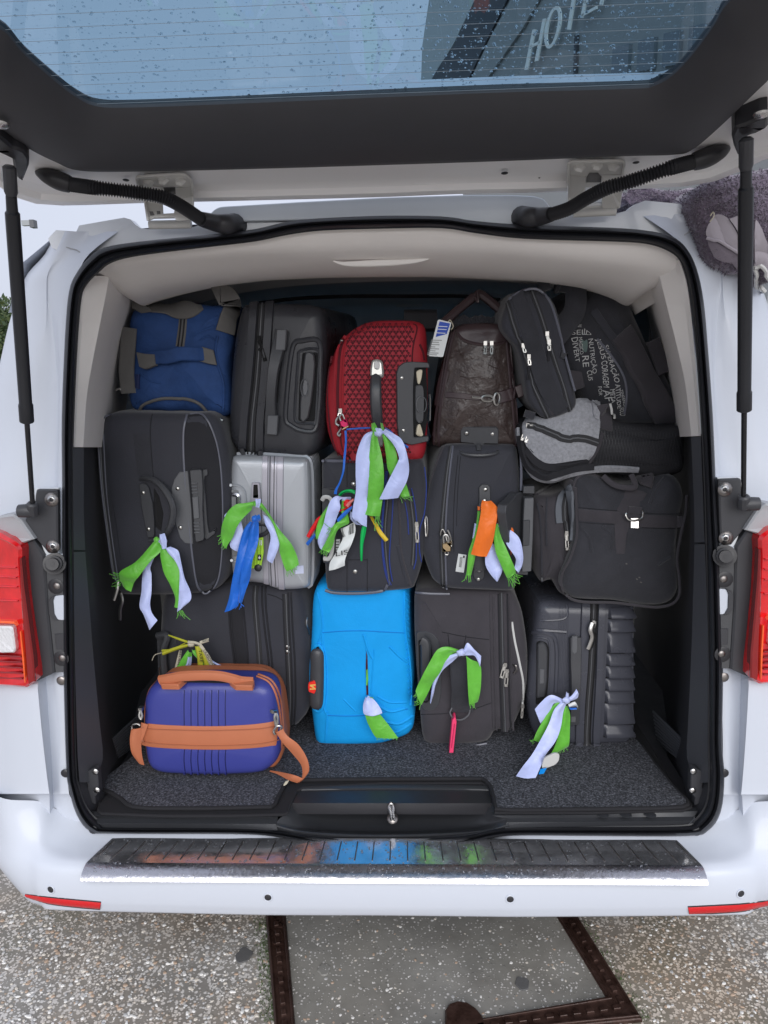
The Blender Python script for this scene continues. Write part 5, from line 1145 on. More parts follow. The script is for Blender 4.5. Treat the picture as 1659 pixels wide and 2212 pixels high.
t.plate('side_buckle', q(955,590, 1025,600, 1042,680, 985,700, 965,660), nyl3, .010, 3, lift=-.05)
t.strap('bottom_webbing', q(728,815, 780,830), .018, nyl2, .0, .004)

# ---- 8 printed black backpack, top right
t = Thing('backpack', 'black backpack printed with rows of white words, squeezed into the top right corner', 'backpack', q(1350, 870)[0], 1.955, yaw=6)
t.body('body', q(925,420, 960,330, 1010,230, 1080,170, 1160,140, 1240,165, 1310,280, 1370,400, 1440,540, 1500,700, 1530,820, 1520,870, 1440,882, 1300,878, 1180,855, 1090,790, 1010,690, 950,560), .38, nyl2, r=.03, bulge=.02, amp=.014, nsc=9)
t.strap('shoulder_strap', q(1085,285, 1150,380, 1220,480, 1300,600, 1380,760, 1430,868), .020, nyl, .004, .005)
t.strap('padded_strap', q(1225,400, 1270,470, 1330,590, 1400,720, 1470,855), .062, nyl3, .006, .009)
t.tube('strap_piping', q(1262,395, 1320,490, 1390,620, 1460,740, 1520,850), .002, plas2, .012)
t.strap('grab_loop', q(1395,435, 1425,520, 1455,605), .034, nyl3, .010, .005)
t.tube('pocket_seam', q(1105,430, 1180,520, 1240,620, 1258,720, 1245,820), .003, pipe, .001)
q3 = lambda *a: px('T', *a)
wink = mat('white_screen_print', (.50, .50, .50), .7)
for txt, qd in (('JP', (650,440, 690,540, 625,560, 610,470)),):
    pass
# words run down the panel: each quad is (start top, end top, end bottom, start bottom) of a line
words = [('DIVERT', (322,350, 345,640, 300,650, 245,365)), ('MAGICO', (375,352, 392,548, 350,560, 330,358)), ('NUTRI\u00c7\u00c3O', (515,368, 560,770, 490,790, 432,378)), ('RE', (452,568, 455,700, 385,705, 372,575)),
         ('JESUS', (590,365, 660,600, 590,620, 520,380)), ('CORAGEM', (668,622, 695,945, 625,940, 598,640)), ('SUPERA\u00c7\u00c3O', (690,440, 835,880, 745,890, 620,455)), ('FOR', (605,930, 612,1040, 572,1040, 560,935)),
         ('AF', (700,965, 735,1100, 650,1110, 612,975)), ('META', (760,960, 765,1120, 722,1130, 700,970)), ('ATITUDE', (822,900, 830,1180, 790,1200, 760,910)), ('TENDENCIA', (850,965, 905,1180, 868,1190, 822,975)), ('FOCO', (860,1180, 885,1280, 815,1275, 815,1190)),
         ('CUS', (492,740, 500,860, 452,865, 425,750)), ('SEL', (250,270, 420,262, 420,325, 250,325)), ('ID', (400,250, 490,318, 470,330, 395,320)), ('NE', (290,205, 370,205, 370,235, 290,235))]
for txt, a in words:
    P4 = q3(*a); t.text('printed_word', txt, P4, wink, lift=.0012)
hatm = mat('grey_green_print', (.10, .15, .14), .7)
t.plate('printed_hat', q3(370,380, 400,400, 430,380, 440,440, 425,525, 395,520, 370,480), hatm, .0004, planar=False, bev=.0002)

# ---- 9 grey and black backpack on the right
q = lambda *a: px('D', *a)
t = Thing('backpack', 'heather grey and black backpack with a mesh pocket lying on the black duffel', 'backpack', q(1100, 1170)[0], 1.88, yaw=2)
t.body('body', q(700,900, 722,868, 800,840, 880,800, 1000,752, 1110,772, 1250,860, 1420,880, 1560,890, 1575,1000, 1560,1120, 1400,1150, 1200,1130, 1000,1150, 850,1175, 770,1140, 725,1050, 705,960), .34, mesh_m, r=.03, bulge=.016, amp=.014, nsc=8)
t.plate('grey_panel', q(722,870, 770,835, 850,850, 880,805, 940,772, 1000,745, 1065,750, 1110,770, 1115,900, 1098,1000, 1060,1055, 1040,1050, 870,1076, 800,1052, 752,1005, 725,940), greyh, .006, planar=False, bev=.004)
t.plate('grey_tab', q(1068,760, 1110,770, 1110,850, 1085,845), greyh, .010, planar=False, bev=.002)
zipper(t, q(740,885, 800,895, 870,925, 950,948, 1030,945, 1105,968), .018, lift=.008)
t.strap('side_webbing', q(1140,770, 1145,830, 1150,905), .034, nyl3, .003, .003)
t.strap('base_panel', q(740,1000, 800,1072, 880,1095, 1000,1080, 1060,1065), .022, nylp, .003, .003)
t.tube('pocket_hem', q(1060,1070, 1105,1000, 1130,920), .005, nyl3, .002)
for a in ((742,885, 722,950), (762,890, 742,960)): pull(t, *q(*a[:2])[0], *q(*a[2:])[0], m=silm, w=.007)
t.strap('back_strap', q(697,895, 705,980, 730,1070, 790,1140, 870,1160, 960,1130, 1060,1108, 1180,1100, 1320,1105), [.016, .018, .02, .02, .02, .016, .016, .018, .014], greyh, .004, .004)
t.strap('back_strap_pad', q(710,930, 725,1020, 760,1095, 830,1140, 900,1125, 990,1100, 1080,1090), .018, nylp, .006, .005)
t.tube('zip_cord', q(1172,765, 1180,800, 1182,850), .003, wgrey, .008)
gz = Geo()
for i in range(26):
    for j in range(2):
        x0 = 1120 + i * 16; p = [q(x0, 880 + j * 10)[0], q(x0 - 40 + j * 80, 1085)[0]]
        pp = [t.S(a + (c - a) * s / 5, b + (d - b) * s / 5, .0012) for s in range(6) for (a, b), (c, d) in [p]]; gz.add(tube_vf(pp, .0004, 3, False))
tagit(gz.build('net_strands', plas, t.e), kind='stuff')

# ---- 10 black duffel on the right
q = lambda *a: px('G', *a)
t = Thing('duffel_bag', 'worn black duffel bag with a D ring, on top of the charcoal ribbed suitcase', 'duffel bag', q(760, 1130)[0], 1.87)
t.body('body', q(452,420, 470,340, 530,312, 620,335, 700,385, 790,412, 870,385, 950,345, 1060,332, 1130,370, 1160,450, 1150,560, 1120,700, 1100,820, 1115,960, 1112,1060, 1070,1120, 990,1142, 850,1130, 700,1112, 540,1108, 440,1090, 388,1020, 395,930, 450,820, 482,700, 478,560), .40, nyl2, r=.03, bulge=.022, amp=.010, nsc=7)
t.body('side_pocket', q(222,480, 260,455, 340,450, 420,420, 480,430, 490,700, 440,1050, 390,1068, 345,1000, 320,985, 262,995, 232,900, 205,720, 205,560), .30, nyl3, r=.03, bulge=.01, amp=.008, nsc=8, y0=.05)
t.tube('piping', q(470,400, 480,560, 480,700, 440,840, 392,930, 388,1010, 430,1080, 520,1108, 700,1112, 860,1130, 980,1140, 1070,1118, 1112,1060, 1112,960, 1098,840, 1120,700, 1150,560, 1158,450), .0036, nyl3, .001)
t.tube('piping', q(456,420, 480,345, 560,318, 680,375, 790,412), .003, nyl3, .001)
t.strap('zip_flap', q(372,620, 366,540, 380,470, 420,418, 452,400), .018, mat('slate_trim', (.12, .13, .15), .8, bump=.3), .003, .004)
t.strap('zip_flap', q(440,420, 452,520, 455,640, 448,735), .022, mat('slate_trim', (.12, .13, .15), .8), .005, .004)
zipper(t, q(420,430, 402,500, 402,600, 410,690), .014, lift=.006)
pull(t, *q(405,680)[0], *q(402,785)[0], w=.009)
for pts in (q(490,525, 600,535, 730,545), q(495,615, 610,625, 735,632), q(890,560, 1000,565, 1130,565), q(880,650, 1000,655, 1110,655)): seam(t, pts, .0011)
t.strap('cross_webbing', q(490,570, 600,580, 740,590, 880,608, 1000,612, 1130,612), .030, nyl3, .0008, .0012)
t.strap('down_webbing', q(850,415, 810,500, 770,590, 750,680, 748,810), [.05, .045, .045, .03, .02], nyl3, .0015, .0015)
t.strap('ring_loop', q(795,542, 838,545, 880,548), .018, nyl3, .004, .004)
free(t, 'd_ring', [(*q(785, 560)[0], .028), (*q(782, 575)[0], .03), (*q(800, 600)[0], .032), (*q(840, 606)[0], .032), (*q(880, 590)[0], .03), (*q(888, 560)[0], .03), (*q(884, 545)[0], .026)], .0026, silm)
t.plate('metal_tab', q(812,590, 862,590, 862,655, 812,652), mat('bright_tin', (.75, .72, .70), .3, .6), .004, 1, lift=.006)
free(t, 'handle_loops', [(*q(640, 330)[0], -.01), (*q(700, 380)[0], .0), (*q(770, 400)[0], .01), (*q(840, 395)[0], .01), (*q(815, 320)[0], .0)], .007, nyl3, flat=.5)
t.strap('knotted_webbing', q(785,310, 830,350, 870,320, 900,370, 925,350, 905,400), .028, nyl3, .012, .004)
t.strap('pocket_strap', q(230,450, 290,410, 360,378), .012, nyl3, .004, .003); t.strap('top_tab', q(375,350, 400,375, 440,410), .045, nyl3, .0, .004)
for p in (q(235,500, 255,620, 262,800, 265,980), q(295,470, 290,600, 295,760)): t.tube('pocket_piping', p, .0024, nyl, .001)
for p in (q(500,640, 560,720, 570,800), q(1060,830, 980,880), q(640,640, 700,700, 690,780), q(1020,340, 960,420, 930,500)): t.tube('crease', p, .005, nyl2, -.002)
for x_, y_ in ((860,955), (870,985), (780,870), (845,965)): t.strap('scuff', q(x_,y_, x_ + 10,y_ + 4), .003, grey_w, .0004, .0005, sm=0)
# ---- 11 black soft case with blue piped zips, centre
q = lambda *a: px('F', *a)
t = Thing('suitcase', 'black soft suitcase with blue piped zips, resting on the bright blue covered case', 'suitcase', q(400, 1055)[0], 1.90, yaw=-3, group='suitcases packed in the van boot')
t.body('body', q(162,300, 172,240, 240,228, 380,226, 620,226, 740,228, 790,245, 812,420, 808,650, 790,850, 745,1000, 722,1035, 620,1050, 560,1054, 400,1058, 220,1052, 188,1000, 180,860, 168,560), .42, nyl, r=.028, bulge=.007, amp=.003)
t.tube('piping', q(175,238, 300,240, 450,238), .004, pipe, .001); t.tube('piping', q(190,1035, 250,1052, 400,1055, 540,1040, 575,1000), .004, pipe, .001)
for p in (q(575,300, 560,450, 545,640, 550,800, 570,930, 598,1002), q(566,300, 550,480, 538,660, 545,820, 562,930, 588,1005), q(612,380, 605,560, 590,760, 588,870, 605,980), q(682,490, 698,580, 705,690), q(722,405, 742,500, 755,620, 752,700), q(752,740, 750,840, 735,905), q(800,275, 812,400, 800,560, 772,660, 770,780, 782,860)):
    t.tube('blue_piping', p, .0015, mat('blue_piping', (.025, .05, .26), .5), .0012)
zipper(t, q(590,300, 575,480, 560,660, 568,830, 588,1000), .010); zipper(t, q(708,420, 728,560, 738,700, 728,880), .010)
t.tube('panel_edge', q(630,300, 650,600, 660,800, 720,1010), .003, nyl3, 0); t.tube('fold', q(640,760, 670,900, 700,1000), .006, nyl, -.002)
for p in (q(325,260, 325,400), q(325,860, 325,1050), q(450,260, 450,430), q(450,840, 450,1050), q(325,848, 450,848)): seam(t, p, .0010)
b = t.plate('trolley_recess', q(168,405, 240,402, 252,420, 256,600, 255,840, 240,870, 176,868), plas, .003, 4)
free(t, 'trolley_grip', [(*q(172, 480)[0], .012), (*q(185, 462)[0], .018), (*q(215, 465)[0], .02), (*q(232, 500)[0], .022), (*q(236, 620)[0], .022), (*q(234, 780)[0], .022), (*q(215, 838)[0], .02), (*q(182, 840)[0], .014)], .0058, wgrey, flat=.6)
rivets(t, q(365,380, 374,922), .0068)
pull(t, *q(752,622)[0], *q(756,735)[0], w=.009)
t.plate('barcode_sticker', q(242,722, 282,720, 280,860, 244,862), paper, .0008, planar=False, bev=.0003)
for k in range(7): t.plate('print_line', q(250,735 + k * 17, 276,735 + k * 17, 276,740 + k * 17, 250,740 + k * 17), ink, .0006, lift=.0008, bev=.0001)

# ---- 12 black soft case with orange ribbon
t = Thing('suitcase', 'black soft suitcase with a brass padlock and orange ribbon, under the leather bag', 'suitcase', q(1130, 1045)[0], 1.895, yaw=2, group='suitcases packed in the van boot')
t.body('body', q(812,520, 840,370, 875,250, 915,160, 985,138, 1150,135, 1330,138, 1385,170, 1400,400, 1402,700, 1398,900, 1372,1025, 1335,1052, 1200,1050, 1000,1044, 925,1030, 862,990, 822,900, 790,780, 792,650), .42, nyl, r=.03, bulge=.010, amp=.003)
zipper(t, q(968,150, 945,300, 922,520, 908,700, 912,880, 918,1020), .012)
t.tube('piping', q(978,148, 958,320, 940,520, 932,720, 934,880, 940,1028), .0026, pipe, .001); t.tube('piping', q(1395,170, 1400,300, 1398,420), .0032, pipe, .001)
t.tube('piping', q(925,150, 880,250, 840,380, 812,530), .002, nyl3, .001)
seam(t, q(1010,200, 990,420, 980,640, 985,800), .001); seam(t, q(1025,210, 1008,420, 1000,640), .0008)
b = t.plate('handle_mount', q(1140,400, 1155,382, 1195,382, 1210,402, 1212,500, 1210,540, 1138,540), plas, .006, 3); rivets(t, q(1177,412, 1172,482), .0055, silm, b, .006)
t.tube('carry_handle', q(1170,500, 1150,600, 1140,720, 1140,850, 1142,900), .016, plas, .010, flat=.5)
b = t.plate('handle_mount', q(1105,890, 1175,888, 1175,950, 1160,975, 1115,972, 1105,950), plas, .006, 3); rivets(t, q(1139,908, 1135,964), .0055, silm, b, .006)
b = t.plate('trolley_plate', q(1385,432, 1478,425, 1480,460, 1420,462, 1418,640, 1405,900, 1378,910, 1330,760, 1302,560, 1308,510, 1345,480), plas, .014, 3); rivets(t, q(1332,522), .0055, silm, b, .014)
t.plate('trolley_top', q(1415,395, 1482,392, 1482,440, 1412,438), plas, .018, 1)
h = t.plate('trolley_grip', q(1420,470, 1478,465, 1472,700, 1462,920, 1405,925, 1408,700), plas2, .030, 3); t.plate('grip_button', q(1412,605, 1455,602, 1450,760, 1408,765), plas, .003, 2, lift=.030, parent=h)
t.plate('trolley_foot', q(1372,900, 1450,880, 1440,942, 1350,938), plas, .016, 1)
t.plate('barcode_sticker', q(1012,810, 1062,818, 1045,928, 994,920), paper, .0010, planar=False, bev=.0003)
for k in range(9): t.plate('print_line', q(1022 - k * .8,832 + k * 7, 1038 - k * .8,835 + k * 7, 1037 - k * .8,838 + k * 7, 1021 - k * .8,835 + k * 7), ink, .0006, lift=.001, bev=.0001)
t.plate('sticker_print', q(1042,822, 1052,824, 1050,838, 1040,836), ink, .0006, lift=.001, bev=.0001)
ring_(t, 'side_ring', *q(820, 640)[0], 2.6, 22, .0022, silm, .004)
free(t, 'zip_pull', [(*q(912, 720)[0], .006), (*q(903, 690)[0], .014), (*q(912, 660)[0], .016), (*q(928, 680)[0], .016), (*q(945, 740)[0], .018), (*q(972, 760)[0], .018), (*q(962, 700)[0], .018), (*q(945, 664)[0], .016)], .0026, silm)
tp = Thing('padlock', 'worn brass padlock on the zip beside the barcode sticker', 'padlock', q(940, 805)[0], 1.865)
prism('lock_body', [tp.P(u, v) for u, v in roundpoly(q(912,748, 968,740, 966,798, 914,802), 1.5, 3)], (0, .011, 0), brass, tp.e, .002)
free(tp, 'shackle', [(*q(922, 750)[0], -.004), (*q(920, 705)[0], -.004), (*q(938, 694)[0], -.004), (*q(952, 715)[0], -.004), (*q(950, 748)[0], -.004)], .0026, silm)
free(tp, 'key_ring', [(*q(930, 800)[0], -.002), (*q(932, 815)[0], -.002), (*q(948, 815)[0], -.002), (*q(950, 800)[0], -.002)], .0018, silm)

# ---- 13 black soft case, bottom left
q = lambda *a: px('H', *a)
t = Thing('suitcase', 'wide black soft suitcase behind the navy vanity case', 'suitcase', q(800, 1090)[0], 1.955, yaw=-3, group='suitcases packed in the van boot')
t.body('body', q(352,560, 355,380, 375,240, 440,160, 640,150, 900,150, 1120,150, 1230,152, 1270,190, 1310,330, 1332,560, 1335,800, 1325,960, 1270,1050, 1200,1085, 900,1092, 600,1092, 400,1080, 355,1000, 350,800), .42, nyl, r=.035, bulge=.010, amp=.004)
zipper(t, q(995,150, 990,240, 1000,380, 1012,520, 1022,700), .016)
for p in (q(820,290, 830,450, 850,600, 862,700), q(830,290, 842,450, 862,600, 875,700), q(905,200, 920,350, 940,560, 950,700), q(1035,150, 1038,280, 1055,450, 1075,600, 1082,700), q(1058,152, 1060,280, 1078,450, 1098,620, 1105,700), q(1172,200, 1178,400, 1192,650, 1200,900, 1185,1080), q(1205,190, 1210,400, 1225,650, 1232,900, 1225,1070), q(1222,190, 1232,400, 1248,650, 1252,900, 1240,1060)): t.tube('piping', p, .0024, nylp, .001)
zipper(t, q(1190,200, 1198,420, 1210,650, 1218,900, 1205,1075), .014)
t.strap('ribbed_band', q(870,260, 880,420, 900,600, 910,700), .030, nylp, .0008, .001)
seam(t, q(1070,200, 1120,215, 1170,240), .0014)
t.plate('trolley_recess', q(350,450, 420,448, 470,480, 482,560, 480,800, 362,800), plas, .003, 5)
free(t, 'trolley_grip', [(*q(358, 470)[0], .01), (*q(420, 470)[0], .018), (*q(395, 560)[0], .02), (*q(400, 680)[0], .02), (*q(420, 800)[0], .02)], .010, plas)
free(t, 'wire_ring', [(*q(375, 740)[0], .022), (*q(368, 690)[0], .024), (*q(385, 668)[0], .024), (*q(410, 680)[0], .024), (*q(415, 710)[0], .022)], .0018, silm)
rivets(t, q(1200,543, 1200,575), .0075, silm); 
t.tube('pocket_zip', q(1322,350, 1318,390, 1330,430, 1335,460), .003, silm, .002)

# ---- 14 navy vanity case
t = Thing('vanity_case', 'navy blue hard vanity case with tan band, handle and shoulder strap', 'vanity case', q(700, 1395)[0], 1.745, yaw=-3)
t.body('front_shell', q(255,960, 258,900, 285,835, 340,795, 430,782, 640,772, 850,775, 1000,782, 1080,815, 1112,880, 1120,980, 1130,1080, 1142,1200, 1125,1290, 1075,1350, 980,1384, 700,1394, 440,1388, 340,1370, 282,1320, 258,1200, 252,1080), .10, navy, r=.028, bulge=.006)
t.body('tan_rim', q(290,830, 370,760, 450,712, 640,702, 860,706, 1000,712, 1070,745, 1130,820, 1155,920, 1170,1080, 1178,1160, 1160,1260, 1110,1330, 1020,1362, 700,1380, 440,1376, 330,1350, 280,1250, 262,1000), .05, tan, r=.010, y0=.075)
for a in ((1000,735, 1075,770, 1118,840, 1142,940, 1158,1080, 1160,1200), (1010,722, 1090,758, 1135,830, 1158,930, 1170,1080, 1172,1180)): t.tube('rim_bead', q(*a), .003, tan, .001)
t.body('rear_shell', q(300,840, 380,770, 460,722, 640,712, 860,716, 1000,722, 1080,760, 1140,840, 1165,950, 1178,1080, 1182,1160, 1165,1250, 1110,1320, 1020,1350, 700,1368, 440,1366, 330,1340, 290,1250, 275,1000), .085, tan, r=.02, y0=.13)
for k in range(7):
    x = 520 + k * 44.5
    for a, b in ((812 - 0, 1070), (1178, 1372 + (0))):
        p = [(x - (4 if a < 900 else 0) + 6, a + (10 if a < 900 else 0)), (x, (a + b) / 2), (x + (2 if a < 900 else 10), b)]
        f_ = [t.S(*q(*c)[0], 0) for c in catmull(p, 6)]; make('groove', *tube_vf(f_, [.0008] + [.0026] * (len(f_) - 2) + [.0008], 6, flat=.5), navy, t.e)
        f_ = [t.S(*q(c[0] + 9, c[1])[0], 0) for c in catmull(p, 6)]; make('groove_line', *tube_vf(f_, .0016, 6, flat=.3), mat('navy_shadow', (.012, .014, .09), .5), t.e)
t.strap('tan_band', q(251,1108, 400,1122, 600,1130, 800,1130, 1000,1118, 1132,1098), .063, tan, .0015, .002)
for a in ((251,1065, 400,1074, 700,1080, 1000,1070, 1125,1050), (252,1150, 400,1168, 700,1178, 1000,1168, 1140,1142)): t.tube('band_edge', q(*a), .0013, mat('tan_edge', (.36, .12, .06), .5), .004)
f_ = [(*q(375, 760)[0], .0), (*q(430, 750)[0], .006), (*q(510, 735)[0], .012), (*q(640, 728)[0], .018), (*q(760, 732)[0], .018), (*q(850, 752)[0], .012), (*q(900, 765)[0], .006), (*q(975, 770)[0], .0)]
free(t, 'carry_handle', f_, .0135, tan, flat=.6)
t.plate('handle_mount', q(372,752, 400,728, 500,735, 545,738, 510,770, 490,788, 375,786), tan, .006, 3, lift=.010); t.plate('handle_mount', q(820,740, 870,732, 975,735, 985,760, 972,795, 860,792, 820,760), tan, .006, 3, lift=.010)
prism('handle_gap', [t.P(u, v, .004) for u, v in q(520,765, 600,752, 740,752, 815,762, 830,778, 520,772)], (0, .006, 0), gap, t.e)
for x_, y0_, y1_ in ((243, 940, 1010), (1122, 955, 1060)):
    t.plate('strap_lug', q(x_ - 14, y0_, x_ + 14, y0_, x_ + 14, y0_ + 22, x_ - 14, y0_ + 22), silm, .006, lift=.004)
    free(t, 'strap_hook', [(*q(x_, y0_ + 15)[0], .012), (*q(x_ - 6, y0_ + 50)[0], .016), (*q(x_ + 6, y1_)[0], .016), (*q(x_ + 14, y0_ + 50)[0], .014), (*q(x_ + 4, y0_ + 15)[0], .012)], .0032, silm)
free(t, 'strap_ring', [(*q(1118, 1110)[0], .016), (*q(1110, 1085)[0], .018), (*q(1135, 1055)[0], .018), (*q(1158, 1060)[0], .016), (*q(1152, 1095)[0], .014)], .003, silm)
free(t, 'strap_ring', [(*q(190, 1072)[0], .010), (*q(195, 1048)[0], .012), (*q(225, 1040)[0], .012), (*q(245, 1050)[0], .012)], .003, silm)
def q6(*a):
    p = [px('H', a[i], a[i + 1])[0] + (a[i + 2],) for i in range(0, len(a), 3)]; return [p[i] + p[i + 1] for i in range(0, len(p), 2)]
t.sheet('shoulder_strap', q6(1125,1095,.02, 1170,1072,.014, 1165,1160,.018, 1200,1120,.016, 1235,1240,.01, 1270,1175,.018, 1288,1310,.012, 1325,1262,.02, 1295,1380,.006, 1340,1340,.014, 1270,1425,-.002, 1312,1390,.008), tan, sm=8, curl=.003, ruf=.0)
t.sheet('shoulder_strap', q6(1300,1395,.010, 1262,1425,.006, 1240,1372,.006, 1205,1405,.002, 1150,1352,-.03, 1135,1368,-.03, 1085,1342,-.05, 1085,1352,-.05), tan, sm=8, curl=.002, ruf=.0)
t.sheet('shoulder_strap', q6(188,1070,.006, 252,1066,.004, 178,1150,.012, 250,1150,.004, 190,1230,.010, 256,1230,.002, 225,1282,.0, 272,1310,-.002), tan, sm=8, curl=.004, ruf=.001)
for x_ in (462, 922): make('foot', *dome_vf(t.P(*q(x_, 1384)[0], -.035), (0, 0, -1), .010, .006), tan, t.e)

# ---- 15 case in a bright blue stretch cover
q = lambda *a: px('I', *a)
t = Thing('suitcase', 'suitcase in a bright blue stretch cover with a black side handle', 'suitcase', q(520, 1200)[0], 1.925, yaw=-4, group='suitcases packed in the van boot')
t.body('cover', q(190,260, 205,195, 240,150, 400,120, 560,128, 700,130, 790,165, 812,230, 820,420, 832,620, 845,800, 838,900, 855,1020, 835,1110, 760,1150, 620,1190, 420,1202, 275,1203, 215,1175, 195,1080, 180,900, 178,650, 182,430), .44, cyan, r=.03, bulge=.010, amp=.0045, nsc=8)
t.tube('seam', q(262,450, 400,440, 530,438, 660,445, 795,452), .0012, cyans, .0006); t.tube('seam', q(290,985, 420,990, 540,985, 640,968, 760,950, 820,945), .0014, cyans, .0006)
t.tube('seam', q(232,190, 252,280, 265,400, 250,480, 215,540), .0022, cyan, .0006); t.tube('seam', q(295,960, 290,1050, 280,1195), .0022, cyan, .0006); t.tube('seam', q(795,180, 800,420, 830,640, 840,800, 835,920), .0024, cyan, .001)
t.tube('edge_fold', q(262,450, 268,600, 270,900, 295,985), .003, cyan, .0)
for p, r_ in ((q(545,470, 548,560, 545,700, 548,860), .003), (q(530,460, 560,560, 590,620), .004), (q(600,560, 590,700, 580,850), .003), (q(600,900, 700,960, 800,940), .005), (q(620,860, 700,900, 810,900), .004), (q(700,540, 760,600, 810,640), .004), (q(690,1100, 760,1090, 840,1040), .005), (q(650,1020, 760,1040, 850,990), .005), (q(480,960, 400,880), .003)):
    t.tube('wrinkle', p, r_, cyan, -.0012)
for k in range(19):
    yy = 190 + k * 36; x0 = 806 + (yy > 500) * (yy - 500) * .06; 
    t.tube('gather', q(x0 - 2,yy + rnd.uniform(-8, 8), x0 + 12,yy + 12, x0 + rnd.uniform(16, 26),yy + 26 + rnd.uniform(-6, 6)), .0036, cyan, -.0012)
prism('slit', [t.S(u, v, .0015) for u, v in q(549,560, 556,600, 560,720, 562,850, 550,855, 545,720, 546,620)], (0, .003, 0), mat('dark_inside', (.05, .006, .008), .9), t.e)
prism('slit_ribbon', [t.S(u, v, .0025) for u, v in q(550,690, 558,685, 562,750, 556,790, 548,788)], (0, .002, 0), green, t.e)
ring = q(238,528, 262,550, 278,620, 282,750, 278,880, 262,940, 236,958, 210,930, 198,860, 196,740, 200,620, 214,550)
t.tube('cover_opening', ring, .0048, cyan, .002, closed=True)
t.plate('handle_recess', ring, gap, .001, planar=False, bev=.0005)
hp = [t.S(*c, .010) for c in catmull(q(238,545, 240,620, 238,740, 234,860, 232,935), 8)]; n_ = len(hp)
make('side_handle', *tube_vf(hp, [.019 * math.sqrt(max(.05, 1 - (2 * i / (n_ - 1) - 1) ** 6)) for i in range(n_)], 12, flat=.6), plas, t.e)
mk = [t.S(*q(230 + 15 * math.cos(a), 780 + 42 * math.sin(a))[0], .024) for a in [i / 16 * 6.2832 for i in range(16)]]
prism('red_badge', [V((p.x, min(a.y for a in mk), p.z)) for p in mk], (0, .008, 0), mat('badge_red', (.80, .03, .02), .4), t.e, .001)
yb = min(a.y for a in mk)
for pts in (q(220,762, 242,760, 243,768, 221,770), q(220,786, 242,786, 242,793, 220,794), q(220,770, 226,770, 238,786, 232,786)): prism('badge_mark', [V((t.S(u, v, .02).x, yb - .0012, t.S(u, v, .02).z)) for u, v in pts], (0, .001, 0), mat('badge_gold', (.75, .45, .12), .4), t.e)

# ---- 16 black soft case, bottom centre right
t = Thing('suitcase', 'black soft suitcase with a pink tag, right of the bright blue covered case', 'suitcase', q(1130, 1195)[0], 1.93, yaw=-2, group='suitcases packed in the van boot')
t.body('body', q(862,300, 864,205, 890,180, 1000,175, 1200,178, 1380,180, 1470,190, 1520,230, 1560,330, 1590,520, 1600,700, 1580,900, 1500,1090, 1480,1112, 1400,1098, 1375,1120, 1330,1175, 1180,1198, 1000,1196, 930,1180, 905,1100, 890,900, 868,600), .42, nyl3, r=.03, bulge=.010, amp=.003)
t.tube('piping', q(870,190, 960,198, 1090,200), .0036, pipe, .001); t.tube('piping', q(935,1180, 1050,1195, 1200,1190, 1330,1168), .003, pipe, .001)
for x_ in (1352, 1372, 1405, 1440, 1462, 1480): t.tube('gusset_ridge', q(x_,200, x_ + 6,500, x_ + 12,800, x_ + 22,1095 - abs(x_ - 1430) * .2), .0026, nylp if x_ % 4 else nyl3, .001)
zipper(t, q(1425,195, 1430,500, 1438,800, 1450,1092), .014)
zipper(t, q(1492,380, 1510,500, 1540,640, 1565,780, 1562,920), .006, tape=wgrey, teeth=False)
pull(t, *q(1562,925)[0], *q(1556,1005)[0], w=.006); pull(t, *q(1446,650)[0], *q(1420,735)[0], w=.010); pull(t, *q(1458,690)[0], *q(1448,790)[0], w=.010)
free(t, 'side_ring', [(*q(1490, 665)[0], .0), (*q(1515, 662)[0], .008), (*q(1522, 690)[0], .008), (*q(1505, 715)[0], .004)], .003, dsteel)
b = t.plate('trolley_recess', q(872,445, 930,440, 985,462, 1020,510, 1032,600, 1034,850, 1020,920, 985,955, 940,960, 905,930, 882,800, 874,600), plas, .002, 6)
t.plate('recess_floor', q(885,500, 920,490, 955,505, 975,560, 978,740, 970,880, 940,910, 905,900, 890,700), gap, .003, 4)
free(t, 'trolley_grip', [(*q(905, 500)[0], .012), (*q(930, 520)[0], .014), (*q(935, 600)[0], .016), (*q(932, 760)[0], .016), (*q(915, 880)[0], .012)], .014, plas, flat=.6)
t.plate('grip_cap', q(905,650, 945,625, 952,690, 925,735, 905,710), cream, .004, 3, lift=.016)
t.strap('carry_handle', q(1155,600, 1160,700, 1165,800, 1168,880, 1170,950), [.055, .052, .052, .056, .06], nyl2, .010, .005, free=[0, .012, .014, .008, 0])
for p in (q(1040,445, 1085,455, 1200,478, 1345,495), q(905,980, 1050,975, 1120,962), q(1200,960, 1290,930, 1370,900), q(1078,460, 1090,560), q(1195,465, 1180,560), q(1110,620, 1125,940), q(1205,620, 1220,940)): seam(t, p, .0012)
free(t, 'tag_wire', [(*q(1105, 938)[0], .022), (*q(1092, 970)[0], .026), (*q(1115, 1005)[0], .03), (*q(1165, 1015)[0], .03), (*q(1210, 985)[0], .026), (*q(1222, 945)[0], .022)], .0022, plas2)
tg = Thing('luggage_tag', 'narrow pink luggage tag hanging edge on from a black wire loop', 'luggage tag', q(1100, 1240)[0], 1.885)
prism('tag', [tg.P(u, v) for u, v in q(1118,1000, 1128,1002, 1134,1030, 1112,1236, 1100,1228, 1096,1242, 1086,1236, 1106,1020)], (0, .03, 0), pink, tg.e, .0008)
prism('tag_core', [tg.P(u, v, .001) for u, v in q(1118,1040, 1124,1042, 1104,1200, 1098,1195)], (0, .004, 0), mat('dark_pink', (.5, .02, .09), .5), tg.e)

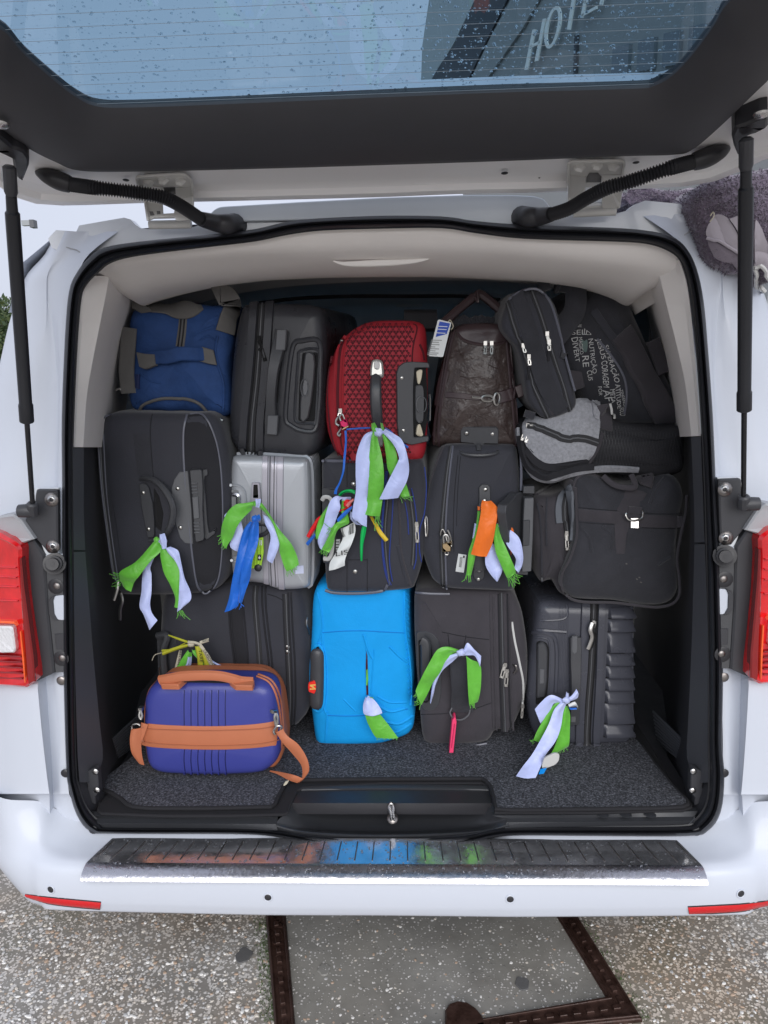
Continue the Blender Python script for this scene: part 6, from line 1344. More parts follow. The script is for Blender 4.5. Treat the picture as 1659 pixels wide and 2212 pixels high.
# ---- 17 charcoal ribbed hard case
q = lambda *a: px('J', *a)
t = Thing('suitcase', 'charcoal hard suitcase with deep horizontal ribs, at the bottom right', 'suitcase', q(640, 1085)[0], 1.925, yaw=3, group='suitcases packed in the van boot')
t.body('shell', q(300,330, 315,262, 350,238, 450,236, 560,238, 700,240, 820,245, 868,262, 880,330, 884,560, 880,800, 876,1000, 862,1060, 820,1082, 700,1085, 600,1098, 560,1096, 400,1060, 300,1035, 268,960, 252,850, 258,650, 280,480), .44, hardg, r=.03, bulge=.006)
t.strap('rim', q(585,246, 578,420, 570,620, 555,820, 548,1000, 550,1085), .024, hardg, .003, .007); t.strap('rim', q(680,246, 672,420, 665,620, 655,820, 645,1000, 648,1085), .020, hardg, .003, .007)
zipper(t, q(632,242, 625,420, 615,620, 600,820, 590,1000, 592,1095), .022)
for dx in (-18, 20): t.tube('rim_groove', q(632 + dx,246, 625 + dx,420, 615 + dx,620, 600 + dx,820, 590 + dx,1000, 592 + dx,1090), .0020, gap, .003)
ys = [250, 326, 404, 528, 600, 674, 746, 820, 946, 1022]
for a, b in zip(ys[:-1], ys[1:]):
    x0, x1 = 718 - (a - 250) * .042, 868
    rw_ = []
    for f_, l_ in ((0.04, -.002), (.10, .002), (.3, .005), (.6, .010), (.84, .014), (.92, .013), (.97, .006), (.99, -.003)):
        v_ = a + (b - a) * f_; rw_.append([t.S(*q(x0 - 2 + (x1 - x0) * k / 12, v_)[0], l_ * (1 if 0 < k < 12 else 0) + (.0 if 0 < k < 12 else -.002)) for k in range(13)])
    make('raised_rib', *grid_vf(rw_), hardg, t.e, 50)
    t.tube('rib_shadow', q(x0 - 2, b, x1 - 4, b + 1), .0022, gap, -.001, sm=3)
for i in range(9): x_ = 350 + i * 12
for p, r_ in ((q(318,340, 450,330, 480,290, 470,240), .003), (q(300,392, 380,398, 470,404), .005), (q(275,410, 330,405, 390,425, 412,480, 415,600, 408,760), .006), (q(290,440, 340,440, 370,470, 372,600, 362,780), .003)): t.tube('shell_ridge', p, r_, hardg, 0)
for i in range(7): t.tube('fine_rib', q(430 + i * 9,240, 425 + i * 9,420, 418 + i * 9,600, 410 + i * 9,780), .0008, hardg, .0004)
t.plate('trolley_recess', q(296,470, 320,458, 355,470, 372,510, 368,700, 350,830, 290,832, 296,640), gap, .002, 4)
h = t.plate('trolley_grip', q(302,480, 325,468, 352,482, 362,520, 358,690, 345,790, 296,800, 300,640), plas, .014, 4, bev=.003); t.plate('grip_button', q(315,625, 342,628, 340,710, 312,712), plas2, .002, 2, lift=.014, parent=h)
b = t.strap('carry_handle', q(518,430, 518,560, 515,700, 512,830, 512,935), [.030, .030, .026, .026, .026], plas, .010, .008, free=[0, .004, .010, .006, 0])
t.plate('handle_inset', q(505,432, 538,430, 538,520, 520,540, 503,520), plas2, .001, 2, lift=.017)
t.plate('handle_inset', q(500,870, 528,870, 526,938, 498,938), plas2, .001, 1, lift=.017)
free(t, 'zip_pull', [(*q(630, 352)[0], .020), (*q(618, 395)[0], .024), (*q(628, 440)[0], .024), (*q(604, 508)[0], .024)], .0075, silm, flat=.35)
free(t, 'zip_pull', [(*q(622, 345)[0], .018), (*q(636, 350)[0], .018), (*q(628, 378)[0], .02)], .006, silm, flat=.6)
ring_(t, 'side_ring', *q(245, 535)[0], 4, 18, .002, silm, .01)

# ================================================================ RIBBONS AND TAGS ON THE LUGGAGE
def knot(t, u, v, off, r, m, name='knot'):
    c = t.P(u, v, off); rows = []
    for i in range(7):
        th = math.pi * i / 6; row = []
        for k in range(12):
            ph = 6.2832 * k / 12; d = V((math.sin(th) * math.cos(ph), math.sin(th) * math.sin(ph) * .8, math.cos(th))); row.append(c + V((d.x, d.y * .8, d.z * .85)) * r * .72 * (1 + .55 * noise.noise(d * 2.3 + V((u, v, 0)))))
        rows.append(row)
    return make(name, *grid_vf(rows, True), m, t.e, 70)
def fray(t, a, b, off, dx, dy, m, n=9, name='frayed_end', L=14):
    g_ = Geo()
    for k in range(n):
        s = (k + rnd.random() * .6) / n; u, v = a[0] + (b[0] - a[0]) * s, a[1] + (b[1] - a[1]) * s; j, j2 = rnd.uniform(-.5, .5), rnd.uniform(.5, 1.1)
        p = [(u, v, off), (u + (dx + j * dy) * L * .5 * j2, v + (dy - j * dx) * L * .5 * j2, off + .003), (u + (dx + j * 1.6 * dy) * L * j2, v + (dy - j * 1.6 * dx) * L * j2, off + rnd.uniform(-.004, .006))]
        g_.add(tube_vf([t.P(*c) for c in catmull(p, 3)], .0007, 4))
    return g_.build(name, m, t.e)
def secs(crop, *a):
    p = [px(crop, a[i], a[i + 1])[0] + (a[i + 2],) for i in range(0, len(a), 3)]; return [p[i] + p[i + 1] for i in range(0, len(p), 2)]
RG = 'satin ribbons tied to the luggage handles'
def bow(label, crop, base, y): return Thing('ribbon_bow', label, 'ribbon', px(crop, *base)[0], y, group=RG)
def kn(t, crop, x, y, off, r, m): return knot(t, *px(crop, x, y)[0], off, r, m)
def fr(t, crop, x0, y0, x1, y1, off, dx, dy, m, **k): return fray(t, px(crop, x0, y0)[0], px(crop, x1, y1)[0], off, dx, dy, m, **k)
# A left black case
t = bow('green and lilac ribbon tied to the large black suitcase at the left wall', 'E', (610, 930), 1.855)
t.sheet('green_tail', secs('E', 560,885,.0, 612,900,.0, 520,935,.01, 600,950,.01, 440,1020,.015, 530,1020,.02, 350,1075,.02, 470,1100,.02, 345,1110,.015, 430,1150,.015, 360,1170,.01, 412,1205,.01), green, ruf=.004)
fr(t, 'E', 350,1090, 350,1170, .012, -1, .2, green, n=10, L=22)
t.sheet('lilac_tail', secs('E', 600,860,.0, 622,870,.0, 500,1010,-.012, 535,1040,-.01, 484,1100,-.01, 540,1100,-.005, 478,1200,.0, 542,1200,.0, 468,1290,.01, 530,1280,.01, 490,1350,.015, 540,1330,.01, 528,1440,.01, 577,1380,.01), lav)
t.sheet('green_tail', secs('E', 600,930,.005, 640,930,.005, 596,985,.01, 690,990,.01, 615,1080,.015, 712,1060,.01, 655,1160,.012, 720,1150,.01, 688,1240,.008, 722,1240,.008, 678,1300,.005, 718,1300,.005), green)
t.sheet('lilac_tail', secs('E', 625,930,.012, 655,925,.012, 645,965,.016, 700,950,.014, 690,1020,.018, 718,1000,.012, 712,1080,.016, 745,1110,.012, 712,1180,.016, 775,1190,.012, 705,1260,.012, 783,1250,.012, 698,1328,.01, 745,1290,.01), lav)
fr(t, 'E', 700,1310, 735,1320, .006, .1, 1, green, n=7, L=20)
kn(t, 'E', 612, 895, .008, .014, lav); kn(t, 'E', 575, 885, .0, .013, green); t.sheet('knot_loop', secs('E', 590,845,.012, 620,842,.012, 592,880,.018, 630,885,.018, 605,940,.014, 632,935,.014), lav)
# B silver case
t = bow('green and lilac ribbon tied to the silver suitcase handle', 'E', (1185, 680), 1.858)
t.sheet('lilac_tail', secs('E', 1030,700,-.01, 1060,690,-.01, 990,740,-.005, 1080,720,-.005, 1050,830,.0, 1100,800,.0, 1025,900,.0, 1108,860,.0, 1030,930,.0, 1080,960,.0), lav)
t.sheet('green_tail', secs('E', 1190,640,.01, 1160,690,.01, 1120,655,.018, 1150,705,.016, 1060,665,.02, 1105,750,.02, 1010,710,.018, 1070,800,.018, 980,780,.015, 1040,870,.015, 966,850,.01, 1012,910,.01, 972,890,.008, 1002,940,.008), green, ruf=.004)
fr(t, 'E', 968,850, 1000,935, .008, -.8, .6, green, n=9, L=12)
t.sheet('lilac_tail', secs('E', 1225,720,.0, 1262,740,.0, 1245,790,.004, 1310,790,.004, 1275,860,.006, 1335,840,.006, 1262,940,.006, 1325,930,.006, 1252,1000,.004, 1285,1030,.004), lav)
t.sheet('green_tail', secs('E', 1195,650,.012, 1210,690,.012, 1225,660,.014, 1240,720,.014, 1280,740,.01, 1290,790,.01, 1330,820,.01, 1330,900,.01, 1400,900,.008, 1330,960,.01, 1435,980,.006, 1355,1040,.008, 1450,1035,.004, 1375,1080,.006), green, ruf=.004)
fr(t, 'E', 1375,1080, 1440,1040, .006, .1, 1, green, n=10, L=12)
kn(t, 'E', 1190, 660, .016, .013, green); t.sheet('knot_loop', secs('E', 1180,628,.02, 1215,630,.02, 1184,655,.026, 1210,660,.026, 1182,680,.02, 1205,685,.02), lav, curl=.002)
t = bow('royal blue ribbon knotted below the green one on the silver suitcase', 'E', (1185, 760), 1.850)
t.sheet('blue_tail', secs('E', 1150,765,.0, 1185,770,.0, 1110,820,.006, 1165,830,.006, 1085,900,.008, 1135,910,.008, 1060,1020,.01, 1110,1020,.01, 1040,1130,.008, 1090,1160,.008, 1015,1250,.006, 1075,1240,.006, 990,1330,.002, 1075,1292,.002), blues, ruf=.005)
t.sheet('blue_tail', secs('E', 1170,765,.004, 1200,765,.004, 1150,830,.012, 1200,840,.012, 1130,920,.014, 1195,910,.014, 1105,1020,.014, 1165,1010,.014, 1090,1120,.012, 1150,1110,.012, 1078,1200,.01, 1120,1200,.01, 1075,1262,.006, 1100,1270,.006), blues, ruf=.005)
fr(t, 'E', 1080,1262, 1098,1272, .006, .1, 1, blues, n=5, L=18)
kn(t, 'E', 1180, 752, .008, .014, blues); t.sheet('knot_ear', secs('E', 1180,735,.006, 1205,725,.006, 1190,755,.012, 1212,750,.012, 1195,770,.008, 1210,765,.008), blues)
# C red case
t = bow('long green and lilac ribbon hanging from the red suitcase handle', 'F', (520, 60), 1.835)
t.sheet('lilac_tail', secs('F', 490,50,.0, 515,60,.0, 430,80,.01, 480,110,.01, 385,190,.014, 470,190,.014, 378,300,.012, 462,300,.012, 380,420,.010, 460,420,.010, 362,520,.008, 450,520,.008, 358,585,.006, 448,585,.006, 392,615,.005, 446,648,.005), lav)
t.sheet('green_tail', secs('F', 485,40,.002, 510,50,.002, 472,110,.010, 515,110,.012, 462,200,.014, 538,200,.014, 460,300,.012, 552,300,.012, 455,420,.012, 550,420,.010, 444,500,.010, 540,500,.008, 436,568,.008, 528,580,.006), green, ruf=.005)
fr(t, 'F', 500,578, 526,580, .006, -.2, 1, green, n=6, L=20)
t.sheet('green_tail', secs('F', 535,60,.002, 560,50,.002, 552,120,.008, 600,110,.008, 565,200,.008, 630,190,.008, 580,300,.004, 642,250,.004, 640,400,.0, 690,380,.0, 655,460,.0, 712,455,.0), green)
fr(t, 'F', 650,462, 715,458, .0, .8, .6, green, n=8, L=12)
t.sheet('lilac_tail', secs('F', 540,60,.010, 560,40,.010, 590,110,.016, 620,75,.016, 625,160,.020, 665,110,.020, 645,215,.022, 695,195,.022, 640,240,.026, 708,290,.020, 595,330,.022, 695,360,.020, 560,400,.018, 665,420,.016, 524,475,.012, 640,468,.012), lav)
kn(t, 'F', 520, 62, .012, .016, lav); t.sheet('knot_loop', secs('F', 475,5,.004, 495,0,.004, 478,45,.010, 520,50,.014, 500,60,.01, 530,75,.014), green); t.sheet('knot_loop', secs('F', 530,0,-.0, 545,5,-.0, 535,40,.008, 555,45,.008, 540,60,.01, 555,65,.01), green)
t = bow('thin blue string ribbon tied to the pink padlock of the red suitcase', 'F', (320, 40), 1.845)
t.sheet('string', secs('F', 320,38,.0, 322,48,.0, 400,32,.0, 400,42,.0, 470,30,-.005, 470,38,-.005), blues, ruf=.001, curl=.001)
t.sheet('string', secs('F', 308,50,.0, 322,50,.0, 312,120,.004, 324,120,.004, 302,220,.006, 316,220,.006, 296,300,.006, 308,300,.006, 275,370,.004, 286,372,.004, 252,410,.002, 266,415,.002, 243,440,.0, 262,444,.0), blues, ruf=.001, curl=.001)
t.sheet('string', secs('F', 560,30,-.005, 562,38,-.005, 600,55,-.005, 598,65,-.005, 618,80,-.005, 610,85,-.005), blues, ruf=.001, curl=.001)
t.sheet('string', secs('F', 672,128,.0, 668,140,.0, 705,148,.0, 698,162,.0), blues, ruf=.001, curl=.001)
# D on the blue piped case: a tangle of ribbons
q = lambda *a: px('X', *a)
t = bow('tangle of green, lilac, red, blue and yellow ribbons on the blue piped suitcase', 'X', (800, 600), 1.860)
t.sheet('emerald_loop', secs('X', 750,500,.0, 780,520,.0, 800,460,.008, 815,490,.008, 880,445,.012, 880,480,.012, 935,460,.01, 930,500,.01), grn2)
t.sheet('green_loop', secs('X', 640,620,.004, 680,650,.004, 570,720,.01, 640,740,.01, 525,820,.012, 600,830,.012, 505,930,.012, 590,930,.012, 515,980,.01, 570,990,.01), green)
t.sheet('red_tail', secs('X', 910,545,.012, 915,565,.012, 850,590,.016, 880,600,.016, 820,650,.014, 850,660,.014, 560,730,.0, 575,760,.0, 480,820,-.002, 520,850,-.002, 405,950,-.004, 440,970,-.004), redr, ruf=.001)
t.sheet('blue_tail', secs('X', 905,620,.026, 900,655,.026, 820,680,.028, 840,720,.028, 735,770,.026, 752,805,.026), blues, ruf=.001); t.sheet('blue_tail', secs('X', 500,915,-.002, 510,950,-.002, 400,1025,-.004, 425,1058,-.004), blues, ruf=.001)
t.sheet('lilac_loop', secs('X', 790,590,.006, 880,570,.0, 780,530,.016, 880,530,.010, 720,520,.022, 770,560,.022, 660,580,.024, 775,640,.024, 620,700,.024, 745,720,.022, 590,820,.022, 710,820,.020, 560,900,.020, 670,920,.018, 528,1000,.016, 620,1010,.014, 545,1070,.01, 575,1100,.01), lav)
t.sheet('green_tail', secs('X', 800,540,.006, 870,560,.004, 790,580,.010, 860,600,.008, 780,680,.012, 850,690,.010, 800,740,.016, 865,760,.014, 740,800,.024, 860,820,.020, 690,850,.026, 760,870,.024, 640,960,.024, 720,940,.022, 600,1040,.018, 690,1060,.018, 570,1090,.012, 650,1130,.014), green, ruf=.004)
fr(t, 'X', 570,1095, 645,1135, .012, -.4, .8, green, n=8, L=10); fr(t, 'X', 690,860, 700,890, .03, -1, .1, green, n=6, L=18)
t.sheet('lilac_tail', secs('X', 880,680,.006, 925,690,.006, 880,760,.004, 940,790,.004, 930,820,.0, 1000,835,.0), lav)
t.sheet('emerald_tail', secs('X', 1010,840,-.002, 1055,840,-.002, 995,900,.0, 1048,910,.0, 986,1020,.0, 1022,1030,.0, 985,1120,.0, 1015,1130,.0, 990,1215,-.002, 1012,1218,-.002), grn2, ruf=.001)
t.sheet('yellow_tail', secs('X', 1085,735,-.002, 1115,735,-.002, 1130,820,.0, 1160,800,.0, 1180,920,.0, 1215,890,.0, 1255,1012,.0, 1293,985,.0), ygr, ruf=.002)
t.sheet('green_scrap', secs('X', 1150,740,.002, 1170,740,.002, 1140,800,.0, 1155,800,.0, 1138,890,.0, 1152,895,.0), green)
kn(t, 'X', 850, 600, .014, .016, redr); t.sheet('red_loop', secs('X', 915,545,.03, 920,570,.03, 870,575,.034, 885,600,.034, 830,620,.03, 860,640,.03), mat('red_white_tape', (.8, .25, .22), .5), ruf=.001)
tg = Thing('airline_tag', 'crumpled white airline bag tag printed LIS on the blue piped suitcase', 'airline tag', q(740, 1310)[0], 1.868)
tg.sheet('strip', secs('X', 775,870,.0, 925,800,.004, 800,960,.004, 935,900,.006, 770,1040,.006, 905,1010,.004, 725,1130,.004, 860,1110,.006, 660,1240,.0, 825,1200,.004, 650,1325,.0, 820,1275,.002), paper, curl=.004, ruf=.004, sm=8)
for i in range(14):
    a, b = q(790 + i * 9.5, 868 - i * 4.2)[0], q(806 + i * 8.4, 965 - i * 3.6)[0]; w = .0004 if i % 3 else .0008
    p0, p1 = tg.P(*a, .0075), tg.P(*b, .0085); make('bar', [p0 - V((w, 0, 0)), p0 + V((w, 0, 0)), p1 + V((w, 0, 0)), p1 - V((w, 0, 0))], [[0, 1, 2, 3]], ink, tg.e, smooth=False)
tg.text('letters', 'LIS', q(726,1118, 850,1098, 862,1145, 722,1172), ink, lift=.014, onbody=False)
# E orange ribbon
q = lambda *a: px('F', *a)
t = bow('orange, green and lilac ribbons on the padlocked black suitcase', 'F', (1180, 500), 1.845)
t.sheet('green_tail', secs('F', 1130,545,-.004, 1160,545,-.004, 1122,620,-.002, 1150,620,-.002, 1100,720,.0, 1140,730,.0, 1075,800,.0, 1120,810,.0, 1065,900,.0, 1102,900,.0, 1060,940,.0, 1090,945,.0), green)
fr(t, 'F', 1060,940, 1088,945, .0, -.1, 1, green, n=7, L=20)
t.sheet('lilac_scrap', secs('F', 1112,620,-.006, 1132,625,-.006, 1098,715,-.004, 1115,725,-.004), lav)
t.sheet('lilac_tail', secs('F', 1210,730,.0, 1230,750,.0, 1185,780,.0, 1250,790,.0, 1178,870,.0, 1275,880,.0, 1205,930,.0, 1282,915,.0, 1245,978,.0, 1256,982,.0), lav)
t.sheet('orange_tail', secs('F', 1250,560,.004, 1255,620,.004, 1300,600,.006, 1290,690,.006, 1350,660,.004, 1330,780,.004, 1352,700,-.002, 1335,820,-.002), oran)
t.sheet('lilac_tail', secs('F', 1250,620,.006, 1285,690,.006, 1320,655,.010, 1300,730,.010, 1385,710,.016, 1320,770,.016, 1410,800,.016, 1362,830,.016, 1408,870,.012, 1365,870,.012, 1385,930,.01, 1358,900,.01), lav)
t.sheet('green_tail', secs('F', 1235,620,.010, 1265,625,.010, 1230,700,.014, 1275,700,.014, 1240,790,.016, 1305,770,.016, 1270,870,.014, 1340,850,.014, 1302,940,.012, 1365,910,.012, 1315,965,.01, 1365,930,.01), green, ruf=.004)
fr(t, 'F', 1315,965, 1365,925, .01, .5, .8, green, n=12, L=26)
t.sheet('orange_tail', secs('F', 1158,480,.014, 1215,484,.014, 1152,510,.020, 1252,525,.020, 1150,560,.022, 1254,560,.022, 1130,660,.022, 1240,650,.022, 1110,740,.018, 1222,750,.018, 1090,815,.014, 1186,830,.014), oran, across=8, curl=.006)
t.sheet('fold_over', secs('F', 1130,516,.004, 1158,516,.004, 1130,540,.006, 1158,540,.006), oran)
# notch of the orange ribbon shows the handle: dark wedge is the handle itself behind
# F bottom centre right case
q = lambda *a: px('I', *a)
t = bow('green and lilac ribbon arched over the handle of the bottom black suitcase', 'I', (1160, 580), 1.875)
t.sheet('green_tail', secs('I', 1150,560,.004, 1145,590,.004, 1080,540,.012, 1110,590,.012, 1010,560,.016, 1060,640,.016, 960,640,.016, 1030,700,.016, 915,720,.014, 985,770,.014, 880,800,.01, 945,850,.01, 868,830,.008, 905,920,.008), green, ruf=.004)
fr(t, 'I', 870,840, 905,920, .008, -.6, .8, green, n=10, L=12)
t.sheet('lilac_tail', secs('I', 1150,575,.010, 1150,600,.010, 1080,600,.008, 1110,640,.008, 1020,640,.004, 1040,700,.004, 990,720,.002, 1000,780,.002, 972,820,.0, 985,850,.0, 962,905,.0, 968,908,.0), lav)
t.sheet('lilac_tail', secs('I', 1180,555,.010, 1175,600,.010, 1205,515,.014, 1215,600,.014, 1250,560,.016, 1255,605,.014, 1293,600,.012, 1285,670,.01), lav)
t.sheet('green_tail', secs('I', 1195,600,.008, 1270,640,.006, 1200,640,.010, 1293,680,.008, 1205,760,.012, 1293,770,.010, 1210,850,.010, 1285,840,.008, 1215,912,.006, 1272,900,.006), green)
fr(t, 'I', 1215,912, 1255,905, .006, .2, 1, green, n=8, L=12)
kn(t, 'I', 1162, 580, .018, .015, lav)
# G blue covered case
t = bow('green and lilac ribbon hanging out of the slit in the bright blue cover', 'I', (560, 870), 1.885)
t.sheet('lilac_tail', secs('I', 545,862,.0, 560,858,.0, 530,910,.008, 600,890,.008, 528,950,.012, 640,940,.010, 535,978,.012, 652,968,.010, 560,986,.010, 640,975,.010), lav, curl=.008)
t.sheet('green_tail', secs('I', 560,855,-.003, 590,868,-.003, 580,880,.0, 610,910,.0), green)
t.sheet('green_tail', secs('I', 540,982,.004, 635,976,.004, 560,1040,.006, 660,1010,.006, 590,1100,.006, 710,1070,.006, 612,1130,.004, 757,1130,.004), green)
fr(t, 'I', 612,1132, 755,1130, .004, 0, 1, green, n=16, L=5)
# H charcoal case
t = bow('lilac, green and white ribbon trailing from the charcoal suitcase onto the carpet', 'J', (480, 810), 1.875)
t.sheet('lilac_tail', secs('J', 450,800,.008, 440,830,.008, 380,775,.014, 400,830,.012, 320,820,.012, 370,880,.010, 285,860,.008, 318,942,.006), lav)
t.sheet('green_tail', secs('J', 440,805,.004, 470,830,.004, 400,830,.008, 460,880,.008, 350,900,.010, 430,940,.010, 300,985,.012, 380,1000,.012, 275,1040,.012, 350,1060,.012), green)
t.sheet('green_tail', secs('J', 455,830,.004, 480,840,.004, 440,900,.010, 495,900,.008, 430,980,.012, 492,980,.010, 410,1060,.012, 488,1050,.010, 385,1110,.010, 480,1085,.010, 375,1128,.010, 440,1105,.010), green)
fr(t, 'J', 385,1115, 475,1090, .01, .2, 1, green, n=10, L=8); fr(t, 'J', 275,1040, 285,1060, .012, -1, .3, green, n=5, L=8)
t.sheet('lilac_tail', secs('J', 440,815,.014, 475,820,.014, 400,860,.022, 455,880,.020, 370,940,.030, 440,960,.028, 330,1020,.045, 410,1040,.045, 270,1120,.075, 350,1130,.075, 215,1200,.10, 320,1200,.10, 174,1255,.125, 290,1265,.125), lav, curl=.004)
t.sheet('lilac_ear', secs('J', 470,755,.006, 485,765,.006, 465,790,.012, 490,800,.012, 470,810,.014, 485,815,.014), lav); t.sheet('lilac_ear', secs('J', 530,740,.006, 545,770,.006, 500,780,.012, 535,800,.012, 480,795,.014, 490,815,.014), lav)
t.sheet('white_scrap', secs('J', 480,830,.012, 490,850,.012, 520,815,.016, 530,845,.016, 538,840,.012, 540,860,.012), paper); t.sheet('blue_scrap', secs('J', 485,850,.008, 500,862,.008, 530,850,.01, 530,866,.01), blues)
kn(t, 'J', 470, 808, .018, .015, lav)
tg = Thing('luggage_tag', 'white rounded tag lying on the carpet under the trailing ribbon', 'luggage tag', px('J', 380, 1212)[0], 1.775)
prism('tag', [tg.P(u, v) for u, v in roundpoly(px('J', 340,1150, 400,1120, 432,1125, 428,1165, 405,1190, 335,1215, 325,1200), 5, 4)], (0, .006, 0), wgrey, tg.e, .001)
prism('blue_corner', [tg.P(u, v, .002) for u, v in px('J', 318,1215, 355,1208, 338,1240, 308,1244)], (0, .003, 0), mat('corner_blue', (.0, .25, .75), .5), tg.e)
# I bottom left case: printed souvenir ribbons
t = bow('yellow and cream souvenir ribbons with green bow behind the navy vanity case', 'H', (570, 560), 1.900)
t.sheet('green_tail', secs('H', 555,560,.0, 580,580,.0, 520,610,.004, 575,640,.004, 470,690,.004, 540,700,.004), green); t.sheet('lilac_tail', secs('H', 555,600,.006, 578,605,.006, 545,650,.008, 572,660,.008, 515,695,.006, 545,705,.006), lav)
t.sheet('green_tail', secs('H', 580,555,.004, 610,560,.004, 590,590,.008, 640,600,.008, 630,640,.008, 690,660,.006, 650,710,.006, 715,700,.006), green); t.sheet('lilac_tail', secs('H', 670,590,.0, 690,600,.0, 730,640,.002, 700,640,.002, 805,675,.0, 740,665,.0), lav)
t.sheet('yellow_tail', secs('H', 560,505,.008, 555,520,.008, 500,485,.008, 490,500,.008, 428,462,.004, 432,472,.004), olive, ruf=.001); t.sheet('yellow_tail', secs('H', 565,520,.01, 560,540,.01, 480,540,.01, 480,565,.01, 388,575,.008, 392,598,.008), olive, ruf=.001); t.sheet('yellow_tail', secs('H', 550,505,.006, 545,515,.006, 460,550,.006, 465,562,.006, 385,560,.004, 388,575,.004), olive, ruf=.001)
t.sheet('yellow_band', secs('H', 598,535,.016, 632,535,.016, 612,600,.018, 645,600,.018, 618,660,.018, 652,660,.018, 622,710,.016, 655,710,.016), olive, ruf=.001); t.sheet('yellow_band', secs('H', 632,540,.012, 655,550,.012, 650,620,.014, 690,625,.014, 670,700,.012, 715,695,.012), olive, ruf=.002)
c1 = t.sheet('cream_tape', secs('H', 630,505,.012, 640,525,.012, 690,485,.010, 692,508,.010), kraft, ruf=.0); t.sheet('cream_tape', secs('H', 555,500,.014, 560,525,.014, 600,505,.018, 600,530,.018, 640,520,.014, 640,545,.014), kraft)
t.sheet('cream_tape', secs('H', 640,520,.014, 625,545,.014, 690,590,.016, 665,605,.016, 720,650,.016, 695,660,.016, 748,695,.014, 725,700,.014), kraft, ruf=.001); t.sheet('cream_tape', secs('H', 498,560,.0, 515,565,.0, 482,620,.002, 505,625,.002, 465,690,.0, 488,692,.0), kraft, ruf=.001)
t.text('printed_letters', 'BOSCO', px('H', 648,498, 686,490, 688,502, 650,512), ink, lift=.0175, onbody=False)
t.text('printed_letters', 'TARE', px('H', 644,560, 650,640, 632,642, 624,562), ink, lift=.026, onbody=False); t.text('printed_letters', 'OUISOVANI', px('H', 668,555, 738,680, 722,688, 652,566), ink, lift=.024, onbody=False); t.text('printed_letters', 'BELIEM', px('H', 512,572, 498,660, 486,658, 500,570), ink, lift=.006, onbody=False)
kn(t, 'H', 575, 525, .014, .013, kraft)
free(t, 'loose_thread', [(*px('H', 385, 580)[0], .0), (*px('H', 340, 595)[0], .0), (*px('H', 322, 630)[0], .0)], .001, kraft)
# crumpled straw leaf on the sill mat
lf = Thing('dry_leaf', 'tiny dry straw coloured leaf beside the tan shoulder strap', 'leaf', px('H', 1190, 1430)[0], 1.70)
prism('blade', [lf.P(u, v) for u, v in px('H', 1172,1440, 1185,1420, 1208,1412, 1195,1432, 1180,1442)], (0, .003, .001), kraft, lf.e)
# ================================================================ GREY FLEECE JACKET draped over the roof corner
fl = mat('grey_fleece', (.14, .112, .155), .95, bump=1., bscale=160, bdist=.005, var=.35, vscale=70, sheen=.5)
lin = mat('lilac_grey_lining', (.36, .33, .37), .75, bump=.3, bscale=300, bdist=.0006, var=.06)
t = Thing('fleece_jacket', 'grey fluffy fleece jacket with pale lining, draped over the roof corner behind the strut', 'jacket', (1600, 640), 1.60)
q = lambda *a: px('W', *a)
t.body('fleece', q(1125,520, 1180,400, 1290,340, 1400,315, 1520,300, 1700,250, 1900,220, 1950,500, 1900,800, 1800,1000, 1700,1060, 1600,1000, 1560,960, 1480,1000, 1400,950, 1320,925, 1250,860, 1215,760, 1170,650, 1140,590), .30, fl, r=.035, bulge=.02, amp=.016, nsc=7, n=120)
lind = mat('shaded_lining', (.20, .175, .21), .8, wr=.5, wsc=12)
t.plate('lining_fold', q(1238,700, 1262,640, 1300,592, 1345,590, 1392,622, 1440,700, 1475,790, 1478,862, 1400,818, 1320,772, 1250,745), lin, .006, 0, planar=False, bev=.002)
t.plate('lining_fold', q(1396,618, 1478,588, 1482,700, 1480,780, 1445,695), lin, .009, 0, planar=False, bev=.002)
t.plate('lining_fold', q(1562,640, 1600,680, 1640,760, 1700,860, 1760,1000, 1690,985, 1650,960, 1600,925, 1560,922), lin, .008, 0, planar=False, bev=.002)
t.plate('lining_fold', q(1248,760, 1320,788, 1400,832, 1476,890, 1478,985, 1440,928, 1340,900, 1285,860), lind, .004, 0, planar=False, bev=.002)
t.tube('lining_edge', q(1245,748, 1330,778, 1410,825, 1480,872), .003, lin, .008); t.tube('lining_edge', q(1560,925, 1620,938, 1670,1010, 1720,1060), .004, wgrey, .010); t.tube('lining_edge', q(1568,935, 1592,960, 1600,1060, 1640,1120), .004, wgrey, .010)
free(t, 'hanging_thread', [(*q(1262, 640)[0], .05), (*q(1290, 600)[0], .055), (*q(1285, 575)[0], .05), (*q(1265, 600)[0], .05)], .0012, kraft)
t.body('sleeve', q(640,470, 690,425, 800,400, 1000,405, 1180,390, 1260,430, 1200,540, 1100,520, 900,515, 760,495, 700,515), .2, fl, r=.03, bulge=.01, amp=.012, nsc=9, y0=.13)
gz = Geo(); rr_ = random.Random(5)
for b in t.bvhs: pass
def inpoly(u, v): return t.hit(u, v)
n_f = 0
while n_f < 9000:
    u, v = rr_.uniform(1330, 1690), rr_.uniform(350, 620)
    h = inpoly(u, v)
    n_f += 1
    if not h: continue
    (X, Yp) = ((u - 1133.7) / .31668, (v - 276.5) / .31668)
    if 1245 < X < 1482 and (X - 1245) * .1 + 600 < Yp < 740 + (X - 1245) * .75: continue
    if 1560 < X < 1720 and 640 + (X - 1560) * 1.2 < Yp < 1000: continue
    p, n = h; a = V((rr_.uniform(-1, 1), rr_.uniform(-1, 1), rr_.uniform(-1.3, .7))) * .8 + n; a.normalize(); s_ = a.cross(n + V((.01, .3, .1))).normalized() * .0012; L_ = rr_.uniform(.004, .009)
    i0 = len(gz.v); gz.v += [p - s_, p + s_, p + a * L_ + s_ * .3]; gz.f.append([i0, i0 + 1, i0 + 2])
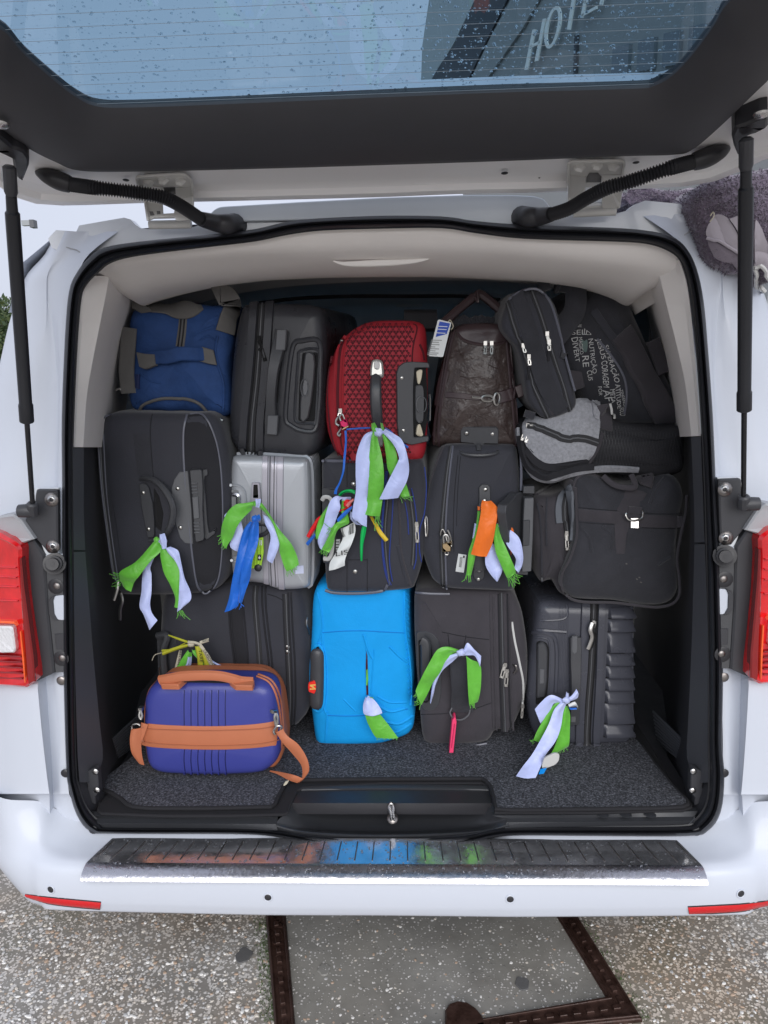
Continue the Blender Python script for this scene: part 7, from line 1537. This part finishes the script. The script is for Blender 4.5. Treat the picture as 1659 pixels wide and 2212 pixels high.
# fur standing out round the outline
for k in range(900):
    i = rr_.randrange(len(t.outline)); pass
tagit(gz.build('pile', fl, t.e, 180), kind='stuff')

# ================================================================ BACKGROUND
# hotel seen through the raised window: a long wall running away from the van, with letters
Bd = V((math.sin(R_(-11)), math.cos(R_(-11)), 0)); Bd = V((-.22, .976, 0)).normalized()
P0 = CAMP + ray(1137, 150) * 15.5
class Wall(Thing):
    pass
yaw = math.degrees(math.atan2(-Bd.x, Bd.y)) - 90
bt = Thing.__new__(Thing); bt.e = empty('hotel_building', (P0.x, P0.y, 0), R_(yaw + 180 - 180), 'tall grey hotel with HOTEL lettering seen through the raised rear window', 'building')
bt.M = Matrix.Translation(V((P0.x, P0.y, 0))) @ Matrix.Rotation(R_(yaw), 4, 'Z'); bt.I = bt.M.inverted(); bt.o = bt.I @ CAMP; bt.bvhs = []
wallm = mat('grey_render', (.27, .285, .29), .85, bump=.2, bscale=5, bdist=.01, var=.06, vscale=.4); dk = mat('dark_cladding', (.035, .04, .05), .6); lt = mat('pale_cladding', (.42, .45, .46), .8, var=.05, vscale=.5); letm = mat('sign_letters', (.80, .80, .76), .4)
def bl(u, v, off=0.): return bt.P(u, v, off)
far = bl(960, 205); near = bl(1640, 100)
x_a, x_b = sorted((bl(1000, 190).x, bl(1700, 100).x)); 
zt = 17.
make('wall', *box_vf(((x_a + x_b) / 2 , 3.0, zt / 2), (abs(x_b - x_a), 6.0, zt)), wallm, bt.e)
prism('dark_band', [bl(u, v, .05) for u, v in px('B', 240,402, 165,385, 300,200, 420,-60, 560,-60, 450,160, 340,395)], (0, .04, 0), dk, bt.e)
prism('pale_end_wall', [bl(u, v, .05) for u, v in px('B', 158,410, 165,200, 200,-40, 300,-60, 420,-60, 300,190, 200,350, 190,410)], (0, .04, 0), lt, bt.e)
prism('pale_panel', [bl(u, v, .05) for u, v in px('B', 350,395, 460,160, 580,-60, 700,-60, 600,120, 430,360)], (0, .04, 0), mat('mid_cladding', (.27, .285, .29), .8), bt.e)
prism('wall_joint', [bl(u, v, .05) for u, v in px('B', 815,372, 822,150, 832,150, 824,372)], (0, .04, 0), dk, bt.e)
def letter(nm, polys):
    g_ = Geo()
    for pl in polys: g_.add(prism_vf([bl(u, v, .10) for u, v in px('B', *pl)], (0, .02, 0)))
    o = fix(g_.build('letter', letm, bt.e)); return o
letter('H', [[606,302, 620,300, 654,126, 641,128], [650,266, 664,262, 698,80, 685,82], [628,212, 674,186, 676,172, 631,198]])
oc = []; ic = []
for k in range(20):
    a = k / 20 * 6.2832; oc.append((728 + 34 * math.cos(a) + 22 * math.sin(a) * 0 - 14 * math.sin(a), 118 + 92 * math.sin(a) - 10 * math.cos(a))); ic.append((728 + 21 * math.cos(a) - 12 * math.sin(a), 118 + 76 * math.sin(a) - 8 * math.cos(a)))
rows = [[bl(*px('B', *c)[0], .10) for c in L_] for L_ in (oc, ic)]; rows += [[p + V((0, .02, 0)) for p in rows[1]], [p + V((0, .02, 0)) for p in rows[0]]]; rows.append(rows[0])
make('letter', *grid_vf(rows, True), letm, bt.e)
letter('T', [[790,128, 803,128, 828,-30, 815,-30], [776,8, 860,-32, 862,-46, 778,-8]])
letter('E', [[848,76, 860,76, 880,-30, 868,-30], [848,76, 918,38, 918,24, 852,62], [858,20, 915,-10, 915,-24, 862,6], [868,-20, 930,-50, 930,-60, 868,-34]])
letter('L', [[930,20, 942,20, 960,-80, 948,-80]])
# windows rows on the same wall further along (seen mostly as dark glass)
for k in range(4): prism('window', [bl(u, v, .05) for u, v in px('B', 980 + k * 110, 330 - k * 20, 1050 + k * 110, 318 - k * 20, 1058 + k * 110, 190 - k * 30, 988 + k * 110, 205 - k * 30)], (0, .1, 0), mat('far_window_glass', (.12, .14, .16), .2), bt.e, 0)
# street lamp and sign arm at the far left
sl = empty('street_lamp', (PY(66, 700, 26).x, 26, 0), 0, 'grey street lamp with a flat head behind the left strut', 'street lamp'); gm_ = mat('galvanised_steel', (.30, .32, .33), .5, .5)
o_ = sl.location
make('post', *tube_vf([V((-.35, 0, 0)), V((-.35, 0, PY(50, 455, 26).z))], [.10, .06], 8), gm_, sl)
make('arm', *box_vf(V((PY(62, 482, 26).x, 26, PY(62, 482, 26).z)) - V(o_), (.40, .18, .16)), gm_, sl)
make('lamp_head', *box_vf(V((PY(72, 484, 26).x, 26, PY(72, 484, 26).z)) - V(o_), (.14, .26, .24)), plas2, sl)
# trees: trunks, limbs and crowns of many small leaf cards
leafm = [mat('leaf_dark', (.030, .055, .022), .6), mat('leaf_mid', (.055, .085, .032), .6), mat('leaf_light', (.085, .11, .04), .6)]
bark = mat('bark', (.09, .07, .05), .9)
def tree(x, y, h, w, label, n=4200):
    e = empty('tree', (x, y, 0), 0, label, 'tree', 'trees at the edge of the car park'); r1 = random.Random(int(x * 10 + y))
    g_ = Geo(); g_.add(tube_vf([V((0, 0, 0)), V((.1, 0, h * .25)), V((0, .1, h * .55)), V((.1, 0, h * .8))], [.28, .22, .15, .05], 8))
    cl = []
    for k in range(14):
        a = r1.random() * 6.28; z = h * r1.uniform(.3, .85); rr = w * .5 * r1.uniform(.3, .85) * math.sin(math.pi * min(.95, z / h)) + .2; c = V((math.cos(a) * rr, math.sin(a) * rr, z)); cl.append((c, w * r1.uniform(.16, .30)))
        g_.add(tube_vf([V((0, 0, z * .6)), c * .5 + V((0, 0, z * .38)), c], [.08, .05, .02], 5))
    cl.append((V((0, 0, h * .9)), w * .2)); g_.build('trunk', bark, e)
    vs = []; fs = [[], [], []]; V_ = [[], [], []]
    for k in range(n):
        c, R0 = r1.choice(cl); d = V((r1.gauss(0, 1), r1.gauss(0, 1), r1.gauss(0, 1))).normalized() * R0 * r1.random() ** .4; p = c + d; m_ = r1.choices((0, 1, 2), (3, 4, 2))[0]
        a = V((r1.gauss(0, 1), r1.gauss(0, 1), r1.gauss(0, 1))).normalized(); b = a.orthogonal().normalized(); s_ = r1.uniform(.06, .16); i0 = len(V_[m_])
        V_[m_] += [p - a * s_, p + b * s_ * .5, p + a * s_, p - b * s_ * .5]; fs[m_].append([i0, i0 + 1, i0 + 2, i0 + 3])
    me = bpy.data.meshes.new('crown'); av = []; af = []; mi = []
    for k in range(3): n0 = len(av); av += V_[k]; af += [[i + n0 for i in f] for f in fs[k]]; mi += [k] * len(fs[k])
    me.from_pydata([tuple(p) for p in av], [], af); me.update()
    for m_ in leafm: me.materials.append(m_)
    for p, k in zip(me.polygons, mi): p.material_index = k
    link('crown', me, None, e, smooth=False)
zt_ = lambda v, y, u=10: PY(u, v, y).z
for i, (u, y, v, w, lab) in enumerate(((-70, 40, 622, 7, 'tall leafy tree at the left edge, partly out of view'), (-15, 44, 640, 5, 'round green tree beside the van at far left'), (18, 50, 655, 5, 'leafy tree nearest to the van pillar at left'), (-150, 36, 600, 8, 'broad tree beyond the left edge'), (55, 60, 690, 7, 'low far tree hidden mostly by the van pillar'))):
    p = PY(u, 700, y); tree(p.x, y, max(3.5, zt_(v, y, u)), w, lab)
grassm = mat('far_grass', (.07, .12, .03), .9, var=.3, vscale=2)
o = make('verge', [(-60, 30, .01), (20, 30, .01), (20, 34, .35), (-60, 34, .35), (20, 70, .5), (-60, 70, .5)], [[0, 1, 2, 3], [3, 2, 4, 5]], grassm, smooth=False); tagit(o, kind='structure')
# parked white car behind at the left edge: body, cabin, wheels
cp = PY(2, 805, 21); cc = empty('parked_car', (cp.x - 1.2, 21, 0), R_(4), 'white car parked far behind, a sliver at the left edge', 'car')
prf = [(-2.1, .35), (-2.12, .75), (-1.9, .92), (-1.2, 1.0), (-.6, 1.42), (.5, 1.46), (1.25, 1.05), (1.95, .95), (2.1, .7), (2.08, .35)]
rows = [[V((x, y, z - (.04 if abs(y) > .7 else 0))) for x, z in prf] for y in (-.86, -.8, 0, .8, .86)]
cb_ = prism('body', [V((x, -.85, z)) for x, z in prf], (0, 1.7, 0), white, cc, .06)
prism('side_window', [V((x, -.86, z)) for x, z in ((-1.05, 1.0), (-.55, 1.36), (.45, 1.40), (1.05, 1.03))], (0, .02, 0), mat('car_glass', (.02, .025, .03), .1), cc)
for x in (-1.35, 1.35):
    w_ = make('wheel', *tube_vf([V((x, -.88, .33)), V((x, -.68, .33))], .33, 18), rubber, cc); make('rim', *dome_vf(V((x, -.885, .33)), (0, -1, 0), .2, .02), steel, w_)
